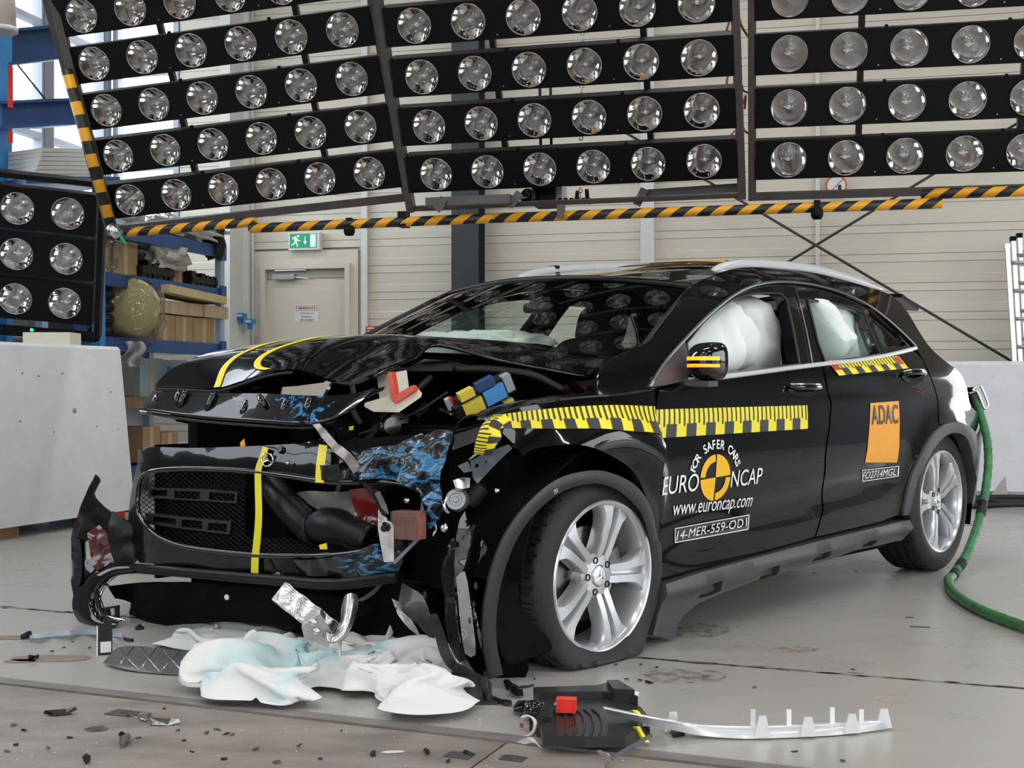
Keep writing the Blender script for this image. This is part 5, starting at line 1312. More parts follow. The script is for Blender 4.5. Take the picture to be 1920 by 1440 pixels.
mb = MB(); c = at(865, 775, 4.0); mb.lathe([(0, -.02), (.024, -.02), (.026, .015), (.015, .02), (0, .02)], c, (-.2, -.9, .1), 16); mb.build('reservoir_cap', M_plasg, CAR)
mb = MB(); mb.box(at(842, 757, 4.02), (fu, fv, fw), (.018, .04, .02)); mb.box(at(846, 750, 4.0), (fu, fv, fw), (.006, .02, .022), 1); mb.build('white_connector', [mat('pale_plastic', (.5, .5, .5), .4), M_red], CAR)
# yellow tape scraps in the bay
for pts in (((654, 800), (664, 798), (662, 806), (655, 807)), ((656, 825), (668, 828), (664, 835), (660, 830)), ((598, 1022), (612, 1018), (614, 1030), (600, 1030)), ((590, 1042), (602, 1040), (600, 1052), (594, 1060)), ((450, 830), (458, 822), (460, 836), (451, 838))):
    spanel('tape_scrap', M_tape if pts[0][0] != 450 else M_orange, list(pts), lambda x, y: DF(x)-.03 if y > 1000 else 4.12, (), 12, .001)
# ---- bent silver crossmember and brackets
mb = MB(); L = smooth_line([at(x, y, D) for x, y, D in ((590, 792, 3.98), (606, 812, 3.95), (632, 842, 3.90), (655, 862, 3.87), (672, 886, 3.85))], 5)
mb.tube(L, [.014]*5+[.017]*6+[.021]*(len(L)-11), 4); mb.build('bent_crossmember', mat('bent_steel', (.30, .28, .28), .32, .85, var=.4, vscale=40), CAR, autosm=30)
mb = MB(); c = at(682, 897, 3.83); mb.lathe([(0, .015), (.018, .015), (.022, 0), (.018, -.02), (0, -.02)], c, (-.3, -.9, .2), 14); mb.tube(smooth_line([at(682, 898, 3.83), at(698, 922, 3.82), at(715, 950, 3.80), at(728, 975, 3.80)], 4), [.014]*4+[.010]*4+[.013]*5, 6); mb.build('linkage', M_plasg, CAR, autosm=30)
mb = MB(); mb.shell(up_grid([[at(704, 925, 3.80), at(712, 921, 3.79)], [at(716, 950, 3.79), at(724, 945, 3.78)], [at(722, 965, 3.8), at(730, 962, 3.79)]], 2, 3), .004); mb.build('torn_strip', M_bare, CAR)
spanel('bracket_plate', M_bare, z1((1468, 1055), (1500, 1065), (1520, 1130), (1555, 1140), (1555, 1260), (1556, 1360), (1500, 1362), (1478, 1250), (1465, 1160)), lambda x, y: 3.80-.0006*(y-950), [z1((1490, 1150), (1530, 1150), (1530, 1190), (1490, 1190))], 10, .008)
mb = MB(); c = at(723, 990, 3.785); mb.lathe([(0, .016), (.010, .016), (.013, .008), (.019, .006), (.019, 0)], c, (-.3, -.95, 0), 14); mb.box(c+Vector((0, .01, 0)), (Vector((1, 0, 0)), Vector((0, 1, 0)), UZ), (.05, .02, .045)); mb.build('bolt_boss', M_plasg, CAR, autosm=30)
mb = MB(); mb.beam(at(738, 1056, 3.74), at(796, 998, 3.78), .006, .010); mb.build('thin_rod', mat('grey_rod', (.30, .32, .35), .35, .7), CAR)
# wing top bracket in grey primer
spanel('wing_bracket', M_greyprimer, z2((725, 735), (800, 690), (940, 640), (960, 665), (900, 720), (850, 770), (765, 860), (740, 830)), lambda x, y: 3.70-.0012*(x-880), [z2((752, 752), (772, 748), (768, 770), (750, 772)), z2((808, 732), (818, 730), (818, 742), (808, 744))], 10, .006, crump=.012, cs=14)
spanel('wing_bracket', M_greyprimer, z2((655, 760), (710, 735), (735, 790), (690, 800)), lambda x, y: 3.74, (), 10, .006)
mb = MB(); mb.tube([at(880, 862, 3.69), at(896, 850, 3.68)], .004, 6); mb.build('bolt', M_bare, CAR)
# headlamp motor (round aluminium part)
c = at(856, 937, 3.80); n = Vector((-.1, -.98, .12)).normalized(); mb = MB(); mb.lathe([(.0, .022), (.008, .022), (.010, .016), (.018, .016), (.020, .020), (.030, .020), (.034, .014), (.036, -.03), (0, -.03)], c, n, 24); mot = mb.build('lamp_motor', mat('motor_alu', (.34, .35, .37), .35, .7), CAR, autosm=35)
mb = MB(); mb.shell([[at(855, 908, 3.78), at(866, 900, 3.78), at(875, 902, 3.79)], [at(854, 922, 3.76), at(866, 922, 3.76), at(876, 920, 3.77)]], .02); mb.build('motor_bracket', M_alu, mot)
mb = MB(); mb.tube(smooth_line([at(838, 930, 3.79), at(832, 945, 3.78), at(835, 955, 3.78), at(842, 962, 3.79)], 4), .006, 6); mb.build('motor_clip', M_chrome, mot)
for px, py, r_ in ((763, 938, .012), (932, 920, .010), (833, 990, .015), (540, 868, .008)):
    mb = MB(); mb.lathe([(0, .008), (r_*.6, .006), (r_, 0), (0, -.004)], at(px, py, DF(px)-.03 if px < 800 else 3.74), (-.3, -.9, .2), 10); mb.build('bulb_remnant', M_chrome, CAR)
# chrome hoop
mb = MB(); mb.tube(smooth_line([at(790, 973, 3.86), at(808, 975, 3.82), at(818, 990, 3.82), at(812, 1005, 3.82)], 5), .004, 6); mb.build('chrome_hoop', M_chrome, CAR)

# ---- left wing (crumpled) and its wheel arch
P_fender = sm2(PX((1150, 744), (1200, 738), (1228, 734)))+PX((1227, 800), (1228, 860), (1232, 940), (1236, 1010), (1238, 1060), (1230, 1072))+sm2(PX((1224, 1040), (1222, 985), (1210, 930), (1186, 885), (1150, 858), (1100, 842), (1045, 836), (1005, 842), (987, 856)))+sm2(PX((980, 838), (962, 815), (940, 795), (925, 783), (940, 772), (1000, 758), (1080, 748), (1150, 744)))[:-1]
def f_off(x, z):
    k = max(0, min(1, (.05-x)/.45)); d = math.hypot(x-.043, z-.30)
    return .042*math.exp(-((d-.43)/.08)**2)-.05*k*k+.014*k*noise.noise(Vector((x*8, z*8, 2)))
side_panel('front_wing', M_paint, P_fender, fn=f_off, flange=.03, res=.03)
WF = f_off
# upper inner edge of the wing towards the bonnet gap
mb = MB(); Gq = []
for x, y in ((930, 780), (980, 762), (1040, 752), (1100, 746), (1160, 742), (1225, 733)):
    q = sp(x, y); p = s3(*q, f_off(*q)); Gq.append([p, p-CL*.06+UZ*.006, p-CL*.12-UZ*.02, p-CL*.14-UZ*.10])
mb.shell(up_grid(Gq, 2, 3), .006); mb.build('wing_inner_edge', M_paint, CAR)
# cowl area between bonnet corner, A pillar and wing
spanel('cowl_panel', M_paint, cv([(1060, 716), (1110, 712), (1140, 695), (1165, 668), (1200, 690), (1222, 728), (1180, 742), (1100, 748), (1050, 740)], 2), lambda x, y: 4.40-.0012*(x-1060), (), 14, .01)
# detached wheel arch moulding
ao = [(1229, 1012), (1216, 952), (1187, 911), (1142, 888), (1100, 884), (1040, 900), (985, 945), (945, 1000), (920, 1060), (905, 1130), (902, 1200), (914, 1272)]
ai = [(1216, 1012), (1200, 962), (1172, 930), (1138, 910), (1102, 905), (1052, 919), (1003, 956), (966, 1006), (942, 1065), (928, 1130), (926, 1200), (938, 1264)]
yk = [.90, .905, .91, .91, .91, .90, .89, .88, .87, .86, .85, .84]
Ga = [[cy(*a, y), cy((a[0]+b[0])/2, (a[1]+b[1])/2, y+.004), cy(*b, y)] for a, b, y in zip(ao, ai, yk)]
mb = MB(); mb.shell(up_grid(Ga, 2, 5), .010); ARC = mb.build('wheel_arch_moulding', M_cladd, CAR)
mb = MB(); vs, fs = text_fit('755', .020, .014); c = cy(1042, 921, .925); rt = (cy(1052, 914, .915)-cy(1032, 926, .915)).normalized(); u2 = UZ*.9+rt*-.2
mb.add([c+rt*x+u2*y for x, y in vs], fs); mb.build('chalk_number', M_lettw, ARC)
# wheel arch liner, torn
Gl = []
for k in range(13):
    a = math.radians(12+k*14); Gl.append([cw(.05-.40*math.cos(a)*-1, y, .30+.40*math.sin(a)) for y in (.86, .70, .55)])
mb = MB(); mb.shell(Gl, .006); mb.build('wheel_liner', M_dark, CAR)
spanel('torn_liner', M_dark, cv([(1022, 965), (1002, 1010), (985, 1060), (965, 1095), (975, 1130), (990, 1165), (1022, 1190), (1036, 1215), (1020, 1225), (985, 1238), (950, 1245), (935, 1200), (930, 1130), (945, 1060), (975, 1000), (1005, 962)], 2), lambda x, y: 3.78-.0004*(y-960)+.0010*(x-930), (), 11, .005, crump=.02, cs=10, seed=3)
spanel('torn_liner', M_dark, cv([(930, 1200), (985, 1235), (985, 1270), (930, 1270), (900, 1240)], 2), lambda x, y: 3.80, (), 11, .005, crump=.02, cs=10, seed=3)
# ---- shards of the bumper's left end
def shard(poly, D, m, cs=6, cr=.016, seed=1, sl=0, slx=0, nm='bumper_shard'): return spanel(nm, m, cv(z4(*poly), 2), lambda x, y: D+sl*(y-1100)/1000+slx*(x-850)/1000, (), 9, .005, crump=cr, cs=cs, seed=seed)
shard(((745, 160), (760, 220), (800, 260), (860, 350), (830, 400), (790, 480), (775, 560), (790, 650), (830, 800), (860, 1000), (800, 990), (740, 900), (710, 760), (695, 620), (690, 480), (700, 300), (720, 200)), 3.60, M_paint, sl=-.05, slx=1.2)
shard(((660, 330), (690, 300), (720, 400), (700, 520), (720, 700), (760, 880), (720, 940), (670, 860), (640, 740), (640, 600), (620, 480)), 3.62, M_scuff2, sl=-.05, seed=6)
shard(((420, 530), (470, 560), (530, 600), (570, 700), (600, 800), (560, 810), (500, 740), (440, 690), (400, 640)), 3.66, M_scuff, seed=8)
shard(((370, 610), (420, 640), (470, 720), (510, 800), (460, 770), (400, 690)), 3.68, M_bare, seed=10, nm='torn_metal_sheet')
shard(((700, 500), (745, 470), (770, 600), (790, 760), (800, 900), (745, 890), (725, 760)), 3.585, mat('chrome_strip', (.34, .34, .35), .12, .9), seed=12, cr=.004, nm='trim_strip')
shard(((560, 700), (600, 690), (640, 800), (700, 940), (830, 1000), (840, 1030), (700, 1000), (620, 900), (590, 800)), 3.60, M_plas, seed=14)
# bumper end piece on the floor (U-shaped)
e = [(670, 1000), (690, 980), (760, 1000), (850, 1020), (880, 1060), (880, 1110), (905, 1130), (945, 1135), (900, 1160), (850, 1175), (790, 1165), (730, 1120), (690, 1060)]
o = spanel('bumper_end', M_cladd, cv(z4(*e), 2), lambda x, y: 3.62-.00115*(y-1258)*2, (), 9, .012, crump=.004)
mb = MB(); mb.tube([at(*p, 3.50) for p in z4((845, 1010), (848, 1080), (860, 1130), (900, 1140))], .010, 6); mb.build('end_flange', M_plas, o)
# jagged edge tabs
rng = random.Random(5)
for u, v in ((800, 545), (790, 640), (770, 730), (735, 300), (840, 340), (610, 740), (640, 815), (700, 960), (540, 590), (850, 1000), (790, 240)):
    p = z4((u, v))[0]; mb = MB(); s_ = rng.uniform(5, 10); mb.prism([at(p[0]+s_*math.cos(a)*rng.uniform(.25, .6), p[1]+s_*math.sin(a)*rng.uniform(.5, 1.2), 3.57) for a in (0, 1.2, 2.4, 3.6, 5)], (0, .008, 0)); mb.build('torn_tab', (M_plasg, M_plas)[rng.randrange(2)], CAR)
# ---- right corner of the bumper hanging down
sk = cv([(178, 890), (188, 902), (176, 925), (186, 942), (205, 958), (228, 972), (252, 985), (256, 1020), (240, 1056), (212, 1066), (190, 1078), (176, 1098), (170, 1125), (176, 1148), (150, 1160), (140, 1130), (134, 1080), (133, 1010), (146, 962), (164, 915)], 2)
def DK(x, y): return 4.84-.0010*(x-135)-.0009*max(0, y-1000)+.10*max(0, (160-x)/28)**2*.6
HC_ = spanel('hanging_bumper_corner', M_paint, sk, DK, [cv([(158, 1018), (172, 1010), (180, 1030), (172, 1052), (160, 1048)], 2)], 9, .008, crump=.012, cs=10)
ro = [(252, 1056), (206, 1058), (166, 1080), (141, 1115), (141, 1150), (166, 1174), (214, 1180)]; ri = [(252, 1072), (214, 1077), (188, 1096), (174, 1122), (175, 1144), (190, 1160), (222, 1167)]
Gr = [[at(*a, DK(*a)+.01), at((a[0]*.6+b[0]*.4), (a[1]*.6+b[1]*.4), DK(*a)-.03), at(*b, DK(*b)-.015), at(b[0]+3, b[1]-1, DK(*b)+.03)] for a, b in zip(ro, ri)]
mb = MB(); mb.shell(up_grid(Gr, 3, 5), .006); mb.build('fog_lamp_surround', M_paint, HC_)
ring = smooth_line([at(x, y, DK(x, y)) for x, y in ri], 5)
mb = MB(); mb.tube([p+Vector((.02, .02, .004)) for p in ring[4:]], .006, 8); mb.build('fog_lamp_rim', M_chrome, HC_)
mb = MB(); mb.tube(smooth_line([at(x, y, DK(x, y)) for x, y in ((198, 1062), (188, 1085), (182, 1115), (192, 1150), (218, 1168))], 5), .006, 8); mb.build('inner_rim', M_plas, HC_)
spanel('inner_bracket', M_plas, [(190, 1140), (222, 1135), (222, 1160), (196, 1166)], lambda x, y: 4.66, [[(204, 1142), (214, 1140), (215, 1153), (206, 1155)]], 10, .01)
spanel('side_marker_grille', M_plas, cv([(136, 1010), (150, 1012), (154, 1060), (150, 1095), (138, 1098)], 2), lambda x, y: DK(x, y)-.012, (), 9, .004)
# inner red tinted lamp body and black bracketry of that corner
spanel('lamp_body', mat('dark_red_plastic', (.07, .006, .006), .2, coat=.6), cv([(165, 1000), (185, 985), (205, 1010), (210, 1050), (190, 1075), (175, 1060)], 2), lambda x, y: 4.72, (), 9, .01, crump=.02, cs=12)
spanel('corner_bracket', M_plas, cv([(205, 960), (250, 985), (262, 1040), (240, 1062), (215, 1055), (205, 1010)], 2), lambda x, y: 4.68, (), 9, .01, crump=.03, cs=14)
# undertray hanging below the bumper
spanel('undertray', M_dark, cv([(200, 1100), (260, 1093), (340, 1092), (430, 1098), (520, 1108), (640, 1120), (700, 1140), (640, 1165), (520, 1172), (420, 1166), (330, 1172), (260, 1172), (240, 1150), (245, 1130), (215, 1122)], 2), lambda x, y: DF(x)+.03+.0011*(y-1100), (), 12, .01, crump=.015, cs=7)
mb = MB(); mb.lathe([(0, .003), (.008, .003), (.010, 0)], at(425, 1120, DF(425)-.005), (-.3, -.9, 0), 12); mb.build('white_dot', M_white, CAR)
mb = MB(); mb.tube(smooth_line([at(190, 1165, 4.6), at(182, 1140, 4.62), at(178, 1110, 4.66), at(192, 1096, 4.7), at(205, 1098, 4.72)], 5), .003, 6); mb.build('loose_wire', M_rubber, CAR)
# ---- yellow reference tapes on bonnet and bumper
def tape(name, pts, w, Df, lift=.006, m=None, upz=0):
    mb = MB(); L = sm2(pts, 4); G = []
    for i, (x, y) in enumerate(L):
        ax_, ay = L[max(i-1, 0)]; bx_, by = L[min(i+1, len(L)-1)]; dx, dy = bx_-ax_, by-ay; l = math.hypot(dx, dy) or 1; ww = w[0]+(w[1]-w[0])*i/(len(L)-1)
        nx, ny = -dy/l*ww/2, dx/l*ww/2
        if abs(dy) < abs(dx) and True: pass
        G.append([at(x+s*nx, y+s*ny, Df(x+s*nx, y+s*ny)-lift)+UZ*upz for s in (-1, 0, 1)])
    mb.shell(G, .0006 if True else 0); return mb.build(name, m or M_tape, CAR)
tape('reference_tape', [(498, 838), (492, 858), (484, 882), (484, 920), (485, 965), (482, 1010), (478, 1050), (477, 1084)], (11, 14), DB, .020)
tape('reference_tape', [(606, 834), (603, 855), (600, 880), (599, 905)], (16, 16), DB, .045)
def grid_tape(name, path, w):
    mb = MB(); Gt_ = []
    def hg(i, j):
        i = max(0, min(len(HG)-1.001, i)); j = max(0, min(len(HG[0])-1.001, j)); a, b = int(i), int(j); s, t = i-a, j-b
        return (HG[a][b]*(1-t)+HG[a][b+1]*t)*(1-s)+(HG[a+1][b]*(1-t)+HG[a+1][b+1]*t)*s
    for i, j in sm2(path, 6):
        p = hg(i, j); du = hg(i+.5, j)-hg(i-.5, j); dv = hg(i, j+.5)-hg(i, j-.5); n = du.cross(dv).normalized(); n = n if n.z > 0 else -n; dv = dv.normalized()
        Gt_.append([p+n*.0135-dv*w/2, p+n*.0140, p+n*.0135+dv*w/2])
    mb.shell(Gt_, .0008); mb.build(name, M_tape, CAR)
grid_tape('bonnet_tape', [(0, 12.4), (3, 12.4), (6, 12.3), (9, 12.2), (12, 12.2), (15, 12), (18, 12), (20, 12)], .030)
grid_tape('bonnet_tape', [(1, 24), (2.4, 21.5), (4, 20), (6, 19.4), (9, 19.6), (12, 20), (15, 20.3), (18, 20.5), (20, 20.5)], .032)
# ================================================================== stickers on the car's side
def decal(name, m, tris_v, tris_f, off=.0015, parent=None, fn=None):
    """flat (x,z) geometry laid on the side surface"""
    mb = MB(); f = fn or (lambda x, z: 0); mb.add([s3(x, z, off+f(x, z)) for x, z in tris_v], tris_f); return mb.build(name, m, parent or CAR)
def quadgrid(c00, c10, c11, c01, nu, nv):
    vs = []; fs = []
    for i in range(nu+1):
        for j in range(nv+1):
            u = i/nu; v = j/nv; vs.append(tuple((c00[k]*(1-u)+c10[k]*u)*(1-v)+(c01[k]*(1-u)+c11[k]*u)*v for k in (0, 1)))
    for i in range(nu):
        for j in range(nv): a = i*(nv+1)+j; fs.append((a, a+nv+1, a+nv+2, a+1))
    return vs, fs
def ruler(name, tl, tr, br, bl, n, off=.0015, fn=None, ends=False):
    """yellow measuring tape: fine ticks in the upper half, alternating blocks below; corners in (x,z)"""
    f = fn or (lambda x, z: 0)
    def q(u, v, o): p = [(bl[k]*(1-u)+br[k]*u)*(1-v)+(tl[k]*(1-u)+tr[k]*u)*v for k in (0, 1)]; return s3(p[0], p[1], off+o+f(*p))
    mb = MB(); K = n*6
    mb.grid([[q(i/K, v/4, 0) for v in range(5)] for i in range(K+1)], 0, True)
    def patch(u0, u1, v0, v1, m=1):
        nv = 3; mb.grid([[q(u, v0+(v1-v0)*j/nv, .0007) for j in range(nv+1)] for u in (u0, (u0+u1)/2, u1)], m, True)
    for k in range(n):
        if k % 2 == 1: patch(k/n, (k+1)/n, 0, .47)
        for j in range(2):
            u = (k+.5*j)/n; patch(u+.18/n, u+.34/n, .47 if j == 0 else .38, 1)
    if ends:
        for u0, u1 in ((0, .09), (.90, .98)): patch(u0, u1, .35, .9, 2)
    return mb.build(name, [M_tape, M_tapek, M_taper], CAR)
c = PX((1230, 768), (1513, 760), (1514, 804), (1230, 822)); ruler('measuring_tape', c[0], c[1], c[2], c[3], 17)
c = PX((1549, 677), (1683, 668), (1702, 691), (1572, 705)); ruler('measuring_tape', c[0], c[1], c[2], c[3], 11, ends=True, off=.004)
# tape on the crumpled wing follows the wing's shape and curls over its torn end
mb = MB(); tp = sm2([(936, 775), (1000, 768), (1070, 763), (1150, 761), (1226, 762)], 8); bt = sm2([(945, 800), (1005, 802), (1075, 806), (1150, 814), (1226, 818)], 8); Gt = []
for a, b in zip(tp, bt):
    row = []
    for v in np.linspace(0, 1, 5):
        q = sp(a[0]*v+b[0]*(1-v), a[1]*v+b[1]*(1-v)); row.append(s3(*q, WF(*q)+.003))
    Gt.append(row)
def strip_ruler(name, Gt, n):
    mb = MB(); R = len(Gt); mb.grid(Gt, 0)
    def q(u, v):
        i = min(R-2, int(u*(R-1))); t = u*(R-1)-i; c4 = len(Gt[0])-1; j = min(c4-1, int(v*c4)); s = v*c4-j
        p = (Gt[i][j]*(1-t)+Gt[i+1][j]*t)*(1-s)+(Gt[i][j+1]*(1-t)+Gt[i+1][j+1]*t)*s
        e1 = Gt[i+1][j]-Gt[i][j]; e2 = Gt[i][j+1]-Gt[i][j]; nn = e1.cross(e2).normalized(); nn = nn if nn.y < 0 else -nn; return p+nn*.001
    def patch(u0, u1, v0, v1): mb.grid([[q(u, v0+(v1-v0)*j/4) for j in range(5)] for u in (u0, (u0+u1)/2, u1)], 1, True)
    for k in range(n):
        if k % 2 == 1: patch(k/n, (k+1)/n, 0, .47)
        for j in range(2): u = (k+.5*j)/n; patch(u+.18/n, min(1, u+.36/n), .47 if j == 0 else .38, 1)
    return mb.build(name, [M_tape, M_tapek], CAR)
strip_ruler('measuring_tape', Gt, 16)
# curled end
Gc = [[at(938, 802, 3.66), at(918, 790, 3.665), at(905, 795, 3.67)], [at(940, 820, 3.64), at(915, 818, 3.645), at(896, 815, 3.66)], [at(930, 835, 3.64), at(910, 838, 3.65), at(890, 836, 3.665)], [at(922, 852, 3.65), at(905, 853, 3.66), at(888, 850, 3.67)]]
Gc2 = [[at(960, 786, 3.665), at(945, 778, 3.68), at(925, 778, 3.69)]]+Gc
strip_ruler('measuring_tape_end', up_grid([[p for p in r] for r in Gc2], 2, 4), 6)
# ---- text and logo on the doors
def side_text(name, body, p0, p1, h, m, off=.0035, align_z=0, **k):
    """text spanning pixel p0 (left base) to p1 (right base), cap height h in metres"""
    a = sp(*p0); b = sp(*p1); W = math.hypot(b[0]-a[0], b[1]-a[1]); ux, uz = (b[0]-a[0])/W, (b[1]-a[1])/W
    vs, fs = text_fit(body, W, h, **k); cx_, cz = (a[0]+b[0])/2, (a[1]+b[1])/2+h/2
    return decal(name, m, [(cx_+ux*x-uz*y*.0, cz+uz*x+y) for x, y in vs], fs, off)
side_text('logo_text', 'EURO', (1240, 929), (1308, 920), .062, M_lettw, shear=.12)
side_text('logo_text', 'NCAP', (1368, 914), (1427, 906), .060, M_lettw, shear=.12)
side_text('web_address', 'www.euroncap.com', (1258, 976), (1404, 957), .052, M_lettw)
def plate(name, body, tl, tr, br, bl, th):
    c = PX(tl, tr, br, bl); vs, fs = quadgrid(c[3], c[2], c[1], c[0], 12, 4); o = decal(name, mat('number_strip_grey', (.06, .06, .065), .35), vs, fs, .0014)
    bd = []; bf = []
    def lerp(a, b, t): return tuple(a[k]*(1-t)+b[k]*t for k in (0, 1))
    cc = tuple(sum(p[k] for p in c)/4 for k in (0, 1)); inn = [(cc[0]+(p[0]-cc[0])*(1-th[0]), cc[1]+(p[1]-cc[1])*(1-th[1])) for p in c]
    for i in range(4):
        k = len(bd); bd += [c[i], c[(i+1) % 4], inn[(i+1) % 4], inn[i]]; bf.append((k, k+1, k+2, k+3))
    decal('strip_border', M_lettw, bd, bf, .0030, o)
    W = math.hypot(c[1][0]-c[0][0], c[1][1]-c[0][1]); ux, uz = (c[1][0]-c[0][0])/W, (c[1][1]-c[0][1])/W; h = (c[0][1]-c[3][1])*.62
    vs, fs = text_fit(body, W*.93, h); decal('strip_number', M_lettw, [(cc[0]+ux*x, cc[1]+uz*x+y) for x, y in vs], fs, .0042, o)
plate('number_strip', '14-MER-559-OD1', (1264, 990), (1404, 964), (1402, 993), (1264, 1018), (.02, .12))
plate('number_strip', 'FO2714MGL1', (1615, 881), (1685, 873), (1684, 893), (1616, 903), (.03, .12))
# round logo
lc = sp(1341, 895); rx = (sp(1369, 895)[0]-sp(1313, 895)[0])/2; rz = (sp(1341, 852)[1]-sp(1341, 938)[1])/2
def lp(r, a): return (lc[0]+rx*r*math.cos(a)+.0*math.sin(a), lc[1]+rz*r*math.sin(a))
vs = []; fs = []
def ringseg(a0, a1, r0, r1, n=14):
    k = len(vs)
    for i in range(n+1):
        a = a0+(a1-a0)*i/n; vs.extend([lp(r0, a), lp(r1, a)])
    for i in range(n): fs.append((k+2*i, k+2*i+1, k+2*i+3, k+2*i+2))
g = .05
ringseg(g, PI/2-g, .03, 1); ringseg(PI+g, 1.5*PI-g, .03, 1); ringseg(PI/2+g, PI-g, .68, 1); ringseg(1.5*PI+g, 2*PI-g, .68, 1)
decal('round_logo', M_logoy, vs, fs, .0022)
vs2 = []; fs2 = []; body = 'FOR SAFER CARS'; n = len(body)
for i, ch in enumerate(body):
    if ch == ' ': continue
    a = math.radians(162-(162-22)*i/(n-1)); v, f_ = text_mesh(ch, .046, 'CENTER', bold=True); k = len(vs2); R = rx*1.42; Rz = rz*1.24
    for p in v: vs2.append((lc[0]+(R+p.y)*math.cos(a)+p.x*math.sin(a), lc[1]+(Rz+p.y)*math.sin(a)-p.x*math.cos(a)))
    fs2 += [tuple(q+k for q in ff) for ff in f_]
decal('arc_text', M_lettw, vs2, fs2, .0035)['kind'] = 'stuff'
# orange vinyl sheet with black letters on the rear door
c = PX((1621, 867), (1681, 867), (1684, 752), (1631, 756)); vs, fs = quadgrid(c[0], c[1], c[2], c[3], 8, 12)
decal('orange_sticker', M_orange, vs, fs, .0022, fn=lambda x, z: .001*noise.noise(Vector((x*20, z*20, 0))))
side_text('orange_sticker_text', 'ADAC', (1633, 797), (1683, 794), .085, mat('dark_letter', (.05, .05, .055), .3), .0045, bold=True)
# red chalk scribbles on rear quarter, white marks on wing
def scrib(name, pts, r, m):
    mb = MB(); mb.tube(smooth_line([s3(*sp(*p), .002) for p in pts], 3), r, 4); mb.build(name, m, CAR)
scrib('pencil_mark', ((1707, 727), (1718, 726), (1730, 735), (1728, 738), (1715, 732)), .0012, M_taper)
scrib('pencil_mark', ((1768, 768), (1774, 772), (1779, 768)), .0012, M_taper)
# ================================================================== background things
AX3 = (Vector((1, 0, 0)), Vector((0, 1, 0)), UZ)
M_card = mat('cardboard', (.42, .27, .14), .8, var=.18, vscale=6)
M_card2 = mat('pale_cardboard', (.55, .42, .26), .8, var=.15, vscale=6)
M_wood = mat('rough_wood', (.28, .18, .10), .8, var=.4, vscale=10)
M_wrap = glass('clear_wrap', (.80, .80, .76), .18, 1.6)
M_foil = mat('crumpled_foil', (.6, .6, .6), .28, .8, bump=.8, bscale=14)
M_foam = mat('yellow_foam', (.62, .52, .28), .8, var=.2, vscale=5)
# ---- white concrete barrier on the left
A = at(250, 958, 8.28); A.z = 0; Bq = at(0, 995, 7.15); Bq.z = 0; e = (Bq-A).normalized(); nb = Vector((-e.y, e.x, 0)); nb = nb if nb.x < 0 else -nb
bl = empty('concrete_block', A+e*1.0+nb*.3, 0, 'long white concrete barrier standing on feet in front of the floodlight stand', 'concrete block')
L = 2.4; th = .6; zb = .07; zt = 1.15; bat = .06
prof = [(0, zb), (.0+bat*.0, .25), (bat, zt-.02), (bat+.02, zt), (th, zt), (th, zb)]
mb = MB(); ends = []
for k, q in enumerate((0-.0, L)):
    ends.append([A+e*(q+(bat*(z-zb)/(zt-zb) if k == 0 else 0))+nb*d+UZ*z for d, z in prof])
n = len(prof); mb.add(ends[0]+ends[1], [tuple(range(n)), tuple(range(2*n-1, n-1, -1))]+[(i, n+i, n+(i+1) % n, (i+1) % n) for i in range(n)]); body = mb.build('block_body', M_conc, bl)
c = A+e*((at(139, 770, 7.7)-A).dot(e)); p = cpt = None
hp_ = at(139, 770, 7.77); dd = nb; k = ((A+nb*.035)-Vector((0, 0, HC))).dot(nb)/(hp_-Vector((0, 0, HC))).dot(nb); hp_ = Vector((0, 0, HC))+(hp_-Vector((0, 0, HC)))*k
mb = MB(); mb.lathe([(0, .001), (.017, .001), (.017, -.01)], hp_-nb*.004, -nb, 20); mb.build('lifting_hole', M_gap, bl)
for px, py in ((60, 830), (100, 810), (180, 800), (220, 805), (230, 812), (37, 790), (5, 838), (72, 705), (42, 700), (117, 700), (207, 735), (150, 900)):
    q = at(px, py, 7.6); k = ((A+nb*.03)-Vector((0, 0, HC))).dot(nb)/(q-Vector((0, 0, HC))).dot(nb); q = Vector((0, 0, HC))+(q-Vector((0, 0, HC)))*k
    mb = MB(); mb.lathe([(0, .0012), (.005, .001), (.006, -.002)], q-nb*.012*(1-(q.z/1.15)), -nb, 7); mb.build('chip', M_greyprimer, bl)
for q, w, m_ in ((.02, .12, M_red), (1.0, .34, M_wood), (2.1, .3, M_wood)):
    mb = MB(); mb.box(A+e*(q+w/2)+nb*(.22)+UZ*(zb/2), (e, nb, UZ), (w, .34, zb)); mb.build('support_foot', m_, bl)
mb = MB(); qa = A-nb*.002+e*.02; mb.box(A-e*.03+nb*.05+UZ*.15, (e, nb, UZ), (.05, .05, .20)); mb.build('red_marker_post', M_red, bl)
# ---- white concrete barrier at the back right
A = at(1850, 930, 9.95); A.z = 0
br = empty('concrete_block', A+BX*.5-BY*-.4, -BA, 'white concrete barrier standing by the ladder behind the car', 'concrete block')
zt = .89+(724-677)/2334*9.95
mb = MB(); t0, t1 = -1.5, 2.4; prof = [(0, .05), (.0, .30), (.05, zt-.03), (.08, zt), (.6, zt), (.6, 0), (.06, 0), (.02, .05)]
P0 = [A+BX*t0+BY*d+UZ*z for d, z in prof]; mb.prism(P0, BX*(t1-t0)); mb.build('block_body', M_conc, br)
mb = MB(); mb.prism([A+BX*.02+BY*-.004+UZ*.001, A+BX*.16-BY*.004+UZ*.001, A+BX*.14-BY*.004+UZ*.17, A+BX*.10-BY*.004+UZ*.12], BY*.01); mb.build('spalled_patch', mat('rough_grey_concrete', (.42, .40, .37), .9, bump=.6, bscale=60), br)
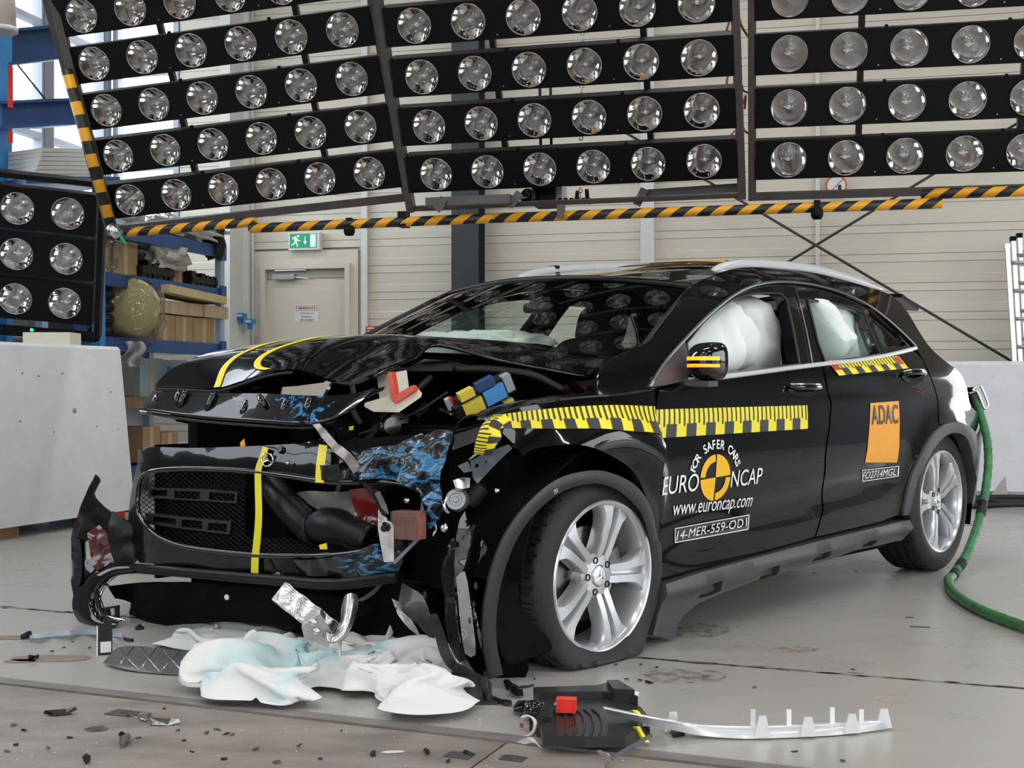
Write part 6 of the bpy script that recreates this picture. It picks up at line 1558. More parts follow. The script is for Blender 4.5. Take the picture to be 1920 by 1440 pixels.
# flat black rubber hose coil lying in front of the block
cc = empty('rubber_mat_coil', fl(1870, 948), 0, 'flat black rubber cable loop lying before the white concrete barrier', 'cable')
mb = MB(); ctr = fl(1890, 950); mb.tube(smooth_line([ctr+Vector((.42*math.cos(a), .24*math.sin(a), .03+.012*math.sin(3*a))) for a in np.linspace(0, 2*PI*.97, 18)], 4), .022, 8); mb.build('outer_loop', M_rubber, cc)
mb = MB(); mb.tube(smooth_line([ctr+Vector((.06+.34*math.cos(a), .19*math.sin(a), .055)) for a in np.linspace(.4, 2*PI, 16)], 4), .018, 8); mb.build('inner_loop', M_rubber, cc)
# ---- ladder
ld = empty('ladder', wp(1900, 800, .35), -BA, 'triple-section aluminium ladder leaning on the wall behind the white barrier', 'ladder')
for k, (px, ps, ytop) in enumerate(((1888, .55, 462), (1899, .48, 448), (1911, .41, 442))):
    a = wp(px, ytop, ps); b = wp(px+14*(ytop*0+1)*.95, 672, ps); d = (b-a); f_ = a.z/(a.z-b.z); b = a+d*f_; b.z = .0
    for off in (0, .42):
        mb = MB(); mb.beam(a+BX*off, b+BX*off, .035, .06, BY); mb.build('rail', M_alu, ld)
        mb = MB(); mb.box(a+BX*off+UZ*.0, (BX, BY, UZ), (.045, .07, .04)); mb.build('rail_cap', M_black if k else M_alu, ld)
    for r in range(11):
        q = a.lerp(b, (.14+.24*r)/a.z)
        mb = MB(); mb.tube([q, q+BX*.42], .015, 8); mb.build('rung', M_alu, ld)
# ---- storage rack
Pn = Vector((-3.42, 9.05, 0)); Pf = Vector((-2.70, 11.5, 0)); e = (Pf-Pn).normalized(); nb = Vector((-e.y, e.x, 0))
RK = empty('storage_rack', (Pn+Pf)/2+nb*.4, 0, 'blue steel storage rack filled with boxes and wrapped parts', 'storage rack')
LR = (Pf-Pn).length; dpt = .75
zA, zB, zC, zD = 2.13, 1.735, 1.225, .75
for z, m_ in ((zA, M_blue), (zB, M_blue), (zC, M_blue), (zD, M_wood)):
    for off in (0, dpt):
        mb = MB(); mb.beam(Pn+nb*off+UZ*z, Pf+nb*off+UZ*z, .04, .11 if m_ is M_blue else .08); mb.build('shelf_beam', m_, RK)
    mb = MB(); mb.box((Pn+Pf)/2+nb*dpt/2+UZ*(z+.035), (e, nb, UZ), (LR, dpt, .03)); mb.build('shelf_board', M_white if m_ is M_blue else M_wood, RK)
for q, off in ((0, 0), (0, dpt), ('m', 0), (LR, 0), (LR, dpt)):
    mid_ = q == 'm'; q = .46 if mid_ else q
    mb = MB(); p = Pn+e*q+nb*off; mb.box(p+UZ*1.11, (e, nb, UZ), (.07, .06, 2.22)); mb.build('upright', M_blue if mid_ else mat('pale_blue_upright', (.35, .47, .60), .4), RK)
for z in (zA, zB, zC):
    mb = MB(); mb.box(Pf+UZ*z-nb*.035, (e, nb, UZ), (.09, .02, .16)); mb.build('beam_bracket', M_blue, RK)
mb = MB(); mb.box(Pn+e*LR/2+nb*(dpt+.06)+UZ*1.11, (e, nb, UZ), (LR, .02, 2.22)); mb.build('back_panel', mat('rack_back_white', (.6, .62, .63), .5), RK)
def rk(px, z, off=.15):                                 # point on the rack at picture column px, height z
    o = Vector((0, 0, HC)); d = at(px, 724, 1)-o; q = Pn+nb*off; k = ((q-o).dot(nb))/(d.dot(nb)); p = o+d*k; p.z = z; return p
def cbox(name, px0, px1, z, h, off, dep, m, lab, cat='box', flaps=False, grp=None):
    a = rk(px0, z, off); b = rk(px1, z, off); w = (b-a).length; c = (a+b)/2+nb*dep/2+UZ*h/2
    r = empty(name, Vector((c.x, c.y, z)), 0, lab, cat, grp); mb = MB(); mb.box(c, (e, nb, UZ), (w, dep, h)); mb.build('carton', m, r)
    mb = MB(); mb.box(c-nb*(dep/2+.001), (e, nb, UZ), (.05, .002, h)); mb.build('packing_tape', M_card2, r)
    if flaps:
        mb = MB(); mb.box(c+UZ*(h/2+.006)-nb*(dep*.27), (e, nb, UZ), (w, dep*.5, .006)); mb.build('flap', M_white, r)
    return r
def lump(name, c, size, m, lab, cat, nf=.35, ns=7, seed=0, e_=.8, ax=None, n=18):
    mb = MB(); pillow(mb, c, ax or (e, nb, UZ), size, e_, n, 0, nf, ns, seed); return tag(mb.build(name, m), lab, cat)
ztop = lambda z: z+.051
cbox('cardboard_box', 212, 258, ztop(zB), .27, .06, .40, M_card, 'brown carton with a white lid on the middle rack shelf', flaps=True)
cbox('cardboard_box', 186, 211, ztop(zB), .25, .08, .40, M_card, 'brown carton at the lamp end of the middle rack shelf')
cbox('cardboard_box', 322, 351, ztop(zB), .25, .10, .36, M_card, 'plain brown carton beside the plastic bag on the middle rack shelf')
lump('plastic_bag', rk(200, ztop(zB)+.13, -.06), (.24, .16, .22), M_wrap, 'clear plastic bag hanging over the middle rack shelf edge', 'plastic bag', .5, 7, 2)
lump('plastic_bag', rk(300, ztop(zB)+.22, .12), (.55, .3, .24), mat('milky_plastic', (.55, .52, .45), .4, var=.3, vscale=10, bump=.5, bscale=14), 'milky plastic bag over black parts on the middle rack shelf', 'plastic bag', .6, 8, 5)
def blackpart(px0, px1, z, h, lab, seed):
    r = random.Random(seed); a = rk(px0, z, .05); b = rk(px1, z, .05); m_ = empty('car_part', (a+b)/2, 0, lab, 'car part')
    mb = MB(); mb.beam(a+UZ*h*.4, b+UZ*h*.4, .10, h*.35); mb.build('beam', M_plas, m_)
    for k in range(6):
        q = a.lerp(b, (k+.5)/6)+nb*.02; hh = h*(.45+.5*r.random()); mb = MB(); mb.box(q+UZ*hh/2, (e, nb, UZ), (.035+.05*r.random(), .12, hh)); mb.build('bracket', M_plas, m_)
blackpart(258, 318, ztop(zB), .19, 'black plastic car part under the milky plastic bag', 1)
blackpart(352, 404, ztop(zB), .14, 'black plastic car bracket at the far end of the middle rack shelf', 2)
lump('foil_sheet', rk(345, ztop(zA)+.10, .10), (.95, .35, .18), M_foil, 'crumpled silver foil bundle on the top rack shelf', 'foil', .7, 9, 3)
lump('black_bag', rk(400, ztop(zA)+.05, .02), (.16, .2, .34), M_seat, 'black bag hanging at the far end of the top rack shelf', 'bag', .4, 7, 4)
lump('foil_sheet', rk(215, ztop(zA)+.16, .2), (.42, .4, .26), mat('clear_plastic_pile', (.62, .63, .60), .35, bump=.8, bscale=12), 'pile of pale plastic sheeting on the top rack shelf', 'plastic sheet', .6, 8, 8)
# wrapped roll on the lowest visible shelf
wr_ = empty('wrapped_roll', rk(243, ztop(zC), .1), 0, 'big yellow foam roll wrapped in clear film on the rack', 'roll')
c = rk(243, ztop(zC)+.23, .12); mb = MB(); mb.lathe([(0, -.30), (.20, -.30), (.225, -.26), (.235, 0), (.225, .26), (.20, .30), (0, .30)], c, (.35, -.93, .15), 28); mb.build('foam_roll', M_foam, wr_)
mb = MB(); pillow(mb, c+Vector((.03, -.12, -.02)), (Vector((1, 0, 0)), Vector((0, 1, 0)), UZ), (.52, .62, .56), .75, 20, 0, .22, 9, 3); mb.build('film_wrap', M_wrap, wr_)
mb = MB(); G = [[at(232+34*u+8*math.sin(v*6), 640+48*v, 9.6-.10*math.sin(u*9+v*4)) for u in np.linspace(0, 1, 12)] for v in np.linspace(0, 1, 9)]; mb.shell(G, .002); mb.build('hanging_film', mat('milky_film', (.62, .62, .60), .3, alpha=.75), wr_)
tyr = empty('tyre_stack', rk(193, ztop(zC), .1), 0, 'column of small black rubber rings on the rack beside the wrapped roll', 'rubber rings')
for k in range(5):
    c = rk(190, ztop(zC)+.05+.098*k, .12); mb = MB(); mb.lathe([(.06+.045*math.cos(a), .045*math.sin(a)) for a in np.linspace(0, 2*PI, 11)], c, UZ, 20); mb.build('rubber_ring', M_rubber, tyr)
fb = empty('foam_board', rk(340, ztop(zC)+.40, .2), 0, 'yellow foam board lying across the cartons on the rack', 'foam board')
mb = MB(); mb.beam(rk(288, ztop(zC)+.44, .05), rk(398, ztop(zC)+.40, .05), .3, .07); mb.build('board', M_foam, fb)
for i, (a, b) in enumerate(((289, 318), (319, 352), (353, 384), (385, 428))):
    cbox('carton_tray', a, b, ztop(zC)+.235, .11, -.02 if i < 3 else -.05, .30, M_card2, 'low cardboard tray on the rack, %s' % ('next to the wrapped roll', 'second from the wrapped roll', 'third from the wrapped roll', 'sticking out past the rack end')[i], 'tray')
for i, (a, b) in enumerate(((290, 328), (329, 362), (363, 402))):
    cbox('cardboard_box', a, b, ztop(zC), .225, .0, .34, M_card, 'brown carton under the cardboard trays, %s' % ('next to the wrapped roll', 'the middle one', 'at the rack end')[i])
# bench level below
cbox('crate', 358, 404, ztop(zD), .32, -.02, .4, mat('pale_crate', (.58, .58, .58), .5), 'pale grey plastic crate on the bench level of the rack', 'crate')
pt = empty('paint_tin', rk(322, ztop(zD), .05), 0, 'slim blue and white spray can on the bench level', 'can'); c = rk(322, ztop(zD), .05)
mb = MB(); mb.tube([c, c+UZ*.09], .04, 12); mb.build('tin', M_white, pt); mb = MB(); mb.tube([c+UZ*.09, c+UZ*.26], .04, 12); mb.build('tin_label', M_lightblue, pt)
cbox('grey_board', 262, 306, ztop(zD), .33, .2, .05, mat('blue_grey_board', (.32, .40, .42), .5), 'blue grey board leaning on the bench level behind the barrier', 'board')
for i, (a, b, h) in enumerate(((268, 300, .30), (302, 334, .24))):
    cbox('cardboard_box', a, b, .25, h, .05, .4, M_card, 'brown carton on the bottom of the rack, %s' % ('taller', 'shorter and to the rear')[i])
mb = MB(); mb.box((Pn+Pf)/2+nb*.4+UZ*.2, (e, nb, UZ), (LR, .75, .06)); mb.build('shelf_board', M_blue, RK)
# beige equipment box behind the block
q = at(98, 636, 8.0); eq = empty('equipment_box', q-UZ*.03, 0, 'flat beige equipment box below the low floodlight stand', 'equipment box'); mb = MB(); q.z = 1.152+.04; mb.box(q, AX3, (.30, .2, .08)); mb.build('case', mat('beige_plastic', (.60, .58, .47), .5), eq)
# ---- blue gantry at the upper left
GA = empty('blue_gantry', at(0, 650, 9.2)*1, 0, 'blue steel gantry of column and two cross beams by the side windows', 'gantry'); GA.location.z = 0
def ibeam(p, q, h, m=M_blue):
    mb = MB(); p = Vector(p); q = Vector(q); mb.beam(p, q, .02, h); mb.beam(p+UZ*h/2, q+UZ*h/2, .16, .02); mb.beam(p-UZ*h/2, q-UZ*h/2, .16, .02); return mb.build('cross_beam', m, GA)
ibeam(at(-160, 108, 8.4), at(106, 80, 9.4), .24, mat('deep_blue_paint', (.012, .06, .17), .45)); ibeam(at(-140, 225, 8.4), at(142, 210, 9.4), .18)
mb = MB(); c = at(-18, 300, 8.9); c.z = 2.1; mb.box(c, (BX, BY, UZ), (.20, .22, 4.2)); mb.build('column', M_lightblue, GA)
for y0, y1 in ((124, 202), (246, 268)):
    a = at(20, y0, 8.72); b = at(19, y1, 8.72); mb = MB(); mb.box((a+b)/2, (BX, BY, UZ), (.022, .03, a.z-b.z)); mb.build('red_edge_strip', M_red, GA)
mb = MB(); mb.tube([at(30, 118, 9.2), at(92, 195, 9.2)], .008, 6); mb.build('tension_rod', M_rod, GA)
tk = empty('hanging_tank', at(5, 65, 8.6), 0, 'beige cylinder hanging above the blue gantry', 'tank'); mb = MB(); mb.tube([at(6, 62, 8.5), at(0, -70, 8.5)], .088, 20); mb.build('cylinder', mat('beige_enamel', (.62, .55, .50), .4), tk)
mb = MB(); mb.lathe([(.088, 0), (.096, .0), (.096, .03), (.088, .03)], at(6, 60, 8.5), UZ, 20); mb.build('rim', M_wall2, tk)
# stack of white panels on a ledge above the low floodlights
st = [(at(40, 330, 9.0), at(150, 318, 9.3))]
for k in range(7):
    a = at(22+k*1.5, 338-k*8.5, 8.9); b = at(166-k*3.2, 338-k*8.0, 9.4); mb = MB(); mb.beam(a, b, .55, .028)
    tag(mb.build('white_board', mat('white_board_foam', (.62, .63, .60), .6, var=.1, vscale=5)), 'flat white board above the low floodlights, %s of its stack' % ('lowest', 'second from the bottom', 'third from the bottom', 'middle one', 'third from the top', 'second from the top', 'topmost')[k], 'board', 'stacked white boards')
mb = MB(); a = at(10, 346, 8.9); b = at(185, 346, 9.45); mb.beam(a, b, .6, .05); o = mb.build('cross_beam', M_blue, GA)
for q in (a, b): mb = MB(); mb.beam(Vector((q.x, q.y, 0)), q, .07, .07, BY); mb.build('ledge_post', M_lightblue, GA)

# ================================================================== things on the floor
def floor_of(px, py, z=0): return fl(px, py, z)
# ---- crumpled white sheet
def rsheet(top, bot, nu, nv, amp, seed, hills=(), edge=.25):
    T = [fl(x, y, z) for x, y, z in top]; B = [fl(x, y) for x, y in bot]
    T = smooth_line(T, 8); B = smooth_line(B, 8); G = []
    def samp(Lp, u): q = u*(len(Lp)-1); i = min(len(Lp)-2, int(q)); return Lp[i].lerp(Lp[i+1], q-i)
    for i in range(nu):
        row = []
        for j in range(nv):
            u = i/(nu-1); v = j/(nv-1); p = samp(T, u).lerp(samp(B, u), v); p.z = 0
            s = Vector((p.x, p.y*1.25, seed)); w = Vector((noise.noise(s*3.1), noise.noise(s*3.1+Vector((9, 3, 1))), 0)); q = s+w*.16
            d = min(u, 1-u, v, 1-v)*2; en = edge+(1-edge)*min(1, d/.35)
            f1 = noise.voronoi(q*6.5)[0]; f2 = noise.voronoi(q*14+Vector((3, 1, 0)))[0]; c1 = min(1, f1[0]*1.5); c2 = min(1, f2[0]*1.5)
            z = .008+en*amp*(1.0*c1+.42*c2*(.3+.7*c1)+.25*(1-abs(noise.noise(q*4))*2))
            for hx, hy, hr, hh in hills:
                c = fl(hx, hy); z += hh*math.exp(-(((p.x-c.x)/hr)**2+((p.y-c.y)/hr)**2))
            lat = Vector((noise.noise(q*7+Vector((1, 7, 0))), noise.noise(q*7+Vector((5, 2, 0))), 0))*.03*min(1, z/.05)
            row.append(p+lat+UZ*max(.003, z))
        G.append(row)
    return drape(G, seed)
def drape(G, seed, excess=1.42, steps=130):
    """let the sheet settle over its lumpy underlay: position based cloth with spare length, so that it wrinkles"""
    rs = np.random.RandomState(int(seed*10)); P = np.array([[tuple(p) for p in r] for r in G]); T = P[..., 2]*.72; XY0 = P[..., :2].copy()
    nu, nv = T.shape
    def flat(a, b): return np.linalg.norm(a[..., :2]-b[..., :2], axis=-1, keepdims=True)
    Lu = flat(P[1:], P[:-1])*excess; Lv = flat(P[:, 1:], P[:, :-1])*excess; Ld = flat(P[1:, 1:], P[:-1, :-1])*excess; Le = flat(P[1:, :-1], P[:-1, 1:])*excess
    K = 4; Bu = flat(P[K:], P[:-K])*excess; Bv = flat(P[:, K:], P[:, :-K])*excess
    P[..., 2] += .02+.016*rs.normal(0, 1, T.shape); Q = P.copy()
    def fix(d, L, k):
        l = np.linalg.norm(d, axis=-1, keepdims=True)+1e-9; return d*(.5*k*(l-L)/l)
    for s in range(steps):
        vel = (P-Q)*.92; Q = P.copy(); P = P+vel; P[..., 2] -= .0006
        for it in range(7):
            for L, k, sl in ((Lu, .55, ((slice(None, -1),), (slice(1, None),))), (Lv, .55, ((slice(None), slice(None, -1)), (slice(None), slice(1, None)))),
                             (Ld, .2, ((slice(None, -1), slice(None, -1)), (slice(1, None), slice(1, None)))), (Le, .2, ((slice(None, -1), slice(1, None)), (slice(1, None), slice(None, -1)))),
                             (Bu, .05, ((slice(None, -K),), (slice(K, None),))), (Bv, .05, ((slice(None), slice(None, -K)), (slice(None), slice(K, None))))):
                a, b = sl; m = fix(P[b]-P[a], L, k); D = np.zeros_like(P); D[a] += m; D[b] -= m; P = P+D*.8
            P[..., 2] = np.maximum(P[..., 2], np.maximum(T, .003))
        P[..., 2] = np.minimum(P[..., 2], T+.075); d = P[..., :2]-XY0; l = np.linalg.norm(d, axis=-1, keepdims=True)+1e-9; P[..., :2] = XY0+d*np.minimum(1, .07/l)
        low = P[..., 2] < T+.004; Q[..., :2] = np.where(low[..., None], P[..., :2], Q[..., :2])
    return [[Vector(P[i, j]) for j in range(nv)] for i in range(nu)]
def sheet_mat():
    m = bpy.data.materials.new('white_fleece_sheet'); m.use_nodes = True; nt = m.node_tree; b = nt.nodes['Principled BSDF']; b.inputs['Roughness'].default_value = .85
    tc = nt.nodes.new('ShaderNodeTexCoord'); nz = nt.nodes.new('ShaderNodeTexNoise'); nz.inputs['Scale'].default_value = 4.5; nz.inputs['Detail'].default_value = 3
    gr = nt.nodes.new('ShaderNodeVectorMath'); gr.operation = 'LENGTH'; sub = nt.nodes.new('ShaderNodeVectorMath'); sub.operation = 'SUBTRACT'; sub.inputs[1].default_value = (.0, .06, .05)
    ad = nt.nodes.new('ShaderNodeMath'); ad.operation = 'MULTIPLY_ADD'; ad.inputs[1].default_value = .55; rp = nt.nodes.new('ShaderNodeValToRGB')
    rp.color_ramp.elements[0].position = .30; rp.color_ramp.elements[0].color = (.42, .66, .68, 1); rp.color_ramp.elements[1].position = .52; rp.color_ramp.elements[1].color = (.74, .745, .73, 1)
    L = nt.links.new; L(tc.outputs['Object'], nz.inputs['Vector']); L(tc.outputs['Object'], sub.inputs[0]); L(sub.outputs[0], gr.inputs[0]); L(gr.outputs['Value'], ad.inputs[0]); L(nz.outputs['Fac'], ad.inputs[2])
    mm = nt.nodes.new('ShaderNodeMath'); mm.operation = 'SUBTRACT'; mm.inputs[1].default_value = .12; L(ad.outputs[0], mm.inputs[0]); L(mm.outputs[0], rp.inputs[0]); L(rp.outputs[0], b.inputs['Base Color']); return m
M_sheet = sheet_mat()
G = rsheet([(354, 1226, .05), (395, 1206, .05), (470, 1196, .05), (530, 1204, .04), (600, 1204, .03), (660, 1206, .03), (705, 1200, .06), (745, 1178, .08), (800, 1200, .06), (842, 1245, .04)],
           [(362, 1262), (378, 1304), (440, 1322), (540, 1325), (600, 1302), (675, 1312), (716, 1336), (775, 1346), (845, 1340), (884, 1326)], 130, 76, .075, 3.3, ((752, 1232, .10, .16), (440, 1275, .16, .035), (800, 1270, .12, .04)))
mb = MB(); mb.grid(G, 0); o = mb.build('white_sheet', M_sheet); tag(o, 'crumpled white fleece sheet soaked with blue fluid under the crushed front', 'sheet')
G = rsheet([(345, 1185, .02), (400, 1168, .02), (450, 1160, .02), (525, 1166, .02)], [(306, 1212), (360, 1218), (430, 1216), (540, 1205)], 60, 34, .03, 7.7)
mb = MB(); mb.grid(G, 0); tag(mb.build('white_sheet', mat('shaded_white_fleece', (.62, .64, .63), .85)), 'smaller flat white fleece sheet in the shade under the bumper', 'sheet')  # same white fleece, greyed in colour to imitate the shade below the bumper
# ---- torn aluminium crash box
CBx = empty('crash_box', fl(600, 1215, .05), 0, 'torn silver aluminium crash box with rivets lying on the white sheet', 'metal part')
a = at(528, 1112, 3.78); b = at(618, 1182, 3.70); d = (b-a).normalized(); s_ = d.cross(Vector((-.3, -.8, .5))).normalized(); u_ = s_.cross(d)
mb = MB(); hw, hh = .030, .024
for q0, q1 in (((-hw, -hh), (hw, -hh)), ((hw, -hh), (hw, hh)), ((hw, hh), (-hw, hh)), ((-hw, hh), (-hw, -hh))):
    rows_ = [[a.lerp(b, t)+s_*(q0[0]+(q1[0]-q0[0])*k)*(1+.06*math.sin(t*19+k*3))+u_*(q0[1]+(q1[1]-q0[1])*k)*(1+.08*math.sin(t*13+k)) for k in (0, .5, 1)] for t in np.linspace(0, 1, 12)]
    mb.shell(rows_, .003)
M_cba = mat('bright_torn_aluminium', (.68, .68, .69), .24, .92, var=.25, vscale=25, bump=.2, bscale=40)
mb.build('box_tube', M_cba, CBx, autosm=40)
mb = MB(); pl = [at(x, y, 3.66) for x, y in ((565, 1175), (600, 1150), (622, 1185), (616, 1215), (570, 1195))]; mb.prism(pl, (.0, .03, .01)); mb.build('end_plate', M_cba, CBx)
for x, y in ((587, 1167), (593, 1184)):
    mb = MB(); mb.lathe([(0, .006), (.008, .005), (.011, 0)], at(x, y, 3.655), (0, -1, .1), 12); mb.build('rivet', M_alu, CBx)
Gs = [[at(648, 1118, 3.72), at(656, 1113, 3.70), at(666, 1114, 3.72)], [at(642, 1140, 3.72), at(655, 1135, 3.68), at(670, 1128, 3.72)], [at(640, 1165, 3.70), at(652, 1162, 3.66), at(664, 1158, 3.72)], [at(628, 1188, 3.66), at(640, 1192, 3.63), at(652, 1186, 3.68)], [at(606, 1196, 3.66), at(618, 1205, 3.62), at(640, 1200, 3.66)], [at(600, 1180, 3.68), at(612, 1186, 3.63), at(630, 1190, 3.66)]]
mb = MB(); mb.shell(up_grid(Gs, 3, 4), .004); mb.build('curled_flange', M_cba, CBx)
mb = MB(); mb.shell(up_grid([[at(632, 1195, 3.64), at(640, 1193, 3.64)], [at(636, 1215, 3.62), at(640, 1212, 3.62)], [at(637, 1232, 3.6), at(639, 1232, 3.6)]], 1, 3), .003); mb.build('bent_tongue', M_bare, CBx)
# ---- black electronics box standing upright
EB = empty('electronics_box', fl(195, 1230), 0, 'small upright black electronics box with white label beside the hanging bumper corner', 'electronics box')
p = fl(196, 1229); D_ = p.y; w = .030/1; a = at(184, 1233, D_); b = at(210, 1225, D_+.015); dx = (b-a).normalized(); dx.z = 0; dx.normalize(); dyv = Vector((-dx.y, dx.x, 0)); h = .095
c = (a+b)/2; c.z = 0; c += dyv*.008
mb = MB(); mb.box(c+UZ*h/2, (dx, dyv, UZ), (.046, .016, h)); mb.build('case', M_plas, EB)
mb = MB(); mb.box(c+UZ*.026-dyv*.0085+dx*.002, (dx, dyv, UZ), (.034, .001, .036)); mb.build('label', M_white, EB)
mb = MB(); mb.box(c+UZ*h/2-dx*.0245, (dx, dyv, UZ), (.004, .018, h)); mb.build('edge_strip', M_white, EB)
mb = MB(); mb.box(c+UZ*(h+.010)+dx*.008, (dx, dyv, UZ), (.026, .014, .022)); mb.build('plug', M_plas, EB)
mb = MB(); mb.tube(smooth_line([c+UZ*(h+.02)+dx*.008, c+UZ*(h+.045)+dx*.002, c+UZ*(h+.085)-dx*.012, c+UZ*(h+.13)-dx*.022], 5), .0025, 6); mb.build('lead', M_rubber, EB)
# ---- embossed dark metal sheet
ES = empty('embossed_sheet', fl(280, 1250), 0, 'dark shiny embossed metal sheet lying beside the white sheet', 'metal sheet')
M_emb = mat('dark_bright_metal', (.36, .36, .37), .2, .6, var=.3, vscale=6)
ou = sm2([(193, 1250), (222, 1229), (265, 1227), (310, 1231), (362, 1234)], 6)+sm2([(366, 1269), (320, 1267), (280, 1264), (235, 1259), (193, 1250)], 6)[:-1]
def ez(x, y): return .004+.02*max(0, (1262-y)/35)
mb = MB(); mb.prism([fl(x, y)+UZ*ez(x, y) for x, y in ou], (0, 0, .003)); mb.build('plate', M_emb, ES)
for a, b in (((222, 1230), (262, 1262)), ((262, 1228), (300, 1265)), ((305, 1231), (345, 1267)), ((250, 1228), (222, 1256)), ((292, 1230), (262, 1262)), ((338, 1233), (300, 1265)), ((362, 1240), (338, 1267))):
    mb = MB(); mb.tube([fl(*a)+UZ*(ez(*a)+.002), fl(*b)+UZ*(ez(*b)+.002)], .004, 6); mb.build('embossed_line', M_emb, ES)
# ---- clear plastic strip and black clip
mb = MB(); Gq = [[fl(x, y+dy, .012+.01*math.sin(x/9)+dy*.0005) for dy in (-4, 0, 5)] for x, y in sm2([(55, 1192), (100, 1188), (150, 1184), (190, 1185), (228, 1190)], 4)]; mb.shell(Gq, .002); tag(mb.build('plastic_strip', mat('clear_blue_plastic', (.55, .66, .75), .12, alpha=.55)), 'long clear bluish plastic strip behind the electronics box', 'plastic strip')
mb = MB(); Gq = [[fl(x+dx_, y, .010+.004*math.sin(y)) for dx_ in (-5, 0, 5)] for x, y in ((213, 1198), (220, 1206), (226, 1213), (233, 1216))]; mb.shell(up_grid(Gq, 2, 2), .002); tag(mb.build('plastic_strip', mat('clear_blue_plastic', (0, 0, 0))), 'short clear plastic strip end right beside the electronics box', 'plastic strip')
# ---- black intake box with red clip
M_ib = mat('grey_black_box_plastic', (.018, .018, .019), .38, bump=.05, bscale=300)
IB = empty('intake_box', fl(1090, 1390), 0, 'black plastic air cleaner lid with ribs and a red clip lying on the floor', 'car part')
q = lambda x, y, z=0: fl(x, y, z)
tz = .045
topq = [(1008, 1332), (1012, 1322), (1130, 1326), (1180, 1342), (1196, 1352), (1192, 1370), (1172, 1380), (1096, 1381), (1018, 1378), (1014, 1364), (1032, 1356), (1036, 1346), (1024, 1342), (1006, 1342)]
T = [q(x, y, tz) for x, y in topq]; mb = MB(); mb.prism([Vector((p.x, p.y, .018)) for p in T], (0, 0, tz-.018)); mb.build('lid', M_ib, IB)
base = [(996, 1370), (1000, 1345), (1010, 1330), (1130, 1330), (1200, 1345), (1216, 1365), (1210, 1390), (1190, 1398), (1020, 1394)]
mb = MB(); mb.prism([q(x, y) for x, y in base], (0, 0, .030)); mb.build('base_tray', M_ib, IB)
mb = MB(); mb.prism([q(x, y) for x, y in ((1000, 1322), (1120, 1318), (1140, 1312), (1165, 1322), (1196, 1340), (1130, 1330), (1010, 1332))], (0, 0, .05)); mb.build('rear_wall', M_ib, IB)
mb = MB(); mb.prism([q(x, y) for x, y in ((1138, 1318), (1160, 1318), (1190, 1338), (1150, 1336))], (0, 0, .065)); mb.build('corner_post', M_ib, IB)
for k in range(5):
    L = smooth_line([q(x, y, tz+.002) for x, y in ((1050+k*15, 1330), (1060+k*16, 1342), (1064+k*16, 1360), (1060+k*16, 1378))], 4); mb = MB(); mb.tube(L, .0028, 6); mb.build('rib', M_ib, IB)
mb = MB(); vs, fs = text_fit('OIG', .018, .05); c = q(1069, 1357, tz+.0015); xx = (q(1090, 1358, tz)-q(1060, 1357, tz)).normalized(); yy = Vector((-xx.y, xx.x, 0)); mb.add([c+xx*y*-.45+yy*x for x, y in vs], fs); mb.build('moulded_mark', M_plasg, IB)
cR = q(1062, 1330, .055); mb = MB(); mb.box(cR+UZ*.012, (xx, yy, UZ), (.052, .035, .034)); mb.box(cR-yy*.02+UZ*.004, (xx, yy, UZ), (.03, .012, .012)); mb.build('red_clip', mat('clip_red', (.78, .03, .02), .4), IB)
mb = MB(); mb.lathe([(0, -.03), (.022, -.03), (.025, 0), (.02, .02), (0, .02)], q(998, 1330, .03), (-1, .2, .1), 14); mb.build('side_port', M_plasg, IB)
mb = MB(); mb.box(q(1005, 1345, .035), (xx, yy, UZ), (.02, .03, .035)); mb.build('side_hinge', M_plasg, IB)
for x, y in ((1000, 1356), (1212, 1370)):
    mb = MB(); mb.box(q(x, y, .02), (xx, yy, UZ), (.018, .03, .03)); mb.build('latch', M_plasg, IB)
mb = MB(); mb.tube([q(1041, 1325, .05), q(1041, 1320, .085)], .004, 6); mb.build('pin', M_plasg, IB)
# ---- silver bumper trim with mounting tabs
TR = empty('bumper_trim', fl(1400, 1370), 0, 'long curved silver bumper trim strip with mounting tabs lying on the floor', 'trim strip')
up_l = [(1132, 1327), (1180, 1337), (1250, 1350), (1290, 1356), (1330, 1360), (1400, 1362), (1480, 1360), (1560, 1357), (1620, 1353), (1650, 1352)]
lo_l = [(1138, 1338), (1180, 1349), (1240, 1364), (1285, 1374), (1330, 1381), (1400, 1385), (1480, 1383), (1560, 1379), (1620, 1373), (1664, 1366)]
hz_ = [.060, .050, .034, .014, .004, 0, 0, 0, 0, .002]
Gq = []
for (a, b), hgt in zip(zip(up_l, lo_l), hz_):
    A_ = fl(a[0], a[1]+2, hgt+.024); B_ = fl(b[0], b[1], hgt*.9+.004); mid = (A_+B_)/2+Vector((0, -.004, .006)); Gq.append([A_, mid, B_])
mb = MB(); mb.shell(up_grid(Gq, 3, 4), .004); mb.build('strip', mat('satin_silver', (.66, .67, .69), .30, .25, coat=.3), TR)
mb = MB(); mb.shell(up_grid([[r_[0], r_[0]+Vector((0, .03, -.004))] for r_ in Gq], 1, 4), .003); mb.build('rear_flange', M_silver, TR)
for x, y, h in ((1262, 1372, .05), (1430, 1384, .055), (1516, 1382, .05), (1598, 1376, .05), (1658, 1366, .05)):
    P_ = [fl(x-15, y, .006), fl(x+15, y-1, .006)]; d = (P_[1]-P_[0]); pts = [P_[0], P_[1], P_[0]+d*.72+UZ*h, P_[0]+d*.28+UZ*h]; mb = MB(); mb.prism(pts, (0, .008, 0)); tb = mb.build('mounting_tab', M_silver, TR)
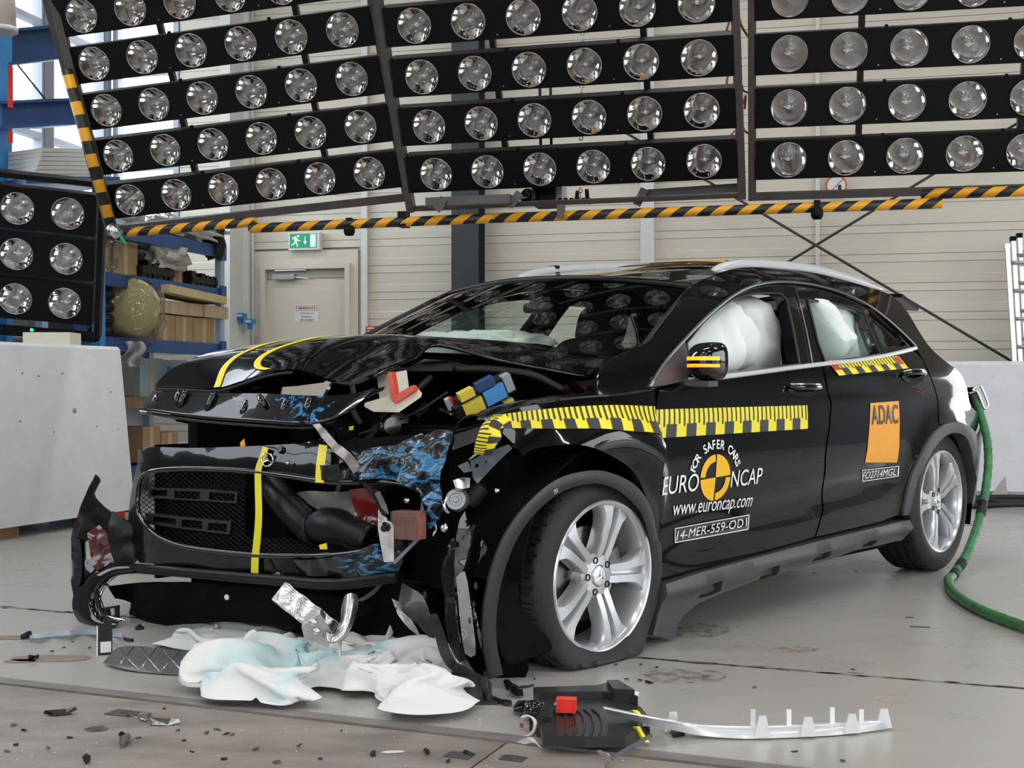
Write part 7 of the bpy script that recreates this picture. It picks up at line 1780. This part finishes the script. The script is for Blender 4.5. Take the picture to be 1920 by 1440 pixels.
for x, y, h in ((1416, 1372, .05), (1484, 1372, .05), (1566, 1368, .05), (1621, 1368, .045)):
    p = fl(x, y, .012)+Vector((0, .03, 0)); mb = MB(); mb.box(p+UZ*h/2, AX3, (.012, .006, h)); mb.build('pin_tab', M_silver, TR)
mb = MB(); mb.prism([fl(x, y) for x, y in ((1255, 1370), (1270, 1372), (1284, 1380), (1262, 1384))], (0, 0, .012)); mb.build('black_clip', M_plas, TR)
# ---- yellow tape curls, metal shard, broken ring, small fragments
def curl(pts, w, lab, m=None):
    mb = MB(); Gq = [[fl(x-w/2, y, z), fl(x, y, z+.004), fl(x+w/2, y, z)] for x, y, z in pts]; mb.shell(up_grid(Gq, 2, 4), .001); return tag(mb.build('tape_curl', m or M_tape), lab, 'tape')
curl(((1183, 1334, .055), (1190, 1332, .075), (1196, 1338, .07), (1201, 1345, .06)), 9, 'small yellow tape curl on top of the silver trim strip')
curl(((1193, 1362, .05), (1200, 1375, .03), (1206, 1383, .02), (1212, 1392, .01)), 12, 'yellow tape curl between the intake box and the metal shard')
sh = empty('metal_shard', fl(1150, 1425), 0, 'bent grey metal shard with a thin rod in front of the intake box', 'metal shard')
mb = MB(); mb.shell(up_grid([[fl(1118, 1408, .05), fl(1124, 1406, .05)], [fl(1130, 1418, .03), fl(1142, 1414, .035)], [fl(1135, 1432, .01), fl(1146, 1424, .02)], [fl(1129, 1440, .002), fl(1140, 1432, .004)]], 2, 3), .002); mb.build('sheet', M_alu, sh)
mb = MB(); mb.beam(fl(1140, 1425, .012), fl(1222, 1378, .045), .005, .008); mb.build('rod', M_greyprimer, sh)
br_ = empty('broken_ring', fl(985, 1365), 0, 'broken pale plastic ring leaning on the intake box', 'ring')
mb = MB(); c = fl(988, 1362, .022); mb.lathe([(.024, -.008), (.028, -.008), (.028, .008), (.024, .008), (.024, -.008)], c, (-.4, -.6, .3), 24, a0=.5, a1=4.6); mb.build('ring_segment', mat('cream_plastic', (.72, .66, .58), .5), br_)
mb = MB(); mb.box(fl(978, 1360, .012), AX3, (.01, .012, .008)); mb.build('red_print', mat('dark_red', (.35, .04, .03), .5), br_)
mb = MB(); mb.shell(up_grid([[fl(968, 1391, .002), fl(985, 1384, .018), fl(1000, 1384, .02)], [fl(985, 1396, .002), fl(1002, 1392, .012), fl(1016, 1403, .004)]], 3, 3), .002); tag(mb.build('lamp_shard', mat('pale_shard', (.55, .52, .48), .3)), 'curved pale lamp shard in front of the intake box', 'shard')
lump('paper_scrap', fl(1184, 1303, .012), (.035, .02, .026), M_white, 'small crumpled white scrap behind the intake box', 'scrap', .8, 9, 2, .9, AX3, 10)
lump('rubber_ball', fl(1118, 1244, .012), (.022, .022, .024), mat('dark_pebble', (.03, .03, .03), .6, bump=.8, bscale=200), 'small dark crumbly ball beside the flat front tire', 'pebble', .3, 9, 2, 1, AX3, 8)
rng = random.Random(9)
def frag(px, py, L, W, h, m, lab, cat='shard', name='plastic_shard', a=None, grp=None, tip=0):
    c = fl(px, py); a = rng.uniform(0, PI) if a is None else a; d = Vector((math.cos(a), math.sin(a), 0)); n_ = Vector((-d.y, d.x, 0)); pts = []
    K = 6
    for k in range(K): t = 2*PI*k/K; pts.append(c+d*math.cos(t)*L/2*rng.uniform(.6, 1)+n_*math.sin(t)*W/2*rng.uniform(.5, 1))
    mb = MB(); z = [rng.uniform(.001, h*.5) for _ in pts]; z2 = [zz+h*rng.uniform(.12, .5) for zz in z]
    vs = [p+UZ*zz for p, zz in zip(pts, z)]+[p*.92+c*.08+UZ*zz for p, zz in zip(pts, z2)]
    mb.add(vs, [tuple(range(K))[::-1], tuple(range(K, 2*K))]+[(i, (i+1) % K, K+(i+1) % K, K+i) for i in range(K)]); return tag(mb.build(name, m), lab, cat, grp)
for px, py, L, W, h, m_, lab in (
    (50, 1197, .09, .035, .03, M_plas, 'black jagged plastic shard at the end of the clear plastic strip'),
    (62, 1238, .05, .02, .03, M_plas, 'black shard standing on the tan floor patch'),
    (112, 1340, .11, .05, .02, M_plas, 'large black plastic shard near the steel cover in the plates'),
    (270, 1346, .13, .05, .014, M_bare, 'pale bright metal splinter on the steel plates'),
    (305, 1358, .10, .05, .02, M_bare, 'dark and bright broken lamp piece on the steel plates'),
    (182, 1370, .08, .03, .012, M_steel, 'thin curved dark scrap on the steel plates'),
    (233, 1394, .14, .035, .02, M_steel, 'pointed dark grey wedge on the steel plates'),
    (228, 1379, .05, .02, .01, M_plas, 'small black scrap behind the dark grey wedge'),
    (162, 1430, .05, .03, .02, M_plas, 'black lump at the very front of the steel plates'),
    (262, 1180, .05, .05, .02, M_plas, 'black bracket shard in the shade of the bumper'),
    (243, 1203, .05, .03, .02, M_plas, 'black chip between electronics box and white sheet'),
    (952, 1288, .17, .035, .02, M_plas, 'long flat black splinter in front of the wheel moulding'),
    (965, 1304, .14, .06, .05, M_plasg, 'tangled black plastic piece behind the intake box'),
    (940, 1318, .16, .04, .02, M_plas, 'black splinter touching the bumper end piece'),
    (975, 1338, .10, .05, .035, M_plasg, 'black plastic clip beside the broken pale ring'),
    (985, 1290, .08, .02, .015, M_plas, 'thin black sliver behind the tangled piece'),
    (880, 1415, .05, .03, .01, M_plas, 'black chip on the steel rail'),
    (698, 1416, .06, .025, .012, M_plas, 'black rubber scrap on the steel plates near the middle'),
    (800, 1412, .06, .02, .012, M_plas, 'black hooked scrap on the plates below the sheet'),
    (1217, 1282, .03, .018, .012, M_plas, 'black wedge chip beside the damp stain')): frag(px, py, L, W, h, m_, lab)
frag(738, 1411, .09, .022, .004, mat('clear_chip', (.7, .72, .72), .1), 'long clear plastic chip on the steel plates', a=.1)
for px, py in ((1174, 1275), (1200, 1277), (1155, 1248), (1202, 1248), (1232, 1252), (1002, 1275), (478, 1330), (388, 1375), (407, 1369), (424, 1377), (436, 1378), (334, 1372), (345, 1390), (260, 1384), (240, 1344), (120, 1215), (135, 1204), (168, 1216), (98, 1223), (14, 1410), (26, 1361), (46, 1372), (308, 1330), (1600, 1257), (1606, 1071), (1526, 1075), (1415, 1290), (1490, 1410), (1580, 1428), (640, 1372), (560, 1400), (30, 1398), (90, 1405), (130, 1385), (360, 1410), (420, 1425), (480, 1405), (520, 1432), (600, 1425), (840, 1430)):
    frag(px, py, rng.uniform(.012, .035), rng.uniform(.008, .02), rng.uniform(.004, .010), (M_plas, M_plas, M_plasg, M_steel)[rng.randrange(4)], 'tiny dark plastic crumb scattered on the floor', 'crumb', 'plastic_crumb', grp='tiny crumbs on the floor')
mb = MB()
for k in range(240):
    c = fl(rng.uniform(-20, 1000), rng.uniform(1300, 1450)) if k % 2 else fl(rng.uniform(0, 1900), rng.uniform(1180, 1440)); s_ = rng.uniform(.0006, .0018)
    mb.lathe([(0, 0), (s_, 0), (s_*.6, s_), (0, s_*1.1)], c, UZ, 5)
tag(mb.build('glass_dust', mat('glass_crumbs', (.75, .77, .77), .1)), 'tiny glittering glass crumbs scattered over the floor', 'glass crumbs', None, 'stuff')
# tan adhesive patches on the floor
for px, py, L, W, lab in ((18, 1196, .17, .07, 'tan tape patch on the floor beside the black jagged shard'), (38, 1240, .10, .05, 'small tan tape patch on the floor'), (95, 1235, .26, .10, 'wide tan tape patch on the floor under the standing shard')):
    c = fl(px, py); mb = MB(); pts = [c+Vector((L/2*math.copysign(abs(math.cos(t))**.7, math.cos(t))*(1+.2*noise.noise(Vector((math.cos(t)*2, math.sin(t)*2, px)))), W/2*math.copysign(abs(math.sin(t))**.7, math.sin(t))+.1*L*math.cos(t)*0, .0008)) for t in np.linspace(0, 2*PI, 15)[:-1]]; mb.prism(pts, (0, 0, .001)); tag(mb.build('tape_patch', mat('tan_paper', (.27, .215, .17), .7, var=.25, vscale=20)), lab, 'tape patch')
# damp stain by the wheel
def stain(px, py, L, W, col, lab, seed):
    m = bpy.data.materials.new('stain_%d' % seed); m.use_nodes = True; nt = m.node_tree; b = nt.nodes['Principled BSDF']; b.inputs['Base Color'].default_value = (*col, 1); b.inputs['Roughness'].default_value = .3
    tc = nt.nodes.new('ShaderNodeTexCoord'); nz = nt.nodes.new('ShaderNodeTexNoise'); nz.inputs['Scale'].default_value = 22; nz.inputs['Detail'].default_value = 8; rp = nt.nodes.new('ShaderNodeValToRGB')
    rp.color_ramp.elements[0].position = .42; rp.color_ramp.elements[0].color = (0, 0, 0, 1); rp.color_ramp.elements[1].position = .75; rp.color_ramp.elements[1].color = (.75, .75, .75, 1)
    nt.links.new(tc.outputs['Object'], nz.inputs['Vector']); nt.links.new(nz.outputs['Fac'], rp.inputs[0]); nt.links.new(rp.outputs[0], b.inputs['Alpha'])
    c = fl(px, py); K = 26; pts = [c+Vector((L/2*math.cos(t)*(1+.25*noise.noise(Vector((math.cos(t)*2, math.sin(t)*2, seed)))), W/2*math.sin(t)*(1+.3*noise.noise(Vector((math.cos(t)*2, math.sin(t)*2, seed+4)))), .0009)) for t in [2*PI*k/K for k in range(K)]]
    mb = MB(); mb.add(pts, [tuple(range(K))]); mb.build('floor_stain', m, floor)
stain(1285, 1268, .26, .20, (.16, .12, .08), '', 1); stain(1490, 1218, .16, .10, (.34, .22, .12), '', 2); stain(1290, 1180, .30, .3, (.22, .18, .15), '', 3)
# ---- green hose with carabiner
HS = empty('green_hose', fl(1785, 1115), 0, 'green corrugated hose hanging from a steel carabiner at the car rear', 'hose')
path = [(1826, 738, 6.42), (1838, 775, 6.38), (1850, 820, 6.34), (1853, 870, 6.28), (1846, 930, 6.18), (1831, 990, 6.02), (1812, 1040, 5.85), (1788, 1080, 5.72), (1778, 1105, 5.55), (1790, 1128, 5.20), (1832, 1155, 4.86), (1890, 1178, 4.60), (1990, 1212, 4.26), (2200, 1290, 3.67), (2600, 1400, 3.07)]
P_ = []
for x, y, D_ in path:
    p = at(x, y, D_); p.z = max(p.z, .022); P_.append(p)
L = smooth_line(P_, 10); M_hose = mat('green_hose_rubber', (.02, .24, .07), .4, var=.6, vscale=18, col2=(.05, .10, .05))
mb = MB(); mb.tube(L, [.021+.0012*math.sin(k*2.1) for k in range(len(L))], 12); mb.build('hose_tube', M_hose, HS)
for k in (42, 43, 63, 68): mb = MB(); mb.tube(L[k:k+4], .0235, 12); mb.build('tape_band', M_rubber, HS)
KR = empty('carabiner', at(1838, 745, 6.4), 0, 'steel carabiner hooked at the rear of the car', 'carabiner')
cp = smooth_line([at(x, y, 6.38) for x, y in ((1823, 732), (1834, 724), (1840, 727), (1852, 756), (1850, 764), (1845, 765), (1832, 735))], 4, True)
mb = MB(); mb.tube(cp, .006, 8, closed=True); mb.build('hook', M_alu, KR)
mb = MB(); mb.tube([at(1814, 731, 6.42), at(1826, 730, 6.38)], .013, 10); mb.build('bolt', M_black, KR)
